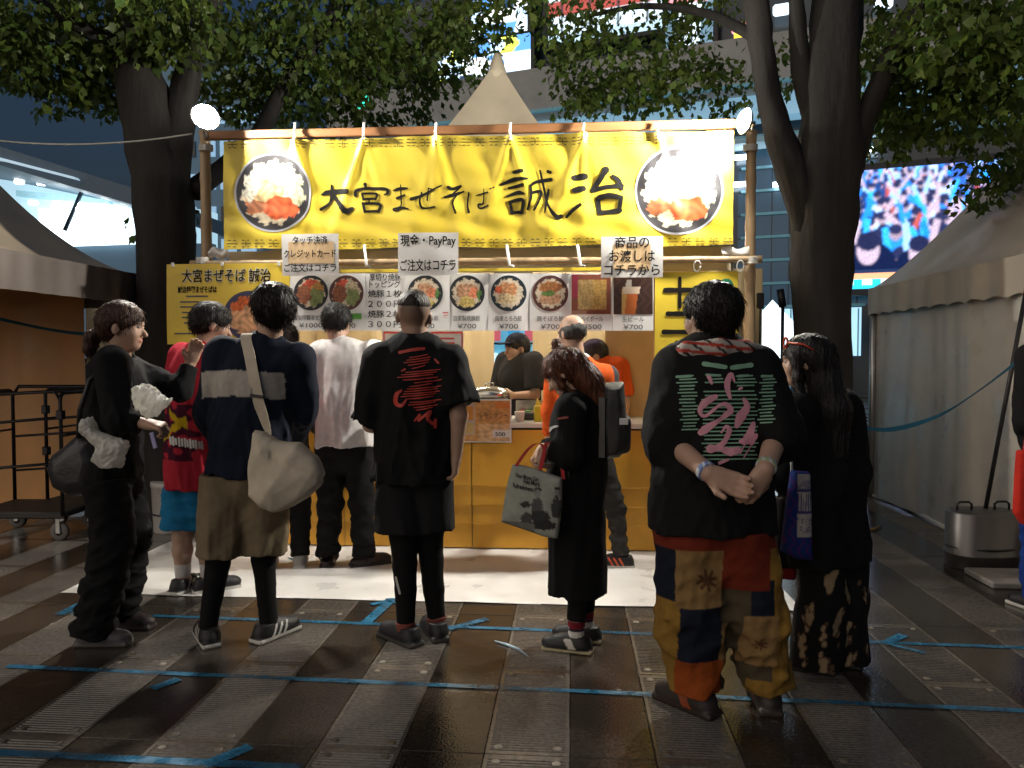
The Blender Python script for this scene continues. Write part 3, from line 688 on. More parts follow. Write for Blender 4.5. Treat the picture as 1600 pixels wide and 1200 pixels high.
for px in (323, 1172):
    q = MB(); p = fl(px, 400); top = fl(px, 205); bamboo(q, (p.x, 0, 0), (p.x, 0, top.z), .038 if px < 800 else .036, 12, 9); q.build('post', BAM, fr, True)
q = MB(); zr = fl(750, 410).z; bamboo(q, (fl(306, 410).x, -.07, zr), (fl(1186, 410).x, -.07, zr - .005), .024, 10, 9); q.build('rail', BAM, fr, True)
q = MB(); zb = fl(750, 206).z; q.bbox(((XSL + XSR) / 2 + .02, -.05, zb), (XSR - XSL - .08, .04, .06), .006); q.build('beam', WOOD, fr)
for px in (323, 1172):        # lashings
    for py in (232, 408):
        q = MB(); p = fl(px, py)
        for k in range(5): q.tube([(p.x + .046 * math.cos(t), -.012 + .05 * math.sin(t) - (.04 if py > 300 else 0) * (math.sin(t) < 0), p.z + (k - 2) * .009 + .006 * math.sin(t)) for t in [2 * math.pi * i / 14 for i in range(15)]], .0045, 5)
        q.build('lashing', ROPE, fr, True)
# folded white cloth at the rail ends
for px0, px1, lab in ((332, 362, 'left'), (1125, 1168, 'right')):
    q = MB(); a, b = fl(px0, 405), fl(px1, 388)
    q.grid(12, 10, lambda u, v: (a.x + (b.x - a.x) * u, -.035 - .03 * math.sin(v * math.pi) - .012 * math.sin(u * 9 + v * 5), a.z + (b.z - a.z) * v + .008 * math.sin(u * 8)))
    o = q.build('folded_cloth', mat('white_cloth', (.75, .72, .66), .8, var=.08), None, True); o.location = (0, YF, 0)
    tag(o, 'bunched white cloth tied at the rail beside the %s bamboo post' % lab, 'cloth')

# ------------------------------------------------------------------ lamps on the posts
def flood(px, py, Y, r, aim, label, es, dish=False, rw=1.0):
    p = AY(px, py, Y); L_ = empty('flood_lamp', p, 0, label, 'lamp')
    M_ = V(aim).normalized().to_track_quat('Z', 'Y').to_matrix(); GL = mat('lamp_glow_%d' % es, (1, 1, 1), emit=(1, .96, .88), es=es, var=0); LM = mat('lamp_metal', (.6, .6, .6), .3, .9)
    if dish:      # reflector dish holding a bulging front
        q = MB(); q.lathe([(.0001, .52 * r), (.4 * r, .47 * r), (.75 * r, .26 * r), (.96 * r, 0.0), (.0001, -.01 * r)][::-1], n=24, M=M_); q.build('bulb', GL, L_, True)
        q = MB(); q.lathe([(1.0 * r, .06 * r), (1.05 * r, .05 * r), (.8 * r, -.25 * r), (.4 * r, -.42 * r), (.12 * r, -.5 * r), (.1 * r, -.8 * r)], n=24, M=M_); q.build('reflector', LM, L_, True)
    else:         # frosted globe
        q = MB(); q.lathe([(math.sin(t) * r * rw + .0001, -math.cos(t) * r) for t in [math.pi * i / 16 for i in range(17)]], n=28, M=M_); q.build('bulb', GL, L_, True)
        q = MB(); q.lathe([(r * .42, -.93 * r), (r * .40, -1.05 * r), (.12 * r, -1.1 * r), (.1 * r, -1.2 * r)], n=20, M=M_); q.build('socket', LM, L_, True)
    post = V((AY(323 if px < 800 else 1172, 215, YF).x, YF, AY(323, 215, YF).z)) - p; b_ = M_ @ V((0, 0, -.8 * r if dish else -1.15 * r))
    q = MB(); q.tube([b_, b_.lerp(post, .5) + V((0, 0, -.03)), post], .012, 8); q.build('bracket', LM, L_, True)
flood(321, 183, 5.08, .092, (.56, -.76, .22), 'bright round flood lamp on the left bamboo post', 1400, True)
flood(1164, 189, 5.08, .082, (-.93, -.30, .12), 'bright flood lamp turned sideways on the right bamboo post', 1750, True)
# string and straps
q = MB(); A_, B_ = AY(-60, 212, 5.6), AY(300, 209, 5.4)
q.tube([A_.lerp(B_, t) - V((0, 0, .07 * 4 * t * (1 - t))) for t in [i / 24 for i in range(25)]], .006, 6)
tag(q.build('string_line', ROPE, None, True), 'thin pale string stretched to the left bamboo post', 'string')
STR = mat('blue_strap', (.03, .16, .26), .5, var=.1)
def strap(pts, wd, label, tw=0):
    n = len(pts); P_ = [AY(*p) for p in pts]; out = []
    for i in range(n - 1):
        p0, p1, p2, p3 = P_[max(i - 1, 0)], P_[i], P_[i + 1], P_[min(i + 2, n - 1)]
        for k in range(10):
            t = k / 10; out.append(.5 * ((2 * p1) + (p2 - p0) * t + (2 * p0 - 5 * p1 + 4 * p2 - p3) * t * t + (3 * p1 - p0 - 3 * p2 + p3) * t ** 3))
    out.append(P_[-1]); q = MB(); vs = []; fs = []; N_ = len(out)
    for i, p in enumerate(out):
        a_ = .9 * math.sin(i / N_ * 5 + tw); w_ = V((0, math.sin(a_), math.cos(a_))) * wd / 2; nn = V((0, math.cos(a_), -math.sin(a_))) * .0012
        vs += [p + w_ + nn, p - w_ + nn, p - w_ - nn, p + w_ - nn]
        if i:
            for k in range(4): fs.append((4 * i - 4 + k, 4 * i - 4 + (k + 1) % 4, 4 * i + (k + 1) % 4, 4 * i + k))
    q.add(vs, fs); tag(q.build('barrier_strap', STR, None, False), label, 'strap')
strap([(-40, 488, 5.9), (20, 503, 5.9), (90, 517, 5.95), (150, 522, 6.0), (205, 515, 6.0), (266, 499, 6.1)], .03, 'blue barrier strap sagging before the tan tent')
strap([(1318, 662, 6.2), (1368, 671, 6.0), (1410, 668, 5.8), (1470, 648, 5.5), (1530, 610, 5.3), (1588, 566, 5.15)], .035, 'blue barrier strap sagging before the beige tent wall', 1)

# ------------------------------------------------------------------ banner
YB = 5.325
bx0, bx1 = AY(350, 300, YB).x, AY(1146, 300, YB).x
bzt, bzb = AY(750, 212, YB).z, AY(750, 386, YB).z
ties = [AY(px, 205, YB).x for px in (462, 569, 681, 797, 911, 1027)]
def bdisp(x, z):
    d = 0; t = (bzt - z) / (bzt - bzb)
    for i, tx in enumerate(ties):
        for s_, ph in ((-1, .2), (1, .9), (0, .0)):
            cx = tx + s_ * .22 * t * (1 + .2 * math.sin(i * 2.1)); wd = .018 + .035 * t
            d += (.030 if s_ else .022) * (.55 + .45 * math.sin(i * 3.7 + s_ * 2)) * math.exp(-((x - cx) / wd) ** 2) * math.exp(-t * 1.7) * (1 if (i + s_) % 2 else .8)
    d += .012 * math.sin(x * 5 + 1) * t + .006 * math.sin(x * 13 + 4 * t) * t + .005 * math.sin(x * 21 - 9 * t) + .004 * math.sin(z * 40 + x * 9) * t
    return d
bn = empty('stall_banner', (0, 0, 0), 0, 'large yellow banner with brush lettering and two noodle bowls', 'banner')
YEL = mat('yellow_vinyl_banner', (.80, .60, .055), .34, var=.05, vs=4, bump=.12, bs=18, spec=.5, vrough=.06)
q = MB(); q.grid(260, 56, lambda u, v: (bx0 + (bx1 - bx0) * u, YB - bdisp(bx0 + (bx1 - bx0) * u, bzb + (bzt - bzb) * v), bzb + (bzt - bzb) * v + .006 * math.sin(u * 19) * (1 if v in (0, 1) else 0)))
q.build('banner_cloth', YEL, bn, True)
def catmull(pts, n=7):
    P_ = [np.array(p, float) for p in pts]; out = []
    if len(P_) == 2: return [P_[0] + (P_[1] - P_[0]) * t for t in np.linspace(0, 1, n)]
    for i in range(len(P_) - 1):
        p0, p1, p2, p3 = P_[max(i - 1, 0)], P_[i], P_[i + 1], P_[min(i + 2, len(P_) - 1)]
        for k in range(n):
            t = k / n; out.append(.5 * ((2 * p1) + (p2 - p0) * t + (2 * p0 - 5 * p1 + 4 * p2 - p3) * t * t + (3 * p1 - p0 - 3 * p2 + p3) * t ** 3))
    out.append(P_[-1]); return out
def stroke_strip(pts):     # (x, y, width) -> list of (left, right) point pairs in 2-D with rounded ends
    s = catmull(pts); prs = []; n = len(s)
    for i, p in enumerate(s):
        t = unit((s[min(i + 1, n - 1)] - s[max(i - 1, 0)])[:2]); nn = np.array((-t[1], t[0])); w_ = max(p[2], 1e-6) / 2 * (1 + .08 * math.sin(i * 2.7 + p[0]))
        if i == 0:
            for a in (1.2, .7): prs.append((p[:2] - t * w_ * math.sin(a) + nn * w_ * math.cos(a), p[:2] - t * w_ * math.sin(a) - nn * w_ * math.cos(a)))
        prs.append((p[:2] + nn * w_, p[:2] - nn * w_))
        if i == n - 1:
            for a in (.7, 1.2): prs.append((p[:2] + t * w_ * math.sin(a) + nn * w_ * math.cos(a), p[:2] + t * w_ * math.sin(a) - nn * w_ * math.cos(a)))
    return prs
def strokes_mesh(strokes, to3d):
    q = MB()
    for k, st in enumerate(strokes):
        prs = stroke_strip(st); vs = []; fs = []
        for i, (a, b) in enumerate(prs):
            vs += [to3d(a[0], a[1], k), to3d((a[0] + b[0]) / 2, (a[1] + b[1]) / 2, k), to3d(b[0], b[1], k)]
            if i: fs += [(3 * i - 3, 3 * i - 2, 3 * i + 1, 3 * i), (3 * i - 2, 3 * i - 1, 3 * i + 2, 3 * i + 1)]
        q.add(vs, fs)
    return q
def on_banner(px, py, k=0):
    p = AY(px, py, YB); return (p.x, YB - bdisp(p.x, p.z) - .0035 - .0003 * (k % 7), p.z)
S1 = {
 'dai': [[(122, 342, 14), (180, 320, 36), (330, 316, 34)], [(200, 262, 12), (202, 330, 26), (186, 410, 16), (116, 466, 24)], [(214, 345, 22), (262, 410, 30), (318, 480, 40), (376, 458, 24)]],
 'miya': [[(484, 256, 26), (490, 276, 18)], [(404, 352, 22), (414, 312, 22), (500, 292, 20), (655, 298, 22), (672, 330, 22), (645, 346, 10)], [(462, 336, 16), (472, 386, 16)], [(465, 336, 16), (575, 336, 18), (570, 382, 16)], [(470, 382, 14), (572, 376, 16)], [(520, 386, 10), (514, 414, 10)], [(468, 416, 18), (486, 488, 20)], [(472, 420, 18), (602, 420, 20), (596, 484, 22)], [(484, 486, 18), (592, 480, 20)]],
 'ma': [[(722, 312, 10), (770, 296, 24), (832, 292, 16)], [(752, 376, 20), (815, 350, 14)], [(780, 262, 8), (786, 370, 11), (782, 440, 9), (722, 462, 14), (738, 478, 13), (790, 454, 18), (848, 466, 10)]],
 'ze': [[(872, 382, 26), (940, 360, 22), (1030, 315, 14), (1122, 270, 10)], [(956, 326, 10), (940, 400, 14), (966, 456, 16), (1064, 446, 10)], [(1012, 296, 9), (1002, 392, 12)], [(1010, 292, 10), (1052, 302, 7)]],
 'so': [[(1178, 284, 24), (1216, 296, 22), (1284, 268, 14), (1206, 344, 9)], [(1146, 368, 16), (1220, 346, 24), (1302, 316, 12)], [(1246, 344, 10), (1214, 410, 12), (1236, 494, 16)]],
 'ba': [[(1346, 326, 13), (1334, 420, 12), (1346, 488, 18)], [(1408, 350, 8), (1504, 324, 13)], [(1472, 296, 7), (1468, 410, 11), (1426, 424, 15), (1440, 456, 13), (1506, 434, 12)], [(1522, 296, 10), (1534, 292, 8)], [(1546, 286, 10), (1558, 282, 8)]],
}
S2 = {
 'makoto': [[(228, 206, 38), (312, 190, 44)], [(88, 338, 26), (240, 282, 44), (372, 274, 26)], [(172, 376, 28), (322, 342, 36)], [(152, 468, 18), (270, 426, 44), (332, 436, 24)], [(182, 524, 34), (212, 648, 32)], [(186, 526, 38), (322, 504, 36), (310, 640, 34)], [(205, 640, 34), (312, 632, 38)],
            [(412, 352, 26), (480, 306, 34), (632, 284, 42)], [(410, 345, 26), (416, 470, 30), (378, 604, 24)], [(424, 426, 34), (522, 414, 32), (500, 520, 22), (448, 614, 24)], [(514, 186, 22), (546, 330, 26), (600, 560, 26), (690, 688, 48), (746, 684, 46)], [(606, 396, 28), (582, 540, 30), (564, 644, 12)], [(600, 196, 36), (624, 206, 36)]],
 'osamu': [[(886, 268, 66), (1002, 252, 70)], [(888, 404, 64), (982, 386, 68)], [(800, 694, 30), (868, 622, 40), (948, 562, 38)], [(1228, 180, 84), (1196, 236, 58), (1098, 384, 54)], [(1088, 402, 52), (1230, 366, 48), (1404, 352, 52)], [(1306, 248, 36), (1362, 292, 56), (1404, 384, 44)], [(1148, 482, 52), (1262, 460, 60), (1394, 482, 52)], [(1140, 490, 52), (1160, 644, 50)], [(1394, 490, 50), (1370, 634, 46)], [(1158, 646, 48), (1384, 622, 52)]],
}
for nm, st in S1.items():
    st2 = [[(480 + x / 5.333, 240 + y / 5.333, w_ / 5.333 * 1.18) for x, y, w_ in s] for s in st]
    strokes_mesh(st2, on_banner).build('brush_character', INK, bn)
for nm, st in S2.items():
    st2 = [[(770 + x / 6.957, 240 + y / 6.957, w_ / 6.957) for x, y, w_ in s] for s in st]
    strokes_mesh(st2, on_banner).build('brush_character', INK, bn)
# border of dashes and crosses
OLIVE = mat('olive_print', (.17, .13, .02), .6)
q = MB(); k = 0
for row in (0, 1):
    px = 356
    while px < 1140:
        sl_ = -.010 * (px - 750)
        y0 = (222 + sl_) if row == 0 else (379 + sl_ * .45)
        strokes = [[(px, y0, 1.5), (px + 15, y0, 1.5)]]
        if k % 2 == 0: strokes.append([(px + 7, y0 - 4, 1.3), (px + 7, y0 + 4, 1.3)])
        for ddx, ddy in ((3, -5), (11, -5), (3, 5), (11, 5)): strokes.append([(px + ddx - 1.5, y0 + ddy, 1.6), (px + ddx + 1.5, y0 + ddy, 1.6)])
        s2 = strokes_mesh(strokes, on_banner); q.add(s2.v, s2.f); px += 21.5; k += 1
tag(q.build('printed_border', OLIVE, bn), kind='stuff')
# bowls of noodles: flat print following the banner
def bowl_paint(seed, pal, wave=9):
    r = np.random.default_rng(seed); ph = r.uniform(0, 6.3, 12)
    def fn(x, y):           # x,y in [-1,1]
        rr = np.hypot(x, y); an = np.arctan2(y, x)
        nz = lambda f, a: np.sin(x * f + ph[a] + 2 * np.sin(y * f * .7 + ph[a + 1])) * np.sin(y * f * 1.1 + ph[a + 2] + 1.7 * np.sin(x * f * .8 + ph[a + 3]))
        c = np.tile(np.array(pal['bowl']), (len(x), 1))
        c[rr > .955] = pal['rim']
        edge = .80 + .05 * np.sin(an * 11 + ph[0]) + .03 * np.sin(an * 27 + ph[1])
        if 'cut' in pal: edge = np.where((y < -.45) , edge * .88, edge)
        food = rr < edge; c[food] = np.array(pal['base']) * (1 + .25 * nz(17, 0)[food])[:, None]
        for (cx, cy, sx, sy, col_, f) in pal['spots']:
            d = ((x - cx) / sx) ** 2 + ((y - cy) / sy) ** 2 + .35 * nz(7, 2)
            m_ = food & (d < 1); c[m_] = np.array(col_) * (1 + .45 * nz(f, 4)[m_])[:, None]
        return np.clip(c, 0, 1)
    return fn
def bowl_disc(name, fn, rad, to3d, parent, n=36, m_=96):
    rr = np.linspace(0, 1, n) ; an = np.linspace(0, 2 * np.pi, m_, endpoint=False)
    X = np.concatenate([[0], (rr[1:, None] * np.cos(an)[None]).ravel()]); Y = np.concatenate([[0], (rr[1:, None] * np.sin(an)[None]).ravel()])
    P_ = [to3d(x * rad, y * rad) for x, y in zip(X, Y)]; f = []
    for i in range(n - 2):
        for k in range(m_): k2 = (k + 1) % m_; f.append((1 + i * m_ + k, 1 + (i + 1) * m_ + k, 1 + (i + 1) * m_ + k2, 1 + i * m_ + k2))
    f += [(0, 1 + k, 1 + (k + 1) % m_) for k in range(m_)]
    f = [t[::-1] for t in f]
    return link(name, pymesh(name, P_, f, PRINT, True, fn(X, Y)), parent)
MAZE = dict(bowl=(.03, .028, .03), rim=(.42, .42, .44), base=(.62, .52, .36), spots=[(.1, .35, .6, .5, (.66, .60, .46), 22), (-.25, -.1, .5, .45, (.62, .42, .2), 15), (.25, -.42, .5, .30, (.55, .09, .025), 13), (-.5, -.35, .3, .2, (.35, .12, .05), 14), (.68, .0, .2, .4, (.55, .55, .35), 24), (-.6, .3, .25, .5, (.68, .64, .52), 24)])
for cx, cy, rr in ((427, 301, 62.5), (1061, 298, 67)):
    c_ = AY(cx, cy, YB); rad = rr * YB / FPX
    bowl_disc('bowl_print', bowl_paint(cx, MAZE), rad, lambda x, y: (c_.x + x, YB - bdisp(c_.x + x, c_.z + y) - .0032, c_.z + y), bn)
# cable ties from beam to banner and from rail up
TIE = mat('clear_tie', (.75, .75, .72), .3)
for px in (462, 569, 681, 797, 911, 1027):
    q = MB(); a_ = AY(px, 193, YB); b_ = AY(px, 220, YB); q.tube([(a_.x + .004, YB - .02, a_.z), (a_.x, YB - .025, (a_.z + b_.z) / 2), (b_.x + .006, YB - bdisp(b_.x, b_.z) - .006, b_.z)], .009, 6); q.build('cable_tie', TIE, bn, True)
for px in (573, 795, 905):
    q = MB(); a_ = AY(px - 3, 383, YB); b_ = AY(px + 2, 416, YB); q.tube([(a_.x, YB - .012, a_.z), (b_.x, YB - .04, b_.z), (b_.x + .03, YB - .045, b_.z - .006)], .010, 6); q.build('cable_tie', TIE, bn, True)

# ------------------------------------------------------------------ lettering
def text_mesh(name, s, size, mt, parent, to3d=None, at=None, width=None, bold=.0, align='CENTER', off=.004):
    cu = bpy.data.curves.new(name, 'FONT'); cu.body = s; cu.size = size; cu.align_x = align; cu.align_y = 'CENTER'; cu.resolution_u = 3; cu.offset = bold; cu.fill_mode = 'FRONT'
    o = bpy.data.objects.new(name, cu); COL.objects.link(o)
    dg = bpy.context.evaluated_depsgraph_get(); me = bpy.data.meshes.new_from_object(o.evaluated_get(dg))
    bpy.data.objects.remove(o); bpy.data.curves.remove(cu)
    n = len(me.vertices)
    if n == 0: return None
    co = np.zeros(n * 3, np.float32); me.vertices.foreach_get('co', co); co = co.reshape(-1, 3)
    if width:
        k = width / max(co[:, 0].max() - co[:, 0].min(), 1e-6)
        if align == 'CENTER': co[:, 0] = (co[:, 0] - (co[:, 0].max() + co[:, 0].min()) / 2) * k
        else: co[:, 0] *= k
    if to3d: out = np.array([to3d(x, y) for x, y in co[:, :2]], np.float32)
    else: out = np.stack([at[0] + co[:, 0], np.full(n, at[1] - off, np.float32), at[2] + co[:, 1]], 1).astype(np.float32)
    me.vertices.foreach_set('co', out.ravel()); me.update(); me.materials.clear(); me.materials.append(mt); me.name = name
    return link(name, me, parent)
def sheet(name, px0, px1, py0, py1, Y, mt, label, cat, curl=.006, th=.0015, tilt=0):
    """a thin hanging sheet, slightly bowed, with its own thickness; returns (Empty, surface function, corners)"""
    a, b = AY(px0, py1, Y), AY(px1, py0, Y); cx = (a.x + b.x) / 2
    e = empty(name, (cx, Y, a.z), 0, label, cat); w_, h_ = b.x - a.x, b.z - a.z
    sd = random.uniform(0, 6)
    def surf(x, z, d=0): return (x, -(curl * math.cos(x / w_ * 3) * math.cos((z / h_ - .5) * 2) + curl * .5 * math.sin(x / w_ * 7 + sd + z / h_ * 3)) - tilt * (1 - z / h_) - d, z)
    q = MB(); N = 14
    q.grid(N, N, lambda u, v: surf((u - .5) * w_, v * h_)); q.grid(N, N, lambda u, v: surf((.5 - u) * w_, v * h_, -th))
    q.build('sheet', mt, e, True)
    return e, surf, w_, h_
def lettering(e, surf, s, x, z, size, width=None, mt=INK, bold=.0, off=.003, name='lettering', align='CENTER'):
    return text_mesh(name, s, size, mt, e, lambda u, v: surf(x + u, z + v, off), width=width, bold=bold, align=align)
def bars(e, surf, rows, mt, off=.003, name='fine_print'):
    q = MB()
    for (x0, x1, z, h) in rows:
        n = 8; vs = []
        for i in range(n + 1):
            x = x0 + (x1 - x0) * i / n; vs += [surf(x, z - h / 2, off), surf(x, z + h / 2, off)]
        q.add(vs, [(2 * i, 2 * i + 2, 2 * i + 3, 2 * i + 1) for i in range(n)])
    return q.build(name, mt, e)
YS = 5.235
SIGNP = mat('white_paper_sign', (.74, .72, .68), .35, var=.04, bump=.06, bs=14)
PATCH = mat('orange_backing', (.72, .50, .27), .5)
KPX = YS / FPX
e, sf, w_, h_ = sheet('paper_sign', 441, 529, 365, 431, YS, SIGNP, 'white paper sign for touch and credit card orders', 'sign', .008)
bars(e, sf, [(-w_ * .38, w_ * .42, h_ * .55, h_ * .52)], PATCH, .0025, 'orange_patch')
for s, z in (('タッチ決済', .83), ('クレジットカード', .51), ('ご注文はコチラ', .17)): lettering(e, sf, s, 0, h_ * z, .06, w_ * (.62 if z > .8 else .92), bold=.001, off=.0045)
e, sf, w_, h_ = sheet('paper_sign', 622, 716, 363, 431, YS, SIGNP, 'white paper sign for cash and mobile payment orders', 'sign', .008)
for s, z in (('現金・PayPay', .80), ('ご注文はコチラ', .22)): lettering(e, sf, s, 0, h_ * z, .085, w_ * .92, bold=.0012)
e, sf, w_, h_ = sheet('paper_sign', 939, 1036, 369, 434, YS, SIGNP, 'white paper sign saying where dishes are handed over', 'sign', .008)
bars(e, sf, [(-w_ * .3, w_ * .3, h_ * .5, h_ * .62)], PATCH, .0025, 'orange_patch')
for s, z, k in (('商品の', .83, .55), ('お渡しは', .50, .74), ('コチラから', .16, .9)): lettering(e, sf, s, 0, h_ * z, .085, w_ * k, bold=.0012, off=.0045)

# ------------------------------------------------------------------ menu sheets under the rail
YMN = 5.31
GRAYT = mat('grey_print', (.10, .10, .10), .6); GREENP = mat('green_label', (.10, .33, .05), .5); REDP = mat('red_print', (.6, .04, .04), .5)
DON = lambda bowl, spots, base=(.62, .52, .38): dict(bowl=bowl, rim=tuple(np.array(bowl) * 1.8 + .02), base=base, spots=spots)
dark, brown = (.02, .022, .026), (.09, .035, .03)
tri = [(0, .45, .5, .3, (.62, .10, .05), 18), (.35, .25, .4, .35, (.5, .25, .06), 18), (.3, -.25, .5, .5, (.22, .27, .09), 20), (-.4, -.1, .42, .55, (.26, .09, .04), 18)]
tri2 = [(-.2, .45, .4, .3, (.62, .10, .05), 18), (.4, .35, .45, .4, (.55, .45, .28), 18), (.35, -.25, .5, .5, (.24, .29, .1), 20), (-.4, -.1, .42, .5, (.26, .09, .04), 18)]
meat = [(0, .1, .55, .45, (.50, .27, .15), 12), (.4, .0, .3, .3, (.6, .2, .1), 14), (0, -.5, .5, .3, (.6, .45, .14), 16), (.7, -.1, .15, .3, (.1, .2, .05), 20)]
yama = [(0, .2, .5, .4, (.58, .27, .12), 14), (-.1, -.3, .5, .3, (.58, .44, .25), 15), (-.6, .2, .2, .2, (.6, .12, .05), 15)]
sobo = [(0, .35, .6, .35, (.42, .17, .06), 16), (0, -.3, .6, .3, (.50, .28, .16), 15), (-.1, 0, .35, .15, (.12, .2, .05), 15)]
def menu(px0, px1, items, label, y1=517):
    e, sf, w_, h_ = sheet('menu_sheet', px0, px1, 427, y1, YMN, PAPER, label, 'menu', .005, .0015, .02)
    k = YMN / FPX; cx = (px0 + px1) / 2
    for it in items:
        x = (it['px'] - cx) * k
        if it.get('bowl'):
            z = h_ - (458 - 427) * k; r_ = it.get('r', 28) * k
            bowl_disc('dish_print', bowl_paint(it['px'], it['bowl']), r_, lambda u, v: sf(x + u, z + v, .003), e, 22, 60)
        if it.get('name'): lettering(e, sf, it['name'], x, h_ - (498 - 427) * k, .04, it.get('w', 42) * k, GRAYT, .0003)
        if it.get('price'): lettering(e, sf, it['price'], x, h_ - (510 - 427) * k, .045, it.get('pw', 30) * k, GRAYT, .0004)
    return e, sf, w_, h_, k, cx
menu(452, 515, [dict(px=487, bowl=DON(dark, tri), name='誠治特製まぜそば', price='¥1000', w=56, pw=38)], 'laminated menu sheet with a dark bowl of red, brown and green toppings')
e, sf, w_, h_, k, cx = menu(515, 571, [dict(px=542, bowl=DON(brown, tri2), name=None, price='¥900', pw=30)], 'laminated menu sheet with brown bowl and green label')
bars(e, sf, [(-.09, .105, h_ - 68 * k, .04)], GREENP, .003, 'green_label')
e, sf, w_, h_, k, cx = menu(571, 633, [], 'laminated topping sheet listing thick roast pork prices')
for s, py, wd in (('厚切り焼豚', 434, 50), ('トッピング', 445, 50), ('焼豚１枚', 460, 54), ('２００円', 476, 54), ('焼豚２枚', 492, 54), ('３００円', 508, 54)): lettering(e, sf, s, 0, h_ - (py - 427) * k, .055, wd * k, INK, .0005)
e, sf, w_, h_, k, cx = menu(633, 703, [dict(px=665, bowl=DON(dark, meat), name='焼豚とろろ飯', price='¥800')], 'laminated menu sheet with pork bowl and small red-topped notice', 517)
bars(e, sf, [(.11, .15, h_ - 62 * k, .008)], REDP, .003, 'red_bar'); bars(e, sf, [(.115, .148, h_ - 66 * k, .004), (.115, .14, h_ - 69 * k, .003)], REDP, .003)
menu(703, 763, [dict(px=730, bowl=DON(dark, meat), name='自家製焼豚飯', price='¥700')], 'laminated menu sheet with sliced pork rice in black bowl', 517)
menu(763, 828, [dict(px=795, bowl=DON((.015, .025, .035), yama), name='国産とろろ飯', price='¥700')], 'laminated menu sheet with grated yam rice in black bowl', 517)
menu(828, 893, [dict(px=860, bowl=DON(brown, sobo), name='鶏そぼろ飯', price='¥700')], 'laminated menu sheet with minced chicken rice in reddish bowl', 517)
def highball(u, v):
    x, y = u, v; n = np.sin(x * 40 + 3 * np.sin(y * 23)) * np.sin(y * 37 + 2 * np.sin(x * 19)); c = np.tile(np.array((.20, .06, .035)), (len(x), 1))
    for cx, wd, col_ in ((.36, .2, (.42, .28, .11)), (.72, .18, (.45, .27, .08))):
        m_ = (np.abs(x - cx) < wd) & (y > .12) & (y < .86); c[m_] = np.array(col_) * (1 + .4 * n[m_])[:, None]
    m_ = (np.abs(x - .08) < .08) & (y > .4); c[m_] = (.3, .03, .06)
    m_ = (y < .1) & (x < .4); c[m_] = (.3, .16, .1); return np.clip(c, 0, 1)
def beer(u, v):
    x = u - .12 * (v - .5); y = v; n = np.sin(u * 30 + 3 * np.sin(v * 13)); c = np.tile(np.array((.045, .02, .015)), (len(x), 1)) * (1 + .3 * n)[:, None]
    m_ = (x > .18 + .08 * (1 - y)) & (x < .62) & (y < .68); c[m_] = (.45, .12, .03)
    m2 = m_ & (x < .34); c[m2] = (.55, .32, .1)
    m_ = (x > .22) & (x < .66) & (y > .52) & (y < .7); c[m_] = (.6, .48, .36)
    m_ = (np.abs(x - .36) < .07) & (y > .7) & (y < .86); c[m_] = (.5, .45, .4); return np.clip(c, 0, 1)
for (a_, b_, pa, pb, fn, nm, pr, lab) in ((893, 957, 893.5, 954, highball, 'ハイボール', '¥500', 'laminated menu sheet with two highball glasses in warm light'), (957, 1021, 959, 1019, beer, '生ビール', '¥700', 'laminated menu sheet with a tilted beer glass on dark ground')):
    e, sf, w_, h_, k, cx = menu(a_, b_, [dict(px=(a_ + b_) / 2, name=nm, price=pr, w=34)], lab)
    x0, x1, z0, z1 = (pa - cx) * k, (pb - cx) * k, h_ - 63 * k, h_ - 1.5 * k
    o = picture('photo_print', 40, 40, fn, (x0, 0, z0), (x1 - x0, 0, 0), (0, 0, z1 - z0), PRINT, e)
    me = o.data
    for v_ in me.vertices: v_.co = sf(v_.co.x, v_.co.z, .003)
# yellow strip above the menus
q = MB(); a_, b_ = AY(532, 424, YMN), AY(1021, 419, YMN); q.bbox(((a_.x + b_.x) / 2, YMN + .004, (a_.z + b_.z) / 2), (b_.x - a_.x, .004, .022), .001); tag(q.build('yellow_strip', YEL), 'narrow yellow banner edge showing above the menu sheets', 'banner strip')
# poster at the left
YP = 5.30
YPM = mat('yellow_poster', (.80, .58, .05), .4, var=.05, bump=.08, bs=10)
e, sf, w_, h_ = sheet('menu_poster', 262, 452, 411, 538, YP, YPM, 'yellow noodle poster with red bowl hung left of the menus', 'poster', .012, .002)
k = YP / FPX; pc = 357
def pp(px, py): return (px - pc) * k, h_ - (py - 411) * k
x, z = pp(355, 432); lettering(e, sf, '大宮まぜそば 誠治', x, z, .1, 148 * k, mat('pale_halo', (.8, .74, .5), .5), .006, .003, 'lettering_halo'); lettering(e, sf, '大宮まぜそば 誠治', x, z, .1, 148 * k, INK, .0012, .0045)
x, z = pp(307, 453); lettering(e, sf, '誠治特製まぜそばは', x, z, .05, 66 * k, INK, .0015)
rows = []
for py, a_, b_ in ((463, 288, 325), (472, 278, 310), (480, 278, 308), (489, 281, 308), (497, 281, 308), (506, 284, 308), (515, 291, 308), (523, 268, 300)):
    (xa_, z_), (xb_, _) = pp(a_, py), pp(b_, py); rows.append((xa_, xb_, z_, .011))
bars(e, sf, rows, GRAYT)
x, z = pp(394, 495)
def half_bowl(u, v): return bowl_paint(77, dict(bowl=(.05, .05, .10), rim=(.06, .06, .12), base=(.6, .34, .17), spots=[(-.1, .45, .7, .35, (.62, .13, .03), 16), (.1, -.2, .8, .6, (.66, .36, .18), 11)]))(u, v)
bowl_disc('dish_print', half_bowl, 40 * k, lambda u, v: sf(x + u * 1.1, z + v, .003), e, 24, 64)
for px in (266, 350, 442): q = MB(); a_ = pp(px, 412); q.bbox(sf(a_[0], a_[1], .006), (.022, .012, .03), .003); q.build('clip', TIE, e)
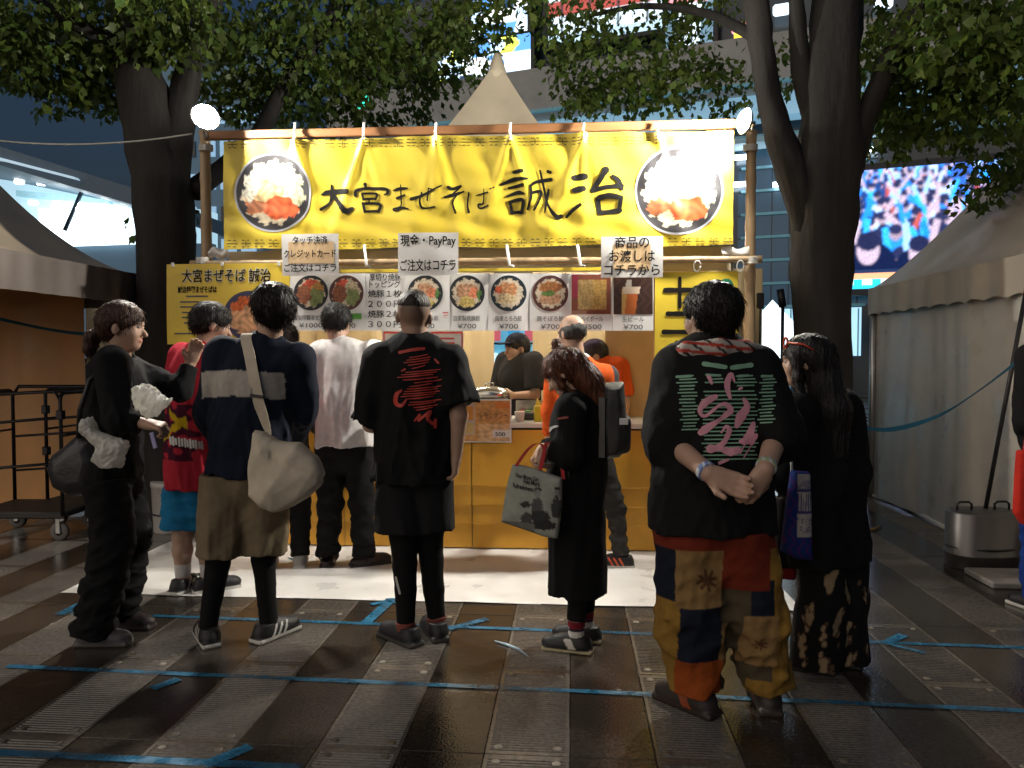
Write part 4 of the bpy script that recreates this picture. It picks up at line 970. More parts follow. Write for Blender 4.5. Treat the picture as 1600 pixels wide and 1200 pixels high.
# tall yellow flag at the right
e, sf, w_, h_ = sheet('nobori_flag', 1021, 1153, 424, 822, 5.345, YEL, 'tall yellow vertical flag with black characters by the right post', 'flag', .014, .002)
k = 5.345 / FPX; pc = 1087
x, z = (1062 - pc) * k, h_ - (470 - 424) * k
strokes_mesh([[(0, 36, 5.5), (0, -8, 5.5)], [(-22, 18, 7.5), (24, 18, 7.5)], [(-18, -18, 7), (22, -18, 7)], [(-24, -46, 7), (28, -46, 7)], [(-4, -62, 6), (-16, -78, 7)], [(-6, -69, 6), (26, -69, 6)], [(-4, -84, 6), (24, -84, 6)], [(-26, -100, 6), (30, -100, 6)], [(6, -69, 6), (6, -124, 6)]], lambda u, v, j: sf(x + u * k, z + v * k, .004 + .0003 * j)).build('lettering', INK, e)
x, z = (1131 - pc) * k, h_ - (448 - 424) * k
strokes_mesh([[(-9, -2, 4), (-5, 8, 6), (5, 9, 6), (9, 0, 6), (7, -10, 5)]], lambda u, v, j: sf(x + u * k, z + v * k, .004)).build('green_mark', mat('teal_print', (.02, .2, .11), .5), e)
for px in (1086, 1150):
    q = MB(); cx_ = (px - pc) * k; q.tube([(cx_ + .022 * math.cos(t), -.06 - .008 * math.sin(t), h_ + .03 + .036 * math.sin(t)) for t in [2 * math.pi * i / 16 for i in range(17)]], .004, 6); q.build('hanging_loop', TIE, e, True)
# red framed notices below the menus
for px0, px1, py0, py1, lab in ((598, 672, 515, 640, 'white red-framed notice sheet behind the bald man'), (672, 724, 517, 596, 'narrower white red-framed notice sheet beside the bald man')):
    e, sf, w_, h_ = sheet('notice_sheet', px0, px1, py0, py1, 5.36, PAPER, lab, 'notice', .003)
    b_ = .012; bars(e, sf, [(-w_ * .46, w_ * .46, h_ * .965, b_), (-w_ * .46, w_ * .46, h_ * .04, b_)], REDP, .003, 'red_frame')
    q = MB()
    for s_ in (-1, 1): q.add([sf(s_ * w_ * .46 - .004, h_ * .04, .0033), sf(s_ * w_ * .46 + .004, h_ * .04, .0033), sf(s_ * w_ * .46 + .004, h_ * .965, .0033), sf(s_ * w_ * .46 - .004, h_ * .965, .0033)], [(0, 1, 2, 3)])
    q.build('red_frame', REDP, e)
    bars(e, sf, [(-w_ * .34, w_ * random.uniform(.1, .36), h_ * (.85 - .09 * i), .012) for i in range(7)], REDP if px0 > 650 else GRAYT)
    if px0 < 650:
        for i, c in enumerate(((.6, .45, .2), (.05, .2, .6), (.5, .25, .15), (.6, .2, .05), (.65, .12, .02))): bars(e, sf, [(-w_ * .1 + i * .045, -w_ * .1 + i * .045 + .035, h_ * .9, .035)], mat('notice_colour_%d' % i, c), .004, 'colour_square')

# ------------------------------------------------------------------ counter
CTR = mat('orange_counter_cloth', (.68, .34, .03), .5, var=.10, vs=5, bump=.12, bs=12)
ct = empty('stall_counter', ((XSL + XSR) / 2, YC, 0), 0, 'orange cloth-fronted serving counter with pale top edge', 'counter')
hw = (XSR - XSL) / 2 - .05; ztop = AY(800, 660, YC).z
def cprof(t):               # stepped drape of the skirt, t from top 0 to floor 1
    z = ztop - .05 - t * (ztop - .06); o = 0
    for zs in (.464, .324, .187):
        o += .012 / (1 + math.exp((zs - z) / .0012))
    return o, z
for kx in range(4):
    x0 = -hw + kx * hw / 2; x1 = x0 + hw / 2 - .006; q = MB()
    q.grid(16, 190, lambda u, v: (x0 + (x1 - x0) * u, -cprof(v)[0] - .006 * math.sin((x0 + (x1 - x0) * u) * 7 + 2 * v) * v - .002 * math.sin((x0 + u) * 31), cprof(v)[1] + .006 * v))
    q.build('skirt_panel', CTR, ct, True)
q = MB(); q.bbox((0, .30, ztop - .018), (2 * hw + .04, .68, .036), .006); q.build('counter_top', mat('counter_white', (.72, .69, .62), .3), ct)
q = MB(); q.bbox((0, .33, (ztop - .06) / 2), (2 * hw - .06, .6, ztop - .06), .004); q.build('counter_carcass', mat('plywood', (.4, .28, .15), .6), ct)
# inner partitions
PARTM = mat('beige_partition', (.50, .39, .22), .55, var=.08, vs=2, bump=.1, bs=5)
for px0, px1, Y, lab in ((330, 772, 7.4, 'beige vinyl partition behind the counter left of the gap'), (832, 1190, 7.4, 'beige vinyl partition behind the counter right of the gap')):
    a_, b_ = AY(px0, 600, Y), AY(px1, 600, Y); q = MB()
    q.grid(60, 10, lambda u, v: (a_.x + (b_.x - a_.x) * u, Y + .02 * math.sin(u * 40) + .012 * math.sin(u * 93 + v), .02 + 2.2 * v)); tag(q.build('partition', PARTM, None, True), lab, 'partition')
q = MB(); a_, b_ = AY(945, 600, 6.1), AY(1022, 600, 6.1); q.bbox(((a_.x + b_.x) / 2, 6.1, 1.05), (b_.x - a_.x, .03, 2.1), .006); tag(q.build('side_panel', mat('tan_board', (.48, .32, .16), .5, var=.1)), 'tan board standing inside the stall beside the yellow flag', 'panel')
# cool lit shop seen through the gap
e = empty('display_shelf', (AY(802, 556, 13).x, 13, 0), 0, 'blue-lit display shelves seen through the gap behind the cook', 'shelf')
q = MB(); q.box((0, .5, 1.2), (2.4, .8, 2.4)); q.build('cabinet', mat('cool_cabinet', (.2, .4, .5), emit=(.10, .38, .55), es=.5, var=.4, vs=5), e)
for i in range(5):
    q = MB(); q.box((0, .04, .35 + i * .42), (2.4, .1, .035)); q.build('shelf_board', DARKGLASS, e)
    for j in range(7):
        q = MB(); q.bbox((-1.0 + j * .33 + random.uniform(-.04, .04), .06, .50 + i * .42), (.2, .06, .22), .02); q.build('shelf_item', mat('shelf_item_%d' % ((i + j * 2) % 4), ((.3, .7, .9), (.05, .3, .5), (.6, .8, .9), (.5, .1, .15))[(i + j * 2) % 4], emit=((.2, .6, .8), (.02, .2, .4), (.5, .75, .85), (.4, .08, .1))[(i + j * 2) % 4], es=.7), e)
# light tube inside
for px in (640, 960):
    p = AY(px, 500, 6.4); e = empty('tube_light', (p.x, 6.4, 2.38), 0, 'fluorescent tube lamp under the stall roof %s' % ('over the cook' if px < 700 else 'over the handing-out side'), 'lamp')
    q = MB(); q.tube([(-.55, 0, 0), (.55, 0, 0)], .016, 10); q.build('tube', mat('tube_glow', (1, 1, 1), emit=(1, .90, .74), es=110, var=0), e, True)
    q = MB(); q.bbox((0, 0, .035), (1.16, .06, .03), .006); q.build('housing', mat('lamp_white', (.8, .8, .78), .4), e)
    q = MB(); q.tube([(0, 0, .05), (0, 0, .28)], .004, 5); q.build('wire', TIE, e)

# ------------------------------------------------------------------ things on the counter
STEEL = mat('stainless', (.55, .55, .53), .22, .95, var=.08, vs=8)
def onc(px, Y=5.7): p = AY(px, 650, Y); return V((p.x, Y, ztop))
p = onc(765, 5.68); e = empty('chafing_pan', p, 0, 'stainless steel food warmer with domed lid on a wire stand', 'food warmer')
q = MB(); q.bbox((0, 0, .135), (.30, .22, .07), .015); q.build('pan', STEEL, e)
q = MB(); q.lathe([(.155, .172), (.15, .20), (.12, .235), (.06, .25), (.0001, .252)], n=28); o = q.build('lid', STEEL, e, True); o.scale = (1, .75, 1)
q = MB(); q.tube([(-.03, 0, .25), (-.03, 0, .272), (.03, 0, .272), (.03, 0, .25)], .006, 6); q.build('lid_handle', STEEL, e, True)
q = MB()
for sx in (-1, 1):
    for sy in (-1, 1): q.tube([(sx * .15, sy * .11, 0), (sx * .15, sy * .11, .10)], .005, 6)
q.tube([(-.16, -.12, .1), (.16, -.12, .1), (.16, .12, .1), (-.16, .12, .1), (-.16, -.12, .1)], .006, 6); q.tube([(-.16, -.12, .08), (.16, -.12, .08)], .004, 6); q.build('wire_stand', STEEL, e, True)
p = onc(840, 5.56); e = empty('squeeze_bottle', p, 0, 'yellow squeeze bottle with pointed nozzle on the counter', 'bottle')
q = MB(); q.lathe([(.027, 0), (.028, .004), (.028, .10), (.024, .115), (.013, .122)], n=18); q.build('bottle_body', mat('yellow_plastic', (.62, .50, .03), .35, trans=.2), e, True)
q = MB(); q.lathe([(.014, .122), (.014, .135), (.006, .145), (.003, .168), (.0001, .168)], n=14); q.build('nozzle', mat('yellow_cap', (.75, .55, .02), .4), e, True)
p = onc(812, 5.52); e = empty('paper_cup', p, 0, 'white paper cup standing beside the yellow squeeze bottle', 'cup')
q = MB(); q.lathe([(.028, 0), (.038, .072), (.0395, .074), (.036, .072), (.027, .005), (.0001, .004)], n=20); q.build('cup_body', mat('white_cup', (.78, .74, .68), .5), e, True)
p = onc(825, 5.75); e = empty('condiment_tray', p, 0, 'black condiment tray with steel back behind the cup and bottle', 'tray')
q = MB(); q.bbox((0, 0, .03), (.18, .2, .05), .008); q.build('tray', mat('black_plastic', (.02, .02, .02), .4), e)
q = MB(); q.bbox((.01, .12, .07), (.22, .012, .13), .004); q.build('back_plate', STEEL, e)
for k_, (dx, c_) in enumerate(((-.05, (.35, .06, .02)), (.0, (.1, .25, .03)), (.05, (.5, .35, .1)))):
    q = MB(); q.lathe([(.024, .055), (.022, .064), (.0001, .07)], (dx, 0, 0), 12); q.build('condiment', mat('condiment_%d' % k_, c_, .5), e, True)
p = onc(851, 5.60); q = MB(); q.lathe([(.022, 0), (.022, .10), (.018, .11), (.0001, .112)], n=14); o = q.build('spice_jar', mat('label_yellow', (.6, .42, .06), .4, var=.3, vs=30), None, True); o.location = p; tag(o, 'small yellow labelled jar beside the squeeze bottle', 'jar')
p = onc(487, 5.58); e = empty('tablet_display', p, 0, 'small glowing order display on the counter beside the white-shirted man', 'display')
q = MB(); q.bbox((0, 0, .06), (.10, .02, .12), .006); q.build('case', mat('white_cup'), e)
picture('display', 8, 8, lambda u, v: np.where(((v * 6).astype(int) % 2 == 0)[:, None], np.array((1, .9, .82)), np.array((1, .78, .7))), (-.044, -.0125, .01), (.088, 0, 0), (0, 0, .10), SCREEN, e)
# drinks poster on the counter front
def drink(u, v):
    n = np.sin(u * 23 + 2 * np.sin(v * 17)) * np.sin(v * 29 + 2 * np.sin(u * 13)); c = np.array((.55, .27, .09)) * (1 + .25 * n)[:, None]
    m_ = (np.abs(u - .2) < .13) & (v > .15) & (v < .93); c[m_] = (.42, .38, .36)
    m_ = (np.abs(u - .2) < .10) & (v > .5) & (v < .88); c[m_] = (.6, .24, .05)
    m_ = (np.abs(u - .2) < .10) & (v > .2) & (v < .45); c[m_] = (.55, .38, .14)
    m_ = (u > .4) & (v < .42); c[m_] = np.array((.6, .36, .18)) * (1 + .3 * n[m_])[:, None]
    m_ = (u > .68) & (v > .1) & (v < .27); c[m_] = (.66, .6, .55)
    m_ = (u > .72) & (v > .82) & (v < .95); c[m_] = (.6, .2, .05); return np.clip(c, 0, 1)
e, sf, w_, h_ = sheet('drinks_poster', 713, 799, 624, 691, YC - .05, PAPER, 'orange canned-drink poster taped to the counter front', 'poster', .003)
o = picture('photo_print', 44, 34, drink, (-w_ * .475, 0, h_ * .03), (w_ * .95, 0, 0), (0, 0, h_ * .94), PRINT, e)
for v_ in o.data.vertices: v_.co = sf(v_.co.x, v_.co.z, .003)
lettering(e, sf, 'レモンサワー', w_ * .18, h_ * .62, .05, w_ * .5, mat('brown_ink', (.12, .06, .03), .6), .0006, .005); lettering(e, sf, '500', w_ * .30, h_ * .19, .04, w_ * .18, INK, .0006, .005)

# ------------------------------------------------------------------ bucket, carts, weight, pole, base
p = G(252, 836); e = empty('lidded_bucket', (p.x, p.y + .15, 0), 0, 'white plastic bucket with dark band behind the red-shirted man', 'bucket')
q = MB(); q.lathe([(.125, 0), (.13, .01), (.142, .36), (.147, .362), (.147, .40), (.14, .405), (.0001, .408)], n=28); q.build('bucket_body', mat('bucket_white', (.66, .63, .58), .4, var=.08), e, True)
q = MB(); q.lathe([(.1345, .14), (.1375, .14), (.138, .155), (.1345, .155)], n=28); q.build('band', mat('band_dark', (.06, .05, .05), .5), e, True)
BLK = mat('black_steel', (.03, .028, .03), .4, .5, var=.15)
def cage(px, py, rz, label):
    p = G(px, py); e = empty('roll_cart', p, rz, label, 'cart')
    L_, W_, H_ = .72, .55, 1.12
    q = MB(); q.bbox((0, 0, .20), (L_, W_, .05), .01); q.build('deck', mat('cart_deck', (.05, .045, .04), .6), e)
    for sx in (-1, 1):
        q = MB(); x = sx * L_ / 2; r_ = .05; pts = [(x, -W_ / 2, .2), (x, -W_ / 2, H_ - r_)] + [(x, -W_ / 2 + r_ - r_ * math.cos(t), H_ - r_ + r_ * math.sin(t)) for t in (.4, .8, 1.2, 1.57)] + [(x, W_ / 2 - r_ + r_ * math.sin(t), H_ - r_ + r_ * math.cos(t)) for t in (0.01, .4, .8, 1.2, 1.57)] + [(x, W_ / 2, .2)]
        q.tube(pts, .014, 8); q.build('end_frame', BLK, e, True)
        for z in (.50, .80): q = MB(); q.tube([(x, -W_ / 2, z), (x, W_ / 2, z)], .009, 8); q.build('rung', BLK, e, True)
        for z in (.62, .96):
            q = MB(); q.bbox((x, -W_ / 2, z), (.05, .05, .07), .006); q.build('bracket', BLK, e)
    q = MB(); z = H_; x0 = -L_ / 2; pts = [(-L_ / 2, W_ / 2, .2), (-L_ / 2, W_ / 2, H_ - .05), (-L_ / 2 + .05, W_ / 2, H_ + .03), (L_ / 2 - .05, W_ / 2, H_ + .03), (L_ / 2, W_ / 2, H_ - .05), (L_ / 2, W_ / 2, .2)]; q.tube(pts, .014, 8); q.build('back_frame', BLK, e, True)
    for z in (.46, .74): q = MB(); q.tube([(-L_ / 2, W_ / 2, z), (L_ / 2, W_ / 2, z + .05)], .010, 8); q.build('rung', BLK, e, True)
    for z in (.54, .88): q = MB(); q.tube([(-L_ / 2, -W_ / 2, z), (L_ / 2, -W_ / 2, z + .06)], .011, 8); q.build('rung', BLK, e, True)
    q = MB(); pts = [(-L_ / 2, -W_ / 2, H_ - .02), (L_ / 2 - .04, -W_ / 2, H_ + .015), (L_ / 2, -W_ / 2, H_ - .05)]; q.tube(pts, .013, 8); q.build('front_bar', BLK, e, True)
    for sx in (-1, 1):
        for sy in (-1, 1):
            c = empty('caster', (sx * (L_ / 2 - .06), sy * (W_ / 2 - .06), 0)); c.parent = e
            Mx = Matrix.Rotation(R(90), 3, 'X') @ Matrix.Rotation(R(0), 3, 'Z')
            q = MB(); q.lathe([(.030, -.018), (.062, -.018), (.07, -.010), (.07, .010), (.062, .018), (.030, .018)], (0, 0, .07), 22, Mx); q.build('tyre', mat('grey_rubber', (.22, .20, .18), .6), c, True)
            q = MB(); q.lathe([(.0001, -.020), (.031, -.0195), (.031, .0195), (.0001, .020)], (0, 0, .07), 16, Mx); q.build('hub', mat('stainless'), c, True)
            q = MB(); q.box((0, -.028, .115), (.03, .004, .11)); q.box((0, .028, .115), (.03, .004, .11)); q.box((0, 0, .172), (.05, .06, .008)); q.build('fork', mat('stainless'), c)
cage(60, 834, R(4), 'black tubular roll cart with caster wheels beside the tan tent wall')
cage(172, 812, R(-3), 'second black roll cart tucked behind the black-clad woman')
# tent weight with pole
p = G(1534, 884); e = empty('tent_weight', p, R(8), 'oval stainless steel tent weight with handles by the beige wall', 'tent weight')
q = MB()
def ovl(r, z, n=36): return [(r[0] * math.copysign(abs(math.cos(t)) ** .8, math.cos(t)), r[1] * math.copysign(abs(math.sin(t)) ** .8, math.sin(t)), z) for t in [2 * math.pi * i / n for i in range(n)]]
prof = [(.23, .15, 0), (.235, .155, .01), (.235, .155, .085), (.24, .16, .09), (.24, .16, .10), (.232, .152, .105), (.232, .152, .36), (.225, .145, .372), (.20, .12, .376), (.0005, .0005, .378)]
vs = [pt for a_, b_, z in prof for pt in ovl((a_, b_), z)]; n = 36
q.add(vs, [(i * n + k, i * n + (k + 1) % n, (i + 1) * n + (k + 1) % n, (i + 1) * n + k) for i in range(len(prof) - 1) for k in range(n)] + [tuple(range(n))[::-1]])
q.build('drum', mat('brushed_steel', (.17, .16, .155), .42, .85, var=.15, vs=6, stretch=(1, 1, .1)), e, True)
for x in (-.13, .13):
    q = MB(); q.tube([(x - .05, 0, .37), (x - .05, 0, .415), (x - .03, 0, .43), (x + .03, 0, .43), (x + .05, 0, .415), (x + .05, 0, .37)], .008, 8); q.build('handle', BLK, e, True)
q = MB(); q.tube([(.236 * math.cos(t), .157 * math.sin(t), .14) for t in [2 * math.pi * i / 30 for i in range(31)]], .007, 6); q.build('strap_band', BLK, e, True)
q = MB(); a_ = AY(1540, 792, p.y + .0); b_ = AY(1606, 440, p.y - .1); q.tube([V((a_.x, a_.y, .385)), b_], .014, 8); tag(q.build('guy_pole', BLK, None, True), 'thin black pole leaning up from the steel tent weight', 'pole')
q = MB(); p2 = G(1570, 905); q.bbox((p2.x + .12, p2.y - .05, .02), (.62, .34, .04), .008); tag(q.build('base_plate', mat('concrete_plate', (.30, .28, .26), .6, var=.2)), 'pale flat base plate lying in front of the tent weight', 'plate')
# white hose along the tent foot
q = MB(); pts = [G(1352, 772), G(1385, 782), G(1412, 790), G(1440, 806), G(1470, 822), G(1496, 836)]; q.tube([V((v.x - .03 + .01 * math.sin(i * 3), v.y, .02 + .006 * math.sin(i * 5))) for i, v in enumerate(pts)], .02, 8); tag(q.build('rolled_hem', mat('white_cloth'), None, True), 'white rolled plastic hem along the foot of the beige tent', 'hem')
# microphone-like pole beyond the right post and its cable box
q = MB(); a_ = AY(1222, 560, 9.0); q.tube([(a_.x, 9.0, 0), (a_.x, 9.0, AY(1222, 462, 9).z)], .02, 8); q.tube([(a_.x, 9, AY(1222, 480, 9).z), (a_.x - .03, 9, AY(1218, 452, 9).z)], .045, 8); tag(q.build('lamp_stand', BLK, None, True), 'thin dark stand in the plaza beyond the right bamboo post', 'stand')
q = MB(); a_ = AY(1188, 470, 5.5); q.bbox(a_, (.045, .04, .11), .006); q.tube([a_, a_ + V((.0, 0, -.25)), a_ + V((-.01, 0, -.6)), a_ + V((0, 0, -1.2))], .006, 6); tag(q.build('switch_box', BLK), 'small black switch box and cable on the right bamboo post', 'switch box')
# ------------------------------------------------------------------ people
def A(*v): return np.array(v, float)
def rotm(yaw=0, pitch=0, roll=0): return np.array(Matrix.Rotation(R(yaw), 3, 'Z') @ Matrix.Rotation(R(pitch), 3, 'X') @ Matrix.Rotation(R(roll), 3, 'Y'))
SK = A(.50, .315, .225); BLACK = A(.0075, .0075, .008); HBLK = A(.011, .009, .008)
def poly_sd(x, y, poly):
    P_ = np.array(poly, float); d = np.full(x.shape, 1e9); s = np.ones(x.shape)
    n = len(P_)
    for i in range(n):
        a, b = P_[i], P_[i - 1]; ex, ey = b - a; wx, wy = x - a[0], y - a[1]
        t = np.clip((wx * ex + wy * ey) / (ex * ex + ey * ey), 0, 1); d = np.minimum(d, (wx - ex * t) ** 2 + (wy - ey * t) ** 2)
        c1, c2, c3 = y >= a[1], y < b[1], ex * wy > ey * wx
        m_ = (c1 & c2 & c3) | (~c1 & ~c2 & ~c3); s = np.where(m_, -s, s)
    return s * np.sqrt(d)
def f_poly(F, poly, th, rd=.01, k=.01, y0=0, bulge=0.0):      # outline in (x,z), thickness along y
    P_ = np.array(poly); lo = P_.min(0); hi = P_.max(0); c = (lo + hi) / 2; hf = (hi - lo) / 2
    sl, X, Y, Z = F.sub((lo[0] - .04, y0 - th - bulge - .04, lo[1] - .04), (hi[0] + .04, y0 + th + bulge + .04, hi[1] + .04))
    XX, ZZ = np.broadcast_arrays(X[:, 0, :], Z[:, 0, :]); d2 = poly_sd(XX, ZZ, poly)[:, None, :]
    t2 = th + bulge * np.clip(-d2 / (.5 * min(hf)), 0, 1) ** .6
    q1, q2 = d2 + rd, np.abs(Y - y0) - t2 + rd
    d = np.sqrt(np.maximum(q1, 0) ** 2 + np.maximum(q2, 0) ** 2) + np.minimum(np.maximum(q1, q2), 0) - rd
    F.comb(sl, d.astype(np.float32), k)
class Person:
    def __init__(s, label, px, py, rz, H, lean=0.0, group=None):
        p = G(px, py); s.loc = V((p.x, p.y, 0)); s.rz = R(rz); s.H = H; s.s = H / 1.72
        s.e = empty('person', s.loc, s.rz, label, 'person', group)
        s.M = Matrix.Translation(s.loc) @ Matrix.Rotation(s.rz, 4, 'Z'); s.Mi = s.M.inverted()
        k = s.s; j = {}
        j['pelvis'] = A(0, 0, .93) * k; j['waist'] = A(0, lean * .3, 1.08) * k; j['chest'] = A(0, lean * .75, 1.30) * k
        j['neck'] = A(0, lean, 1.45) * k; j['head'] = A(0, lean * 1.25 + .02, 1.605) * k
        for n, sg in (('L', -1), ('R', 1)):
            j['hip' + n] = A(sg * .085, 0, .90) * k; j['knee' + n] = A(sg * .10, .015, .49) * k; j['ank' + n] = A(sg * .105, -.02, .085) * k
            j['sh' + n] = A(sg * .178, lean * .95, 1.40) * k; j['el' + n] = A(sg * .225, lean * .6 - .02, 1.13) * k; j['wr' + n] = A(sg * .235, lean * .4 + .04, .89) * k
            j['toe' + n] = sg * -8.0
        s.j = j; s.hr = (0, 0, 0)
    def L(s, px, py, dy=0.0): p = AY(px, py, s.loc.y + dy); return np.array(s.Mi @ p)
    def bounds(s, keys, m=.16):
        P_ = np.array([s.j[k] for k in keys]); return P_.min(0) - m, P_.max(0) + m
    def hp(s, *l): return s.j['head'] + rotm(*s.hr) @ (A(*l) * s.s)
    # --- skin
    def body(s, vox=.0065, legs=False, hands='LR', tint=1.0, hand=None, scalp=None, feet=False, bw=1.0):
        k = s.s; keys = ['pelvis', 'neck', 'head', 'shL', 'shR', 'elL', 'elR', 'wrL', 'wrR'] + (['ankL', 'ankR', 'kneeL', 'kneeR'] if legs else [])
        lo, hi = s.bounds(keys, .23); lo[2] = max(lo[2], -.02); F = Field(lo, hi, vox); j = s.j; M_ = rotm(*s.hr)
        F.chain([j['pelvis'], j['waist'], j['chest']], [.125 * k, .115 * k, .13 * k], .03, .7)
        F.cone(j['chest'], j['neck'] - A(0, 0, .04), .13 * k, .07 * k, .03, .7)
        F.cone(j['neck'] - A(0, 0, .05), s.hp(0, -.02, -.03), .062 * k * bw, .052 * k * bw, .02)
        for n in 'LR':
            F.cone(j['sh' + n] * A(.6, 1, 1), j['sh' + n], .06 * k, .055 * k, .03); F.cone(j['sh' + n], j['el' + n], .050 * k * bw, .040 * k * bw, .02)
            F.cone(j['el' + n], j['wr' + n], .041 * k * bw, .027 * k * bw, .015)
            if legs:
                F.cone(j['hip' + n], j['knee' + n], .085 * k, .055 * k, .03); d = j['ank' + n] - j['knee' + n]
                F.cone(j['knee' + n], j['knee' + n] + d * .35, .054 * k, .056 * k, .02); F.cone(j['knee' + n] + d * .35, j['ank' + n], .056 * k, .036 * k, .02)
                F.cone(j['ank' + n], j['ank' + n] + A(0, .03, -.04), .036 * k, .04 * k, .02)
            if n in hands:
                h = (hand or {}).get(n, {}); d = unit(h.get('d', j['wr' + n] - j['el' + n])); pn = unit(h.get('n', A(1 if n == 'L' else -1, 0, 0))); pn = unit(pn - d * (pn @ d))
                sd = np.cross(d, pn); th = h.get('thumb', 1 if n == 'R' else -1); c1, c2 = h.get('curl', (.35, .45)); W_ = j['wr' + n]; q = k * h.get('size', 1.0)
                F.cone(W_, W_ + d * .03 * q, .026 * q, .03 * q, .015, .65, pn)
                for t_ in (-.022, 0, .022): F.cone(W_ + d * .025 * q + sd * t_ * .7 * q, W_ + d * .082 * q + sd * t_ * 1.15 * q, .019 * q, .0145 * q, .014)
                for i, (o_, ln) in enumerate(((.030, .066), (.010, .076), (-.010, .070), (-.029, .054))):
                    b = W_ + d * (.088 - .004 * abs(i - 1.2)) * q + sd * o_ * th * q; a1 = c1 * (1 + .06 * i); a2 = a1 + c2; a3 = a2 + c2 * .7
                    for a_, f_, r0, r1 in ((a1, .46, .0105, .0095), (a2, .30, .0095, .0088), (a3, .24, .0088, .0075)):
                        e_ = b + (d * math.cos(a_) + pn * math.sin(a_)) * ln * f_ * q; F.cone(b, e_, r0 * q, r1 * q, .004); b = e_
                b = W_ + d * .022 * q + sd * th * .026 * q; tv = unit(d * .62 + sd * th * .62 + pn * .42); e_ = b + tv * .036 * q
                F.cone(b, e_, .0145 * q, .0115 * q, .012); F.cone(e_, e_ + unit(d * .85 + sd * th * .25 + pn * .45) * .03 * q, .0115 * q, .009 * q, .004)
        # head with a face
        e = lambda c, r, kk=.02, op='u': F.ell(s.hp(*c), A(*r) * k, kk, M_, op)
        e((0, -.015, .035), (.077, .097, .088)); e((0, .022, -.030), (.061, .072, .085), .03); e((0, .062, -.088), (.026, .024, .022), .03)
        for sg in (-1, 1):
            e((sg * .04, .06, -.025), (.026, .026, .026), .03); e((sg * .032, .101, .010), (.017, .012, .010), .012, 's'); e((sg * .0775, -.008, -.008), (.011, .020, .032), .008)
        e((0, .083, .028), (.048, .018, .010), .02); F.cone(s.hp(0, .088, .008), s.hp(0, .112, -.030), .007 * k, .013 * k, .012); e((0, .088, -.060), (.021, .012, .0055), .006); e((0, .085, -.070), (.017, .012, .006), .006)
        sk = SK * tint; hd = j['head']; Mi = M_.T
        def col(P_):
            c = np.tile(sk, (len(P_), 1)); l = ((P_ - hd) @ M_) / k
            m_ = (np.abs(l[:, 0]) < .022) & (l[:, 1] > .07) & (np.abs(l[:, 2] + .064) < .009); c[m_] = sk * A(.85, .55, .55)
            for sg in (-1, 1):
                m_ = (np.abs(l[:, 0] - sg * .034) < .02) & (l[:, 1] > .06) & (np.abs(l[:, 2] - .030) < .005); c[m_] = HBLK * 3
            if scalp: c = scalp(l, c)
            return c
        o = F.build('body', SKIN, s.e, col)
        for sg in (-1, 1):
            E = Field(s.hp(sg * .032, .088, .008) - .03, s.hp(sg * .032, .088, .008) + .03, .003); E.ell(s.hp(sg * .032, .0875, .009), A(.0125, .0085, .0065) * k, .002, M_)
            E.build('eye', SHOEM, s.e, lambda P_: np.where((np.abs(((P_ - s.hp(sg * .032, .0875, .009)) @ M_)[:, :1]) < .0055 * k), A(.012, .008, .006), A(.6, .57, .54)))
        return o
    # --- upper garment
    def top(s, hem, rh, rw, rc, sl=None, flat=.70, col=BLACK, name='shirt', vox=.0085, fold=.007, ff=(24, 24, 9), rs=.072, seed=1, collar=None, bar=1.0, hemtilt=0.0, hood=False, k=.035, body_x=0.0):
        j = s.j; q = s.s; keys = ['pelvis', 'neck', 'shL', 'shR', 'elL', 'elR', 'wrL', 'wrR']; lo, hi = s.bounds(keys, .2); lo[2] = min(lo[2], hem * q - .05)
        lo[:2] = np.minimum(lo[:2], -rh * q - .08); hi[:2] = np.maximum(hi[:2], rh * q + .08)
        F = Field(lo, hi, vox); hp_ = A(j['pelvis'][0] * 1, j['pelvis'][1], hem * q)
        F.cone(hp_, j['waist'], rh * q, rw * q, k, flat, ca=True); F.cone(j['waist'], j['chest'], rw * q, rc * q, k, flat)
        up = j['chest'] * .45 + j['neck'] * .55; F.cone(j['chest'], up, rc * q, rc * .80 * q, k, flat * .95)
        for n in 'LR':
            F.cone(up - A(0, 0, .02), j['sh' + n] * A(.82, 1, 1) + A(0, 0, -.012), .085 * q, rs * q, k); F.cone(j['neck'] + A(0, -.015, -.03), j['sh' + n] + A(0, 0, -.004), .05 * q, rs * .86 * q, k)
            S, E, W_ = j['sh' + n], j['el' + n], j['wr' + n]
            fr_, r0, r1 = (sl or {}).get(n, (sl or {}).get('*', (.75, .075, .075)))
            if fr_ <= 1: F.cone(S, S + (E - S) * fr_, r0 * q, r1 * q, k * .9, cb=True)
            else:
                F.cone(S, E, r0 * q, (r0 * .5 + r1 * .5) * q, k * .9); F.cone(E, E + (W_ - E) * (fr_ - 1), (r0 * .5 + r1 * .5) * q, r1 * q, k * .6, cb=True)
        if collar: F.cone(j['neck'] - A(0, .0, .04), j['neck'] + A(0, .0, collar), .075 * q, .070 * q, .02, .95, cb=True)
        else: F.ell(j['neck'] + A(0, .015, .035), A(.066, .07, .045) * q, .01, op='s')
        if hood:
            F.cone(j['neck'] + A(-.075, -.05, -.01) * q, j['neck'] + A(.075, -.05, -.01) * q, .045 * q, .045 * q, .03); F.cone(j['neck'] + A(-.06, -.085, -.05) * q, j['neck'] + A(.06, -.085, -.05) * q, .05 * q, .05 * q, .04)
        fn = folds(seed, ff); zc = j['neck'][2]
        fn2 = folds(seed + 500, tuple(np.array(ff) * 2.3), 1.6); F.noise(lambda p: (2.6 * fn(p) + .9 * fn2(p)) * (.35 + .65 * ramp(zc - p[:, 2], .05, .35)), fold)
        s.hemz = hem * q
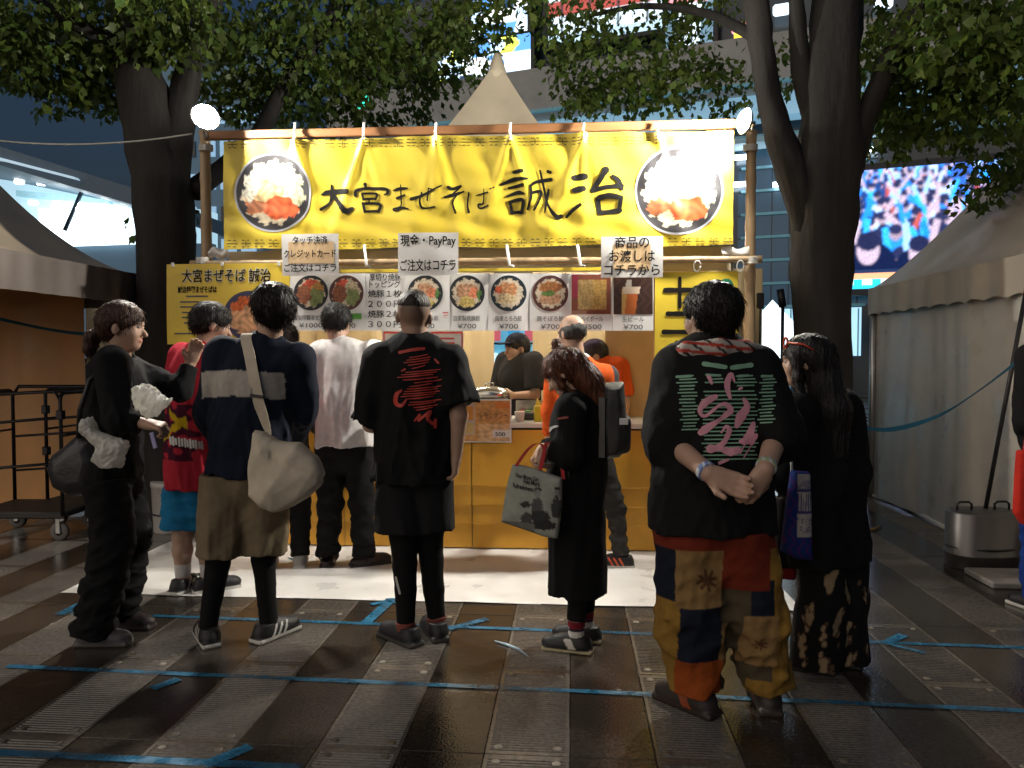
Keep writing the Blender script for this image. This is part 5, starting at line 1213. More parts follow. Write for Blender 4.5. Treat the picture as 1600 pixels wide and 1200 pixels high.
        F.clip(lambda p: hem * q + hemtilt * p[:, 0] + .006 * np.sin(p[:, 0] * 30 + seed) - p[:, 2])
        s.topo = F.build(name, FAB, s.e, col); return s.topo
    def legs(s, waist, hem, rhip, rk, ra, col=BLACK, name='trousers', vox=.0085, fold=.007, ff=(17, 17, 30), seed=3, flat=1.0, seat=.165, k=.03, gather=0, body_depth=.72):
        j = s.j; q = s.s; lo, hi = s.bounds(['pelvis', 'hipL', 'hipR', 'kneeL', 'kneeR', 'ankL', 'ankR'], .22); lo[2] = max(0.004, hem * q - .05); F = Field(lo, hi, vox)
        F.cone(j['pelvis'] + A(0, 0, (waist - .93) * q), j['pelvis'] + A(0, 0, -.05) * q, .145 * q, seat * q, k, body_depth, ca=True)
        for n in 'LR':
            H_, K_, A_ = j['hip' + n], j['knee' + n], j['ank' + n]; F.cone(H_ + A(0, 0, .02), K_, rhip * q, rk * q, k, cb=False)
            if K_[2] > hem * q + .01:
                t = (K_[2] - hem * q) / (K_[2] - A_[2] + 1e-6)
                if t > .03: F.cone(K_, K_ + (A_ - K_) * t, rk * q, ra * q, k * .6, cb=True)
        fn = folds(seed, ff); fn2 = folds(seed + 500, tuple(np.array(ff) * 2.2), 1.6); F.noise(lambda p: (2.3 * fn(p) + .8 * fn2(p)) * (.35 + .65 * ramp(np.abs(p[:, 2] - .75 * q), .05, .4)), fold)
        F.clip(lambda p: hem * q + .006 * np.sin(p[:, 0] * 25 + p[:, 1] * 17 + seed) - p[:, 2])
        F.clip(lambda p: p[:, 2] - s.hemz - .012)
        s.lego = F.build(name, FAB, s.e, col); return s.lego
    def shoe(s, n, yaw=0, sole=(.6, .58, .54), upper=BLACK, stripe=None, kind='sneaker', size=1.0, z=0.0, heel_up=0.0):
        q = s.s * size; a = s.j['ank' + n]; M_ = rotm(yaw, heel_up); o = A(a[0], a[1], 0) 
        F = Field(o + A(-.26, -.26, -.01), o + A(.26, .26, .2), .0055); g = lambda x, y, zz: o + A(0, 0, z) + M_ @ (A(x, y, zz) * q)
        F.cone(g(0, -.045, .030), g(0, .135, .026), .040 * q, .043 * q, .03); F.ell(g(0, .055, .040), A(.043, .13, .038) * q, .03, M_)
        if kind != 'sandal': F.cone(g(0, -.03, .045), g(0, -.028, .10 if kind == 'high' else .082), .042 * q, .043 * q, .03, cb=True); F.ell(g(0, .04, .065), A(.032, .06, .03) * q, .03, M_)
        F.rbox(g(0, .045, .012), A(.046, .137, .015) * q, .012, .008, M_)
        if kind == 'sandal': F.cone(g(-.04, .06, .05), g(.04, .06, .05), .03 * q, .03 * q, .02, 1); F.ell(g(0, -.06, .075), A(.032, .05, .03) * q, .01, M_, 's')
        F.clip(lambda p: .001 + z - p[:, 2])
        def col(P_):
            l = ((P_ - o - A(0, 0, z)) @ M_) / q; c = np.tile(A(*upper), (len(P_), 1)); c[l[:, 2] < .022] = sole
            if stripe is not None:
                for t0 in ((-.005, .03, .065) if kind != 'wide' else (.02,)):
                    wd = .007 if kind != 'wide' else .02
                    m_ = (np.abs(l[:, 1] - t0 - (l[:, 2] - .04) * .6) < wd) & (np.abs(l[:, 0]) > .022) & (l[:, 2] > .024) & (l[:, 2] < .075); c[m_] = stripe
            return c
        return F.build('shoe', SHOEM, s.e, col)
    def sock(s, n, z0, z1, col):
        a, K_ = s.j['ank' + n], s.j['knee' + n]; d = (K_ - a) / (K_[2] - a[2]); lo = a + d * (z0 - a[2]); hi = a + d * (z1 - a[2]); r_ = .044 * s.s
        F = Field(np.minimum(lo, hi) - .08, np.maximum(lo, hi) + .08, .006); F.cone(lo, hi, r_ * .98, r_ * 1.1, .01, ca=True, cb=True); F.noise(folds(9, (6, 6, 60)), .0015)
        return F.build('sock', FAB, s.e, col)
    def hair(s, style, col=HBLK, seed=5, tufts=1300, vox=.0065):
        k = s.s; M_ = rotm(*s.hr); c0 = s.hp(0, 0, 0); ext = {'long': (.3, .3, .55), 'mid': (.26, .3, .42)}.get(style, (.2, .24, .22)); F = Field(c0 - A(*ext) * 1.05, c0 + A(.26, .26, .26), vox)
        e = lambda c, r, kk=.02, op='u': F.ell(s.hp(*c), A(*r) * k, kk, M_, op)
        if style == 'crop':
            e((0, -.012, .055), (.079, .099, .074)); e((0, .10, .0), (.09, .05, .075), .01, 's'); F.clip(lambda P_: .052 * k + .12 * (((P_ - c0) @ M_)[:, 1]) - ((P_ - c0) @ M_)[:, 2])
        elif style == 'ring':
            e((0, -.018, .01), (.086, .104, .075)); e((0, .0, .115), (.075, .10, .075), .012, 's'); e((0, .10, -.02), (.09, .06, .12), .01, 's'); F.clip(lambda P_: -.065 * k - ((P_ - c0) @ M_)[:, 2])
        else:
            e((0, -.014, .045), (.093, .115, .096)); e((0, -.055, .0), (.084, .072, .085), .03)
            if style == 'puffy': e((0, -.035, .04), (.102, .112, .100), .03)
            e((0, .135, -.050), (.082, .075, .095), .015, 's')
            if style in ('short', 'puffy', 'cap'):
                for sg in (-1, 1): e((sg * .085, .012, -.025), (.022, .034, .042), .01, 's')
                low = -.052 if style != 'puffy' else -.070
                F.clip(lambda P_: (low * k + .25 * np.maximum(((P_ - c0) @ M_)[:, 1], -.09 * k) * 1.0) - ((P_ - c0) @ M_)[:, 2] - .0)
            if style == 'pony':
                for sg in (-1, 1): e((sg * .088, .0, -.02), (.018, .030, .036), .01, 's')
                F.clip(lambda P_: (-.075 * k + .5 * ((P_ - c0) @ M_)[:, 1]) - ((P_ - c0) @ M_)[:, 2]); F.chain([s.hp(0, -.10, -.035), s.hp(0, -.145, -.06), s.hp(0, -.155, -.12), s.hp(.0, -.14, -.16)], [A(.028) * k, .04 * k, .032 * k, .014 * k][0:4] if False else [.026 * k, .040 * k, .034 * k, .014 * k], .015)
            if style == 'mid':
                F.cone(s.hp(0, -.06, .0), s.hp(0, -.09, -.12), .088 * k, .075 * k, .03); b = s.j['neck']; F.chain([s.hp(0, -.085, -.10), b + A(0, -.10, .0), b + A(0, -.125, -.16)], [.075 * k, .06 * k, .035 * k], .03)
                for sg in (-1, 1): F.chain([s.hp(sg * .075, .04, .03), s.hp(sg * .083, .03, -.06), s.hp(sg * .07, .0, -.13)], [.018 * k, .016 * k, .010 * k], .015)
                F.cone(s.hp(0, -.04, .12), s.hp(.0, -.055, .165), .03 * k, .026 * k, .012)
            if style == 'long':
                F.chain([s.hp(0, -.05, .02), s.hp(0, -.075, -.12), s.j['neck'] + A(0, -.09, -.05), s.j['neck'] + A(0, -.115, -.24)], [.092 * k, .09 * k, .085 * k, .05 * k], .03)
                for sg in (-1, 1): F.chain([s.hp(sg * .07, .04, .03), s.hp(sg * .085, .035, -.07), s.hp(sg * .085, .02, -.17), s.hp(sg * .08, .03, -.25)], [.024 * k, .024 * k, .022 * k, .010 * k], .02)
        fn = folds(seed, (70, 70, 14), .9); F.noise(lambda p: fn((p - c0) @ M_), .0045 if style not in ('crop',) else .0012)
        P_, Q = F.verts(); T = np.concatenate([Q[:, [0, 1, 2]], Q[:, [0, 2, 3]]]); r = np.random.default_rng(seed)
        cc = np.tile(np.asarray(col, float), (len(P_), 1)) * (.75 + .5 * (fn((P_ - c0) @ M_) * .5 + .5))[:, None] if not callable(col) else col((P_ - c0) @ M_ / k)
        if tufts and style != 'crop':
            idx = r.integers(0, len(P_), tufts); add = []; fa = []; ca = []; nb = len(P_)
            for i in idx:
                n_ = unit(P_[i] - c0 + A(0, 0, .02)); g_ = A(0, 0, -1) + M_ @ A(0, -.35, .15) + r.normal(size=3) * .3; g_ = unit(g_ - n_ * (g_ @ n_) * .9); dn = unit(g_ + n_ * r.uniform(.02, .16)); s1 = unit(np.cross(n_, dn)) * .0017; b = P_[i] - n_ * .001; ln = r.uniform(.018, .044)
                add += [b + s1, b - s1, b + n_ * .002, b + dn * ln + n_ * .001]; fa += [(nb, nb + 2, nb + 3), (nb + 2, nb + 1, nb + 3), (nb + 1, nb, nb + 3)]; ca += [cc[i]] * 4; nb += 4
            P_ = np.concatenate([P_, np.array(add)]); T = np.concatenate([T, np.array(fa)]); cc = np.concatenate([cc, np.array(ca)])
        return link('hair', npmesh('hair', P_, T, HAIRM, True, cc), s.e)
    def cap(s, col):
        k = s.s; M_ = rotm(*s.hr); c0 = s.hp(0, 0, 0); F = Field(c0 - .22, c0 + .24, .006)
        F.ell(s.hp(0, -.012, .055), A(.090, .110, .088) * k, .02, M_); F.ell(s.hp(0, .115, .058), A(.070, .075, .008) * k, .012, M_)
        F.clip(lambda P_: .040 * k - .06 * ((P_ - c0) @ M_)[:, 1] - ((P_ - c0) @ M_)[:, 2]); return F.build('cap', FAB, s.e, col)
    # --- print on cloth: stroke outlines laid on the garment surface
    def bvh(s, o): me = o.data; return BVHTree.FromPolygons([v.co for v in me.vertices], [tuple(p.vertices) for p in me.polygons])
    def hit(s, tree, px, py, off):
        o = s.Mi @ V((0, 0, CAM_H)); d = ((s.Mi.to_3x3()) @ ray(px, py)).normalized(); h = tree.ray_cast(o, d)
        if h[0] is None: return None
        return h[0] + (h[1] if h[1].dot(d) < 0 else -h[1]) * off
    def prints(s, garment, strokes, mt, name='print', off=.004, tree=None):
        tree = tree or s.bvh(garment); q = MB()
        for kk, st in enumerate(strokes):
            prs = stroke_strip(st); vs = []; ok = []
            for a, b in prs:
                for t in (0, .5, 1): pt = a * (1 - t) + b * t; h = s.hit(tree, pt[0], pt[1], off + .0003 * (kk % 5)); vs.append(h); ok.append(h is not None)
            if not any(ok): continue
            last = next(v for v in vs if v is not None)
            for i, v in enumerate(vs):
                if v is None: vs[i] = last
                else: last = v
            fs = [];
            for i in range(1, len(prs)):
                for t in (0, 1): fs.append((3 * i - 3 + t, 3 * i - 2 + t, 3 * i + 1 + t, 3 * i + t))
            q.add(vs, fs)
        if not q.v: return None
        return q.build(name, mt, garment)
def at_person(P, F, name, mt, col): return F.build(name, mt, None, col)
def bandcol(base, bands):
    def fn(P_):
        c = np.tile(np.asarray(base, float), (len(P_), 1))
        for m_, cc in bands: c[m_(P_)] = cc
        return c
    return fn
def thing_field(name, px, py, Y, rz, label, cat, lo, hi, vox):
    p = AY(px, py, Y); return empty(name, p, R(rz), label, cat), Field(lo, hi, vox)

# 1 --- woman in black hoodie, facing right
P = Person('woman in black hoodie and trousers with ponytail, carrying plastic bags', 178, 996, -78, 1.64, .05)
j = P.j; j['head'] = P.L(192, 512); P.hr = (0, -4, 0)
j['ankR'] = P.L(148, 1010, -.10) * A(1, 1, 0) + A(0, 0, .085); j['ankL'] = P.L(190, 968, .14) * A(1, 1, 0) + A(0, 0, .10)
j['kneeR'] = P.L(178, 850, -.08); j['kneeL'] = P.L(205, 838, .10)
j['shR'] = P.L(176, 568, -.16); j['elR'] = P.L(182, 655, -.22); j['wrR'] = P.L(226, 662, -.20)
j['shL'] = P.L(202, 580, .14); j['elL'] = P.L(282, 610, .20); j['wrL'] = P.L(298, 566, .24)
P.body(hand={'L': dict(d=A(.2, .35, .9), n=A(.8, .3, 0), curl=(.25, .5)), 'R': dict(curl=(.9, .9), n=A(-.3, 0, -1))})
P.top(.84, .185, .17, .17, {'L': (1.9, .085, .05), 'R': (1.9, .09, .05)}, .82, BLACK * 1.3, 'hoodie', hood=True, fold=.009, seed=11)
P.legs(1.0, .045, .115, .105, .10, BLACK, fold=.010, seed=12); P.shoe('R', -6, (.12, .11, .10), (.075, .07, .075), kind='high'); P.shoe('L', -14, (.06, .05, .05), (.03, .02, .02), kind='sneaker', heel_up=0)
P.hair('pony', A(.045, .018, .010), 13, 600); P1 = P
# her bags
p0 = P.M @ V(P.L(168, 690, -.26)); e = empty('plastic_bag', p0, 0, 'translucent white plastic bag hanging over the black shoulder bag', 'plastic bag')
PLAS = mat('thin_white_plastic', (.88, .86, .80),   .25, var=.12, vs=12, bump=.8, bs=40, trans=.5, spec=.6)
zz = P.loc.y / FPX * .93
def pz(pts, cx, cy, sc): return [((x - cx) * sc, (cy - y) * sc) for x, y in pts]
F = Field((-.2, -.12, -.2), (.22, .12, .2), .0045); f_poly(F, pz([(128, 652), (140, 650), (150, 672), (182, 684), (200, 690), (200, 705), (185, 733), (168, 735), (145, 722), (150, 700), (135, 685), (123, 670)], 168, 690, zz), .03, .02, .02, 0, .02); F.noise(folds(31, (46, 46, 38), 2.4), .012); F.noise(folds(231, (95, 95, 80), 2.8), .007); F.build('bag_body', PLAS, e, (.5, .5, .5))
p0 = P.M @ V(P.L(236, 628, -.28)); e = empty('plastic_bag', p0, 0, 'crumpled clear plastic bag held at the black-clad woman\'s forearm', 'plastic bag')
F = Field((-.16, -.12, -.14), (.16, .12, .14), .0045); f_poly(F, pz([(206, 605), (220, 599), (238, 604), (256, 618), (269, 624), (262, 636), (246, 650), (232, 655), (214, 640), (208, 622)], 236, 628, zz), .03, .02, .02, 0, .02); F.noise(folds(32, (50, 50, 44), 2.4), .012); F.noise(folds(232, (100, 100, 90), 2.8), .007); F.build('bag_body', PLAS, e, (.5, .5, .5))
p0 = P.M @ V(P.L(140, 728, -.06)); e = empty('shoulder_bag', p0, 0, 'bulky black nylon bag at the black-clad woman\'s back', 'bag')
F = Field((-.24, -.2, -.24), (.24, .2, .3), .008); f_poly(F, pz([(112, 690), (140, 668), (170, 676), (182, 720), (168, 772), (120, 778), (92, 762), (80, 730), (88, 706)], 140, 728, zz * 1.05), .08, .05, .03, 0, .05); F.noise(folds(33, (16, 16, 12)), .008); F.build('bag_body', mat('black_nylon', (.022, .020, .020), .38, var=.2, bump=.2, bs=60), e, (.02, .02, .02))
q = MB(); q.tube([(.0, -.08, .13), (.05, -.14, .28), (.10, -.14, .42), (.11, -.05, .47)], .012, 8); q.build('strap', mat('black_nylon'), e, True)
p0 = P.M @ V(P.L(240, 688, -.25)); q = MB(); q.bbox((0, 0, 0), (.02, .008, .075), .003); o = q.build('name_tag', mat('lilac_tag', (.35, .33, .55), .4)); o.location = p0; o.rotation_euler = (0, R(-14), 0); tag(o, 'small lilac tag dangling from the black-clad woman\'s hand', 'tag')

# 2 --- man in red shirt
P = Person('short-haired man in long red printed shirt and bright blue shorts', 305, 925, -34, 1.715, .04)
j = P.j; P.hr = (-22, -14, 0); j['head'] = P.L(331, 508, .06); j['neck'] = P.L(315, 552, .02)
j['ankL'] = P.L(286, 912, -.0) * A(1, 1, 0) + A(0, 0, .085); j['ankR'] = P.L(326, 918, .02) * A(1, 1, 0) + A(0, 0, .085); j['kneeL'] = P.L(285, 838); j['kneeR'] = P.L(322, 838, .04)
P.body(legs=True, tint=.9, bw=.95); RED = A(.43, .022, .04)
def redcol(P_):
    c = np.tile(RED, (len(P_), 1)); z = P_[:, 2] / 1.0; x = P_[:, 0]; n = np.sin(x * 40 + z * 31) * np.sin(z * 47 - x * 13)
    m_ = (z > .80) & (z < 1.12) & (np.abs(x - .0) < .14 + .03 * n) & (P_[:, 1] < .02) & (n > -.55); c[m_] = A(.06, .006, .02)
    m_ = (np.abs(z - .96 - .5 * (x + .02)) < .022 + .012 * n) & (x > -.12) & (x < .12) & (P_[:, 1] < .02); c[m_] = A(.55, .36, .01)
    m_ = (np.abs(z - 1.05 + .6 * (x - .04)) < .02) & (x > -.02) & (x < .12) & (P_[:, 1] < .02); c[m_] = A(.5, .33, .01); return c
P.top(.62, .195, .175, .175, {'*': (.8, .085, .085)}, .80, redcol, 'shirt', vox=.0075, seed=21)
T_ = P.bvh(P.topo); P.prints(P.topo, [[(x, 688 + .16 * (x - 265) - h_, 3.4), (x + 1.0, 688 + .16 * (x - 265) + h_, 3.4)] for x, h_ in ((267, 5), (271, 6), (275, 4), (280, 6), (284.5, 5), (289, 6), (293, 4.5), (297.5, 6), (302, 5), (306, 6), (311, 4.5), (315, 5.5))], mat('white_print', (.6, .58, .55), .6), 'print', .004, T_)
P.legs(.95, .385, .115, .125, .12, A(.012, .16, .33), 'shorts', seed=22, fold=.009)
for n in 'LR': P.sock(n, .09, .19, (.62, .6, .58)); P.shoe(n, 18 if n == 'L' else -20, (.6, .58, .54), BLACK * 1.5, A(.6, .58, .55))
P.hair('short', HBLK, 23); P2 = P

# 3 --- man in navy and white jacket with messenger bag
P = Person('man in navy jacket with white back panel, khaki shorts and black leggings', 385, 999, 12, 1.745, .03)
j = P.j; P.hr = (28, -4, 3); j['head'] = P.L(424, 489, .0); j['neck'] = P.L(418, 538, .0)
j['ankL'] = P.L(326, 1000, -.06) * A(1, 1, 0) + A(0, 0, .085); j['ankR'] = P.L(420, 990, .02) * A(1, 1, 0) + A(0, 0, .085); j['kneeL'] = P.L(340, 880, -.02); j['kneeR'] = P.L(412, 872, .06); j['pelvis'] = P.L(383, 726)
j['pelvis'] = j['pelvis'] * A(1, 0, 1); j['hipL'] = j['pelvis'] + A(-.09, 0, -.03); j['hipR'] = j['pelvis'] + A(.09, 0, -.03); j['waist'] = P.L(392, 670) * A(1, 0, 1); j['chest'] = P.L(404, 600) * A(1, 0, 1)
j['shL'] = P.L(348, 552); j['shR'] = P.L(466, 562); j['elL'] = P.L(326, 645, .06); j['wrL'] = P.L(352, 690, .24); j['elR'] = P.L(474, 640, .1); j['wrR'] = P.L(450, 690, .3)
P.body(tint=.95)
NAVY = A(.010, .014, .028)
def navcol(P_):
    c = np.tile(NAVY, (len(P_), 1)); k = P.s; z = P_[:, 2]; x = P_[:, 0]
    band = (z > 1.195 * k - .10 * np.abs(x + .02)) & (z < 1.315 * k - .07 * np.abs(x + .02)) & (np.abs(x - .01) < .205); c[band & (P_[:, 1] < .06)] = A(.42, .385, .34); return c
P.top(.80, .188, .195, .195, {'L': (1.85, .085, .06), 'R': (1.85, .085, .06)}, .74, navcol, 'jacket', vox=.0075, collar=.045, seed=31, fold=.007, rs=.076)
P.legs(.98, .415, .118, .118, .118, A(.20, .155, .095), 'shorts', seed=32, fold=.009, ff=(20, 20, 13), seat=.175, k=.02)
J2 = {n: j['knee' + n].copy() for n in 'LR'}
P.legs(.95, .07, .085, .058, .042, BLACK, 'leggings', seed=33, fold=.002, seat=.13, k=.02)
P.shoe('L', 25, (.62, .6, .55), BLACK * 1.3, A(.62, .6, .56)); P.shoe('R', -38, (.62, .6, .55), BLACK * 1.3, A(.62, .6, .56))
P.hair('puffy', A(.013, .009, .007), 34, 1500); P3 = P
# messenger bag
T_ = P.bvh(P.topo); zz = (P.loc.y - .2) / FPX
CANV = mat('cream_canvas', (.60, .52, .40), .8, var=.08, vs=20, bump=.25, bs=160)
p0 = AY(446, 742, P.loc.y - .24); bagp = p0; e = empty('messenger_bag', p0, 0, 'large cream canvas messenger bag slung behind the man in navy jacket', 'bag')
F = Field((-.24, -.16, -.22), (.24, .16, .24), .0075)
f_poly(F, pz([(394, 672), (412, 672), (432, 684), (470, 690), (498, 712), (510, 738), (508, 756), (480, 780), (440, 802), (426, 803), (386, 776), (388, 735)], 446, 742, zz), .035, .025, .03, 0, .045); F.noise(folds(35, (22, 16, 14), 1.8), .015)
F.noise(lambda p: np.exp(-((p[:, 2] - .06 + .55 * (p[:, 0] - .02)) / .02) ** 2) * (p[:, 0] > -.05), .012); F.build('bag_body', CANV, e, (.5, .5, .5))
pts = []
for px, py in ((386, 529), (391, 555), (397, 590), (403, 625), (409, 655), (414, 682)):
    h = P.hit(T_, px, py, .012); h = P.M @ h if h is not None else AY(px, py, P.loc.y - .16); pts.append(V(h) - e.location)
pts.append(V((-.11, -.02, .14))); pts = [V((pts[0].x - .01, pts[0].y + .13, pts[0].z - .05)), V((pts[0].x, pts[0].y + .05, pts[0].z + .015))] + pts
cs = catmull([(p.x, p.y, p.z) for p in pts], 5); q = MB(); vs = []; fs = []
for i, p in enumerate(cs):
    for dx, dy in ((-.027, 0), (.027, 0), (.027, .003), (-.027, .003)): vs.append((p[0] + dx, p[1] + dy, p[2]))
    if i: fs += [(4 * i - 4 + t, 4 * i - 4 + (t + 1) % 4, 4 * i + (t + 1) % 4, 4 * i + t) for t in range(4)]
q.add(vs, fs); so = q.build('strap', CANV, e)
q = MB(); pb = cs[len(cs) * 6 // 10]; q.bbox((pb[0], pb[1] - .004, pb[2]), (.066, .008, .014), .002, Matrix.Rotation(R(8), 3, 'Y')); q.build('buckle', BLK, so)

# 4 --- white tee
P = Person('man in white T-shirt and black trousers ordering at the counter', 543, 884, 2, 1.735, .05)
j = P.j; P.hr = (0, -22, 0); j['head'] = P.L(526, 506, .08); j['neck'] = P.L(530, 548, .03)
j['ankL'] = P.L(512, 872) * A(1, 1, 0) + A(0, 0, .085); j['ankR'] = P.L(568, 876, .0) * A(1, 1, 0) + A(0, 0, .085); j['kneeL'] = P.L(516, 790); j['kneeR'] = P.L(566, 790); j['pelvis'] = P.L(538, 690) * A(1, 0, 1); j['hipL'] = j['pelvis'] + A(-.09, 0, -.03); j['hipR'] = j['pelvis'] + A(.09, 0, -.03)
for n, sg in (('L', -1), ('R', 1)): j['wr' + n] = j['el' + n] + A(-sg * .04, .24, .02)
P.body(tint=1.0, feet=True)
P.top(.79, .205, .20, .195, {'*': (.85, .095, .11)}, .66, A(.70, .67, .65), 'shirt', vox=.0085, fold=.0065, ff=(22, 22, 5), seed=41, rs=.08)
P.legs(.97, .07, .11, .085, .075, BLACK, seed=42)
P.shoe('L', 10, (.03, .025, .022), (.025, .015, .012), kind='sandal'); P.shoe('R', -62, (.03, .025, .022), (.025, .015, .012), kind='sandal')
P.hair('short', HBLK, 43)
zz = P.loc.y / FPX; p0 = AY(592, 668, P.loc.y - .1); e = empty('plastic_bag', p0, 0, 'small clear plastic bag with blue print beside the white T-shirt', 'plastic bag')
F = Field((-.08, -.06, -.12), (.08, .06, .14), .006); f_poly(F, pz([(582, 655), (594, 652), (597, 680), (594, 700), (585, 690), (580, 672)], 588, 672, zz), .02, .012, .01, 0, .015); F.noise(folds(44, (40, 40, 30), 2), .006); F.build('bag_body', PLAS, e, lambda P_: np.where((np.abs(P_[:, 2:3] - .05) < .02) & (P_[:, :1] > .0), A(.02, .3, .5), A(.5, .5, .5)))

# 9 --- person half hidden between
P = Person('dark-haired person in grey top mostly hidden between two customers', 446, 884, 15, 1.60, .03)
j = P.j; P.hr = (20, -5, 0); P.body(vox=.009); P.top(.70, .19, .17, .17, {'*': (1.8, .08, .055)}, .7, A(.10, .085, .07), 'coat', vox=.011, seed=51); P.legs(.95, .07, .10, .08, .07, BLACK, vox=.011)
for n in 'LR': P.shoe(n, 0, (.5, .48, .45), (.35, .33, .3))
P.hair('short', A(.02, .010, .007), 52)

# 5 --- bald man, red print on black shirt
P = Person('man with shaved head in black T-shirt with red back print and black shorts', 650, 999, 3, 1.745, .02)
j = P.j; P.hr = (3, 4, 2); j['head'] = P.L(647, 494); j['neck'] = P.L(650, 545)
j['ankL'] = P.L(634, 988, -.05) * A(1, 1, 0) + A(0, 0, .08); j['ankR'] = P.L(682, 975, .04) * A(1, 1, 0) + A(0, 0, .08); j['kneeL'] = P.L(632, 858, -.03); j['kneeR'] = P.L(672, 852, .05)
j['shL'] = P.L(597, 565); j['elL'] = P.L(580, 662, .03); j['wrL'] = P.L(604, 675, .26); j['shR'] = P.L(702, 568); j['elR'] = P.L(717, 650, -.03); j['wrR'] = P.L(713, 712, -.02)
j['pelvis'] = P.L(645, 715) * A(1, 0, 1); j['hipL'] = j['pelvis'] + A(-.09, 0, -.03); j['hipR'] = j['pelvis'] + A(.09, 0, -.03); j['waist'] = P.L(648, 660) * A(1, 0, 1)
def shaved(l, c):
    m_ = (l[:, 2] > -.045 + .6 * np.maximum(l[:, 1] - .0, 0) * 2.2) & (l[:, 1] < .075) & (np.abs(l[:, 0]) < .095); f = ramp(l[:, 2], -.06, .05)[:, None]; c2 = c * (1 - f * .62); c[m_] = c2[m_]; return c
P.body(vox=.006, tint=.85, scalp=shaved, hand={'R': dict(curl=(.5, .6))}, bw=1.05)
P.top(.77, .198, .178, .19, {'L': (.98, .095, .105), 'R': (.80, .095, .105)}, .76, BLACK, 'shirt', vox=.008, fold=.008, seed=61, rs=.082)
REDI = mat('red_shirt_print', (.52, .05, .03), .6)
st = [[(625, 551, 4.5), (644, 547, 5), (662, 545, 4.5)]]
for i, (y, a, b) in enumerate([(557, 640, 668), (561, 636, 672), (565, 632, 671), (569, 638, 669), (574, 644, 664), (580, 634, 688), (584, 628, 682), (588, 622, 676), (592, 630, 684), (596, 648, 690), (602, 640, 674), (606, 636, 690), (610, 632, 684), (614, 630, 688), (618, 626, 680), (622, 634, 676), (627, 640, 690), (631, 638, 680), (635, 646, 684), (639, 650, 676)]): st.append([(a, y + 2, 1.5), ((a + b) / 2, y, 1.9), (b, y - 3, 1.5)])
st += [[(627, 610, 4), (620, 617, 6), (619, 629, 6), (627, 634, 5), (634, 626, 3)], [(680, 562, 3), (685, 567, 3.5)], [(628, 580, 2), (633, 577, 3)], [(648, 657, 3), (656, 648, 4), (654, 657, 4), (663, 650, 4), (672, 643, 5), (668, 654, 5), (676, 662, 5), (680, 655, 4), (679, 667, 5)]]
P.prints(P.topo, st, REDI)
P.legs(.97, .535, .100, .13, .13, BLACK * 1.8, 'shorts', seed=62, fold=.009, ff=(20, 20, 13), seat=.155, k=.02); P.legs(.95, .075, .085, .064, .043, BLACK * .8, 'leggings', seed=63, fold=.002, seat=.13, k=.02)
P.prints(P.lego, [[(619, 902, 3.5), (625, 927, 3.5)]], mat('reflective_strip', (.45, .43, .40), .4), 'reflective_strip', .003)
for n, yw in (('L', 48), ('R', 22)): P.sock(n, .06, .105, (.20, .06, .045)); P.shoe(n, yw, (.06, .055, .05), BLACK)
P.hair('crop', A(.030, .020, .014), 64, 0); P5 = P

# 6 --- woman looking down, long black coat, tote and backpack
P = Person('woman with brown hair and bun in long black coat, looking down', 893, 1010, 72, 1.50, .06)
j = P.j; P.hr = (6, -34, 0); j['head'] = P.L(882, 583, -.0); j['neck'] = P.L(903, 622); j['chest'] = P.L(905, 660); j['waist'] = P.L(902, 735); j['pelvis'] = P.L(900, 790)
j['shL'] = P.L(892, 640, -.15); j['shR'] = P.L(905, 640, .14); j['elL'] = P.L(892, 712, -.19); j['wrL'] = P.L(858, 700, -.16); j['elR'] = P.L(890, 712, .17); j['wrR'] = P.L(848, 700, .08)
j['ankL'] = P.L(900, 1006, -.06) * A(1, 1, 0) + A(0, 0, .08); j['ankR'] = P.L(915, 992, .08) * A(1, 1, 0) + A(0, 0, .08); j['kneeL'] = P.L(905, 880, -.04); j['kneeR'] = P.L(915, 880, .06); j['hipL'] = P.L(900, 800, -.08); j['hipR'] = P.L(902, 800, .08)
P.body(vox=.006, tint=1.0, hand={'L': dict(d=A(0, .6, -.8), n=A(0, -.8, -.4), curl=(1.0, 1.0)), 'R': dict(d=A(0, .6, -.8), n=A(0, -.8, -.4), curl=(1.0, 1.0))})
P.top(.30, .175, .165, .165, {'L': (1.9, .085, .062), 'R': (1.9, .085, .062)}, .95, BLACK * .9, 'coat', vox=.0085, fold=.007, ff=(22, 22, 5), seed=71, rs=.08)
T_ = P.bvh(P.topo)
P.prints(P.topo, [[(874, 654, 3.5), (887, 652, 3.5)]], mat('dull_red_label', (.25, .05, .04), .6), 'label_patch', .004, T_); P.prints(P.topo, [[(836, 690, 3), (842, 682, 5), (850, 677, 5), (857, 674, 6), (864, 668, 4), (872, 666, 3)]], mat('silver_print', (.42, .43, .42), .5), 'print', .004, T_)
P.legs(.90, .17, .09, .062, .052, BLACK * .8, 'leggings', seed=72, fold=.002, seat=.13)
sc = lambda P_: np.where((np.abs(P_[:, 2:3] - .135) < .016), A(.16, .012, .02), np.where((np.abs(np.abs(P_[:, 2:3] - .135) - .026) < .005), A(.02, .02, .04), A(.62, .59, .55)))
for n in 'LR': P.sock(n, .07, .19, sc); P.shoe(n, 6, (.50, .43, .26), BLACK, A(.6, .56, .5), 'wide', 1.02)
P.hair('mid', A(.085, .026, .010), 73, 1500); P6 = P
zz = (P.loc.y - .25) / FPX; p0 = AY(832, 780, P.loc.y - .22); e = empty('tote_bag', p0, R(-8), 'pale grey printed tote bag with red handles held by the woman in the black coat', 'tote bag')
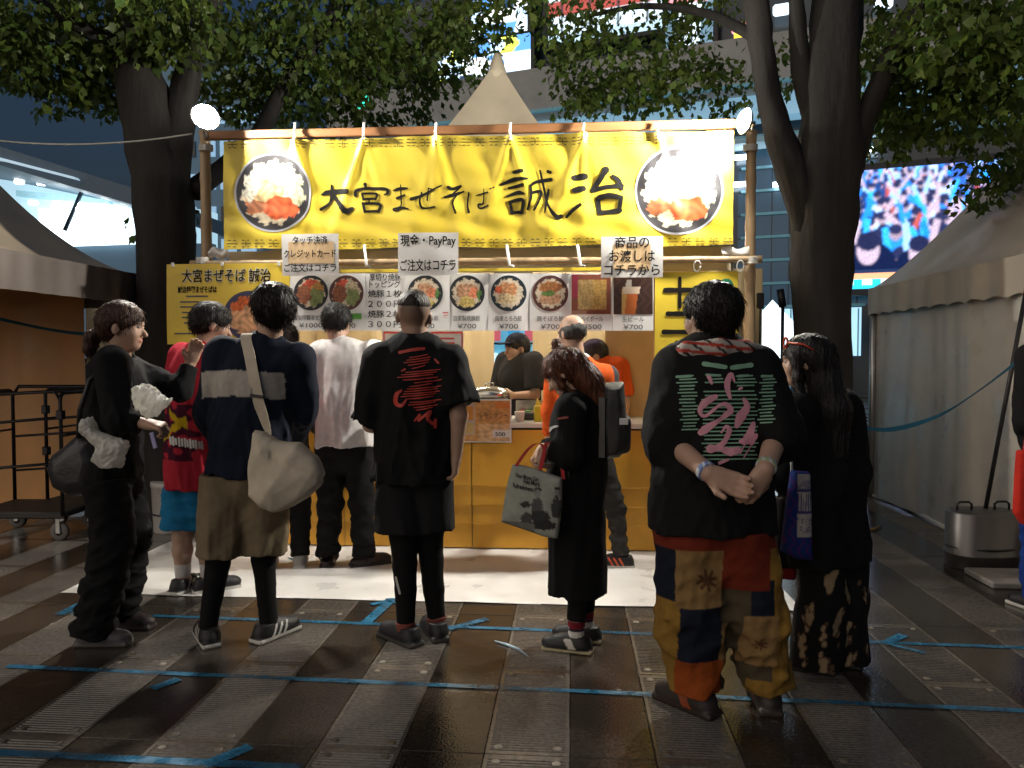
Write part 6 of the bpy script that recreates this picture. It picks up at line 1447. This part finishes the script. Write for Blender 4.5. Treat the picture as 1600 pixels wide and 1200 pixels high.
F = Field((-.2, -.1, -.2), (.2, .1, .2), .006); f_poly(F, pz([(800, 724), (838, 730), (879, 745), (880, 790), (872, 840), (852, 838), (782, 818), (788, 770)], 832, 780, zz), .02, .012, .01, 0, .022); F.noise(folds(74, (10, 10, 10)), .004)
GT = A(.34, .35, .30)
def totecol(P_):
    c = np.tile(GT, (len(P_), 1)); x = P_[:, 0] / zz + 832; y = 780 - P_[:, 2] / zz; n = np.sin(x * .7 + 2 * np.sin(y * .4)) * np.sin(y * .6 + 2 * np.sin(x * .33)); fr_ = P_[:, 1] < 0
    for cx, cy, rx, ry, v in ((843, 763, 7, 5, .04), (843, 768, 5, 7, .25), (842, 790, 9, 14, .10), (824, 786, 8, 5, .05), (846, 806, 16, 12, .05), (852, 818, 20, 8, .04), (874, 766, 4, 8, .22), (872, 790, 8, 18, .06), (874, 760, 4, 3, .04), (825, 810, 10, 12, .08)):
        m_ = fr_ & (((x - cx) / rx) ** 2 + ((y - cy) / ry) ** 2 < 1 + .35 * n); c[m_] = A(v, v, v * .95)
    m_ = fr_ & (y > 815 + .02 * (x - 800)) & (x < 838); c[m_] = A(.18, .18, .16); return c
bg_ = F.build('bag_body', FAB, e, totecol)
for s_, x, z, wd in (('New Movie Girl', 826, 743, 36), ('Asks More', 833, 751, 26), ('Refreshment', 820, 759, 32)):
    text_mesh('lettering', s_, .03, INK, bg_, lambda u, v: ((x - 832) * zz + u, -.047, (780 - z) * zz + v - u * .18), width=wd * zz, bold=.0006)
REDH = mat('red_webbing', (.40, .012, .015), .6)
for dy, pts in ((-.02, [(806, 728), (826, 700), (842, 690), (852, 700), (846, 732)]), (.03, [(842, 734), (850, 700), (856, 690), (874, 712), (880, 748)])):
    cs = catmull([((x - 832) * zz, dy, (780 - y) * zz) for x, y in pts], 5); q = MB(); vs = []; fs = []
    for i, p in enumerate(cs):
        for dx, d2 in ((-.008, -.001), (.008, -.001), (.008, .001), (-.008, .001)): vs.append((p[0] + dx, p[1] + d2, p[2]))
        if i: fs += [(4 * i - 4 + t, 4 * i - 4 + (t + 1) % 4, 4 * i + (t + 1) % 4, 4 * i + t) for t in range(4)]
    q.add(vs, fs); q.build('handle', REDH, e)
zz = P.loc.y / FPX; p0 = AY(957, 655, P.loc.y + .02); e = empty('backpack', p0, 0, 'dark grey backpack on the back of the woman in the black coat', 'backpack')
F = Field((-.14, -.2, -.24), (.14, .2, .24), .0075); f_poly(F, pz([(938, 598), (974, 596), (977, 640), (978, 690), (968, 714), (940, 716), (934, 660)], 957, 655, zz), .08, .05, .02, 0, .05); F.rbox((.05, 0, -.07), (.035, .09, .09), .03, .03); F.noise(folds(75, (14, 14, 14)), .006); F.build('pack_body', mat('dark_pack', (.03, .03, .028), .6, var=.3, vs=10, bump=.3, bs=60), e, (.03, .03, .03))
q = MB(); q.bbox((-.055, -.125, -.03), (.03, .012, .28), .004); q.build('grey_trim', mat('grey_trim', (.13, .12, .11), .6), e); q = MB(); q.bbox((.045, -.128, .0), (.04, .006, .03), .003); q.build('patch', mat('white_patch', (.6, .6, .58), .5), e)

# 7 --- balding man in orange jacket
P = Person('balding man in orange jacket with white collar, behind the woman in black coat', 930, 886, 30, 1.70, .03)
j = P.j; P.hr = (10, -14, 0); j['head'] = P.L(893, 522); j['neck'] = P.L(902, 562); j['shL'] = P.L(872, 582, -.05); j['shR'] = P.L(948, 588, .05); j['chest'] = P.L(908, 610); j['waist'] = P.L(912, 670); j['pelvis'] = P.L(918, 712); j['hipL'] = P.L(905, 722); j['hipR'] = P.L(935, 722)
j['ankR'] = P.L(970, 866) * A(1, 1, 0) + A(0, 0, .09); j['kneeR'] = P.L(962, 795); j['ankL'] = P.L(915, 866, .1) * A(1, 1, 0) + A(0, 0, .09); j['kneeL'] = P.L(905, 800, .08); j['elL'] = P.L(862, 640, .05); j['wrL'] = P.L(858, 680, .25); j['elR'] = P.L(958, 650, .05); j['wrR'] = P.L(940, 690, .25)
P.body(vox=.007, tint=.9); OR = A(.66, .10, .015)
P.top(.80, .18, .175, .18, {'*': (1.9, .08, .055)}, .7, bandcol(OR, [(lambda P_: (P_[:, 2] > 1.395) , A(.62, .60, .58)), (lambda P_: (np.abs(P_[:, 0] - .13) < .035) & (P_[:, 2] > .95), A(.06, .06, .065))]), 'jacket', collar=.03, seed=81)
P.legs(.97, .08, .10, .068, .052, A(.03, .026, .024), seed=82); P.shoe('R', 62, (.58, .55, .5), BLACK, A(.6, .08, .02)); P.shoe('L', 40, (.58, .55, .5), BLACK, A(.6, .08, .02))
P.hair('ring', A(.035, .032, .03), 83, 120)

# 8 --- cook and helper inside the stall
P = Person('cook in black T-shirt and dark cap working behind the counter', 812, 800, 140, 1.66, .03)
P.loc = V((AY(815, 600, 6.5).x, 6.5, 0)); P.e.location = P.loc; P.M = Matrix.Translation(P.loc) @ Matrix.Rotation(P.rz, 4, 'Z'); P.Mi = P.M.inverted(); P.e.rotation_euler = (0, 0, P.rz)
j = P.j; P.hr = (-14, -6, 0); j['head'] = P.L(807, 545, -.04); j['neck'] = P.L(817, 578)
for n, sg in (('L', -1), ('R', 1)): j['el' + n] = j['sh' + n] + A(sg * .04, .03, -.27); j['wr' + n] = j['el' + n] + A(-sg * .03, .24, .0)
P.body(vox=.006, tint=1.05); P.top(.75, .20, .19, .195, {'*': (.85, .09, .095)}, .7, A(.018, .018, .019), 'shirt', seed=91); P.legs(.97, .07, .10, .08, .07, BLACK, vox=.012)
for n in 'LR': P.shoe(n, 0)
P.hair('cap', HBLK, 92, 100); P.cap(A(.010, .010, .020))
P = Person('stall helper in dark purple cap and orange shirt behind the counter', 930, 800, 160, 1.62, .06)
P.loc = V((AY(938, 600, 6.15).x, 6.15, 0)); P.e.location = P.loc; P.M = Matrix.Translation(P.loc) @ Matrix.Rotation(P.rz, 4, 'Z'); P.Mi = P.M.inverted()
j = P.j; P.hr = (-60, -18, 0); j['head'] = P.L(928, 556, -.06); P.body(vox=.007); P.top(.80, .18, .17, .175, {'*': (.9, .085, .09)}, .7, bandcol(A(.6, .09, .015), [(lambda P_: (np.abs(P_[:, 0]) < .11) & (P_[:, 2] < 1.3), A(.05, .05, .055))]), 'shirt', seed=93); P.legs(.97, .07, .10, .08, .07, BLACK, vox=.012)
for n in 'LR': P.shoe(n, 0)
P.hair('cap', HBLK, 94, 80); P.cap(A(.022, .012, .035))

# 10 --- man in patchwork trousers, hands clasped behind
P = Person('heavy-set man in black band T-shirt and patchwork trousers, hands clasped behind his back', 1132, 1112, 6, 1.69, .0)
j = P.j; P.hr = (24, -2, 2); j['head'] = P.L(1108, 497, .02); j['neck'] = P.L(1112, 556, .0); j['chest'] = P.L(1116, 620) * A(1, 0, 1); j['waist'] = P.L(1112, 710) * A(1, 0, 1); j['pelvis'] = P.L(1112, 775) * A(1, 0, 1)
j['shL'] = P.L(1060, 580, .0); j['shR'] = P.L(1180, 580, .0); j['elL'] = P.L(1046, 688, -.05); j['elR'] = P.L(1213, 680, -.05); j['wrL'] = P.L(1108, 740, -.26); j['wrR'] = P.L(1196, 733, -.26)
j['ankL'] = P.L(1088, 1098, -.0) * A(1, 1, 0) + A(0, 0, .09); j['ankR'] = P.L(1198, 1088, .05) * A(1, 1, 0) + A(0, 0, .09); j['kneeL'] = P.L(1078, 960); j['kneeR'] = P.L(1176, 960, .04); j['hipL'] = P.L(1075, 835); j['hipR'] = P.L(1152, 835)
P.body(vox=.005, tint=.95, bw=1.15, hand={'L': dict(d=P.L(1150, 757, -.30) - P.L(1108, 740, -.28), n=A(.15, -.9, .1), thumb=-1 * -1, curl=(.25, .55), size=1.12), 'R': dict(d=P.L(1166, 775, -.29) - P.L(1194, 733, -.28), n=A(-.3, .9, 0), thumb=1, curl=(.35, .7), size=1.1)})
P.top(.735, .252, .236, .228, {'L': (1.06, .105, .105), 'R': (1.04, .105, .105)}, .70, BLACK * 1.1, 'shirt', vox=.0075, fold=.0075, ff=(20, 20, 10), seed=101, rs=.088)
T_ = P.bvh(P.topo); GRN = mat('mint_print', (.20, .38, .26), .6); PNK = mat('pink_print', (.66, .30, .37), .6); st = []
for (x0, x1, ya, yb, stp) in ((1060, 1086, 588, 676, 5.2), (1105, 1128, 588, 602, 5), (1150, 1178, 588, 604, 5), (1190, 1209, 588, 662, 5.2), (1100, 1180, 612, 722, 6.2)):
    y = ya; i = 0
    while y < yb:
        t = (y - ya) / (yb - ya); sh_ = (8 * t if x1 < 1100 else -4 * t if x0 > 1185 else 0); a, b = x0 + sh_ + 3 * math.sin(i * 2.3), x1 + sh_ * .4 - 3 * math.cos(i * 1.7); st.append([(a, y, 2.2), (b, y - .8, 2.3)]); y += stp; i += 1
st += [[(1100, 569, 7), (1133, 574, 7)], [(1143, 575, 7), (1173, 571, 7)], [(1058, 589, 4), (1080, 588, 4)], [(1104, 586, 4), (1125, 587, 4)], [(1153, 588, 4), (1168, 587, 4)], [(1190, 588, 4), (1205, 588, 4)]]
P.prints(P.topo, st, GRN, 'print', .0035, T_)
st = [[(1030 + x / 6.316, 550 + y / 6.316, w_ / 6.316) for x, y, w_ in q_] for q_ in (
    [(735, 290, 20), (705, 222, 40), (668, 300, 60), (672, 380, 55), (695, 455, 34)], [(490, 252, 40), (516, 312, 26)],
    [(556, 440, 44), (470, 485, 72), (406, 560, 48), (418, 622, 36), (480, 618, 34), (580, 535, 30), (650, 516, 44), (700, 572, 62), (650, 622, 56), (560, 690, 44), (470, 752, 76), (416, 792, 66)],
    [(830, 466, 36), (858, 540, 62), (802, 630, 96), (756, 728, 52)], [(612, 790, 20), (656, 736, 30), (684, 775, 50), (640, 880, 50), (575, 935, 54), (495, 940, 56), (500, 975, 40), (600, 950, 50), (690, 982, 80), (772, 968, 66)],
    [(920, 708, 44), (892, 800, 76), (850, 872, 84), (796, 884, 36)], [(948, 820, 40), (905, 892, 50)], [(592, 1092, 38), (676, 1058, 26)], [(852, 880, 13), (790, 1000, 13)], [(905, 900, 11), (826, 1040, 10)], [(780, 372, 20), (806, 356, 30)])]
P.prints(P.topo, st, PNK, 'print', .006, T_)
sx = (P.loc.y) / FPX
TAN, YTN, ORG, NVY, OLV, RDB = A(.26, .155, .060), A(.27, .15, .03), A(.30, .065, .012), A(.010, .013, .024), A(.072, .056, .032), A(.17, .025, .012)
def patch(P_):
    x = P_[:, 0] / sx + 1132; y = 1112 - P_[:, 2] / sx; c = np.tile(OLV, (len(P_), 1)); st_ = (1 + .12 * np.sin(x * 2.1))[:, None]
    def rc(a, b, u, v, col_): m_ = (x >= a) & (x < b) & (y >= u) & (y < v); c[m_] = (col_ * st_)[m_] if col_ is TAN or col_ is ORG or col_ is YTN else col_
    rc(900, 1052, 840, 1200, YTN); rc(900, 1045, 843, 925, NVY); rc(1044, 1114, 846, 934 + 0, TAN); rc(1050, 1114, 934, 1020, NVY); rc(1050, 1122, 1018, 1200, ORG)
    rc(1114, 1126, 960, 1020, TAN); rc(1160, 1300, 846, 1200, YTN); rc(1156, 1192, 892, 950, NVY); rc(1146, 1200, 948, 1028, TAN); rc(1150, 1195, 1028, 1052, OLV); rc(1114, 1186, 840, 908, RDB); rc(900, 1300, 700, 846, RDB)
    m_ = (np.hypot(x - 1090, y - 892) < 17) & (np.sin(np.arctan2(y - 892, x - 1090) * 8) * 6 + np.hypot(x - 1090, y - 892) < 13) & (P_[:, 1] < 0); c[m_] = A(.10, .045, .022)
    m_ = (np.hypot(x - 1172, y - 990) < 11) & (np.sin(np.arctan2(y - 990, x - 1172) * 8) * 5 + np.hypot(x - 1172, y - 990) < 8) & (P_[:, 1] < 0); c[m_] = A(.12, .05, .025); return c
P.legs(1.0, .085, .138, .135, .10, patch, 'trousers', vox=.0065, seed=102, fold=.011, ff=(16, 16, 18), seat=.205, k=.06)
for n, yw, hu in (('L', 40, 0), ('R', -8, 0)): P.shoe(n, yw, (.035, .022, .016), (.030, .020, .016), A(.30, .06, .015), 'wide', 1.06)
for n in 'LR': P.sock(n, .075, .13, (.012, .04, .035))
P.hair('puffy', A(.012, .009, .008), 103, 1500)
F = Field(j['neck'] - .24, j['neck'] + .2, .0065); nk = j['neck']
F.chain([nk + A(-.17, .04, -.012), nk + A(-.11, -.070, .022), nk + A(0, -.105, .030), nk + A(.11, -.070, .026), nk + A(.17, .04, -.008)], [.030, .034, .036, .034, .030], .015, .8); F.noise(folds(104, (30, 30, 40)), .004)
F.build('towel', FAB, P.e, lambda P_: np.where(np.sin(P_[:, 2:3] * 190 + P_[:, :1] * 22) > .45, A(.40, .05, .035), np.where(np.sin(P_[:, 2:3] * 120 + P_[:, :1] * 90) > .75, A(.03, .03, .03), A(.45, .40, .36))))
for n, cc in (('L', (.16, .22, .42)), ('R', (.34, .40, .24))):
    W_, E_ = j['wr' + n], j['el' + n]; d = unit(E_ - W_); F = Field(W_ - .09, W_ + .09, .005); F.cone(W_ + d * .005, W_ + d * .03, .037, .038, .004, ca=True, cb=True); F.build('wristband', FAB, P.e, lambda P_: np.where(np.sin(P_[:, :1] * 300) > .5, A(.5, .52, .55), A(*cc)))
P10 = P

# 11 --- woman with long black hair
P = Person('woman with long black hair, loose black top and bleach-dyed trousers', 1302, 1047, 38, 1.56, .03)
j = P.j; P.hr = (34, -4, 0); j['head'] = P.L(1258, 566, -.02); j['neck'] = P.L(1272, 622); j['chest'] = P.L(1282, 690); j['waist'] = P.L(1290, 760); j['pelvis'] = P.L(1295, 830)
j['shL'] = P.L(1246, 648, -.08); j['shR'] = P.L(1312, 640, .1); j['elL'] = P.L(1242, 740, -.05); j['wrL'] = P.L(1240, 745, .16); j['elR'] = P.L(1325, 740, .06); j['wrR'] = P.L(1300, 760, .3)
j['hipL'] = P.L(1280, 850, -.04); j['hipR'] = P.L(1318, 850, .05); j['kneeL'] = P.L(1286, 940, -.04); j['kneeR'] = P.L(1322, 940, .05); j['ankL'] = P.L(1276, 1032, -.02) * A(1, 1, 0) + A(0, 0, .085); j['ankR'] = P.L(1316, 1030, .06) * A(1, 1, 0) + A(0, 0, .085)
P.body(vox=.0065, tint=.9); P.top(.535, .225, .20, .165, {'*': (1.7, .11, .12)}, .78, BLACK * .8, 'top', fold=.008, ff=(20, 20, 8), seed=111, hemtilt=-.0)
def bleach(P_):
    f = folds(115, (26, 26, 17), 2.2)(P_) + .45 * folds(116, (60, 60, 44), 2)(P_); c = np.tile(BLACK * .9, (len(P_), 1)); m_ = f > .50; c[m_] = A(.30, .22, .13); c[(f > .38) & (f <= .5)] = A(.10, .06, .035); return c
P.legs(.95, .03, .115, .115, .125, bleach, vox=.0065, seed=112, fold=.008, ff=(12, 12, 8), k=.05)
for n in 'LR': P.shoe(n, 30, (.03, .03, .03), BLACK, size=1.0)
P.hair('long', HBLK * .9, 113, 1300)
q = MB(); hp_ = [V(P.hp(-.06, .07, .10)), V(P.hp(.0, .095, .098)), V(P.hp(.06, .07, .10))]
for a, b in ((0, 1), (1, 2)):
    c = (hp_[a] + hp_[b]) / 2; q.tube([c + (hp_[b] - hp_[a]) * .36 * math.cos(t) + V((0, 0, .024)) * math.sin(t) + V((0, .0, .0)) for t in [2 * math.pi * i / 14 for i in range(15)]], .004, 6)
for sg in (-1, 1): q.tube([V(P.hp(sg * .062, .072, .10)), V(P.hp(sg * .095, .0, .085)), V(P.hp(sg * .094, -.05, .05))], .0045, 6)
q.build('sunglasses', mat('red_orange_plastic', (.5, .06, .02), .2), P.e, True)
zz = P.loc.y / FPX * .97; p0 = AY(1248, 805, P.loc.y - .22); e = empty('cloth_bag', p0, 0, 'blue drawstring bag with white striped print hanging beside the long-haired woman', 'bag')
F = Field((-.12, -.08, -.22), (.12, .08, .22), .006); f_poly(F, pz([(1236, 738), (1262, 740), (1266, 800), (1268, 872), (1240, 868), (1222, 858), (1228, 800)], 1248, 805, zz), .025, .018, .01, 0, .02); F.noise(folds(117, (18, 18, 8)), .006)
def bagc(P_):
    x = P_[:, 0] / zz + 1248; y = 805 - P_[:, 2] / zz; n = np.sin(x * .5 + 2 * np.sin(y * .23)); c = np.tile(A(.012, .03, .16), (len(P_), 1)); c[n > .6] = A(.06, .02, .14)
    m_ = (x > 1241) & (y > 742) & (y < 834) & (x < 1262 + .05 * (y - 742)); c[m_] = A(.42, .40, .38)
    m2 = m_ & (((y > 750) & (y < 764) & (np.sin((x + y) * 1.6) > .3)) | ((y > 770) & (y < 796) & (np.sin(x * 1.7) > .5)) | ((y > 806) & (y < 828) & (np.sin((x + y) * 1.5) > .3)) | (np.abs(y - 766) < 1.5) | (np.abs(y - 798) < 1.5)); c[m2] = A(.06, .05, .16); return c
F.build('bag_body', FAB, e, bagc); q = MB(); q.tube([(-.03, 0, .17), (-.02, .05, .24), (.03, .08, .30)], .006, 6); q.build('cord', mat('white_string'), e, True)
p0 = AY(1222, 850, P.loc.y + .1); zz = (P.loc.y + .1) / FPX; e = empty('tote_bag', p0, 0, 'narrow black tote bag with red bottom and long handles beyond the blue bag', 'tote bag')
F = Field((-.12, -.08, -.22), (.12, .08, .22), .007); f_poly(F, pz([(1212, 772), (1236, 768), (1243, 895), (1240, 904), (1208, 902), (1204, 880)], 1222, 850, zz), .03, .015, .01, 0, .02); F.build('bag_body', FAB, e, lambda P_: np.where(P_[:, 2:3] < -.10, A(.22, .015, .012), BLACK[None, :]))
q = MB(); q.tube([(-.02, 0, .2), (.0, .02, .27), (.04, .03, .30)], .008, 6); q.build('handle', BLK, e, True)

# 12 --- person at the right, only an arm in the picture
P = Person('person in black sleeve and blue jeans standing by the steel tent weight', 1640, 952, 20, 1.66, .02)
j = P.j; j['elL'] = P.L(1604, 660, -.02); j['shL'] = P.L(1612, 560); j['wrL'] = P.L(1618, 705, .14); P.body(vox=.009); P.top(.80, .19, .18, .18, {'*': (1.9, .085, .06)}, .7, BLACK, 'jacket', vox=.010, seed=121); P.legs(.97, .06, .105, .085, .08, A(.01, .04, .22), 'jeans', vox=.010, seed=122)
for n in 'LR': P.shoe(n, 0)
P.hair('short', HBLK, 123, 60)
p0 = AY(1606, 765, P.loc.y - .2); zz = (P.loc.y - .2) / FPX; e = empty('shopper_bag', p0, 0, 'bright red bag with black print hanging by the blue jeans', 'bag')
F = Field((-.16, -.1, -.3), (.26, .1, .3), .008); f_poly(F, pz([(1584, 706), (1640, 704), (1644, 820), (1592, 818), (1581, 800), (1582, 750)], 1600, 765, zz), .025, .015, .01, 0, .02); F.build('bag_body', FAB, e, bandcol(A(.50, .025, .015), [(lambda P_: (np.abs(P_[:, 2] - .17) < .03) & (P_[:, 0] > -.03) & (np.sin(P_[:, 0] * 160) > -.2), BLACK), (lambda P_: (np.abs(np.hypot(P_[:, 0] - .02, P_[:, 2] + .02) - .05) < .006), BLACK), (lambda P_: (np.hypot(P_[:, 0] - .01, P_[:, 2] + .06) < .02), A(.6, .58, .55))]))
q = MB(); q.tube([(-.03, 0, .18), (.0, .02, .30), (.05, .03, .18)], .008, 6); q.build('handle', REDH, e, True)
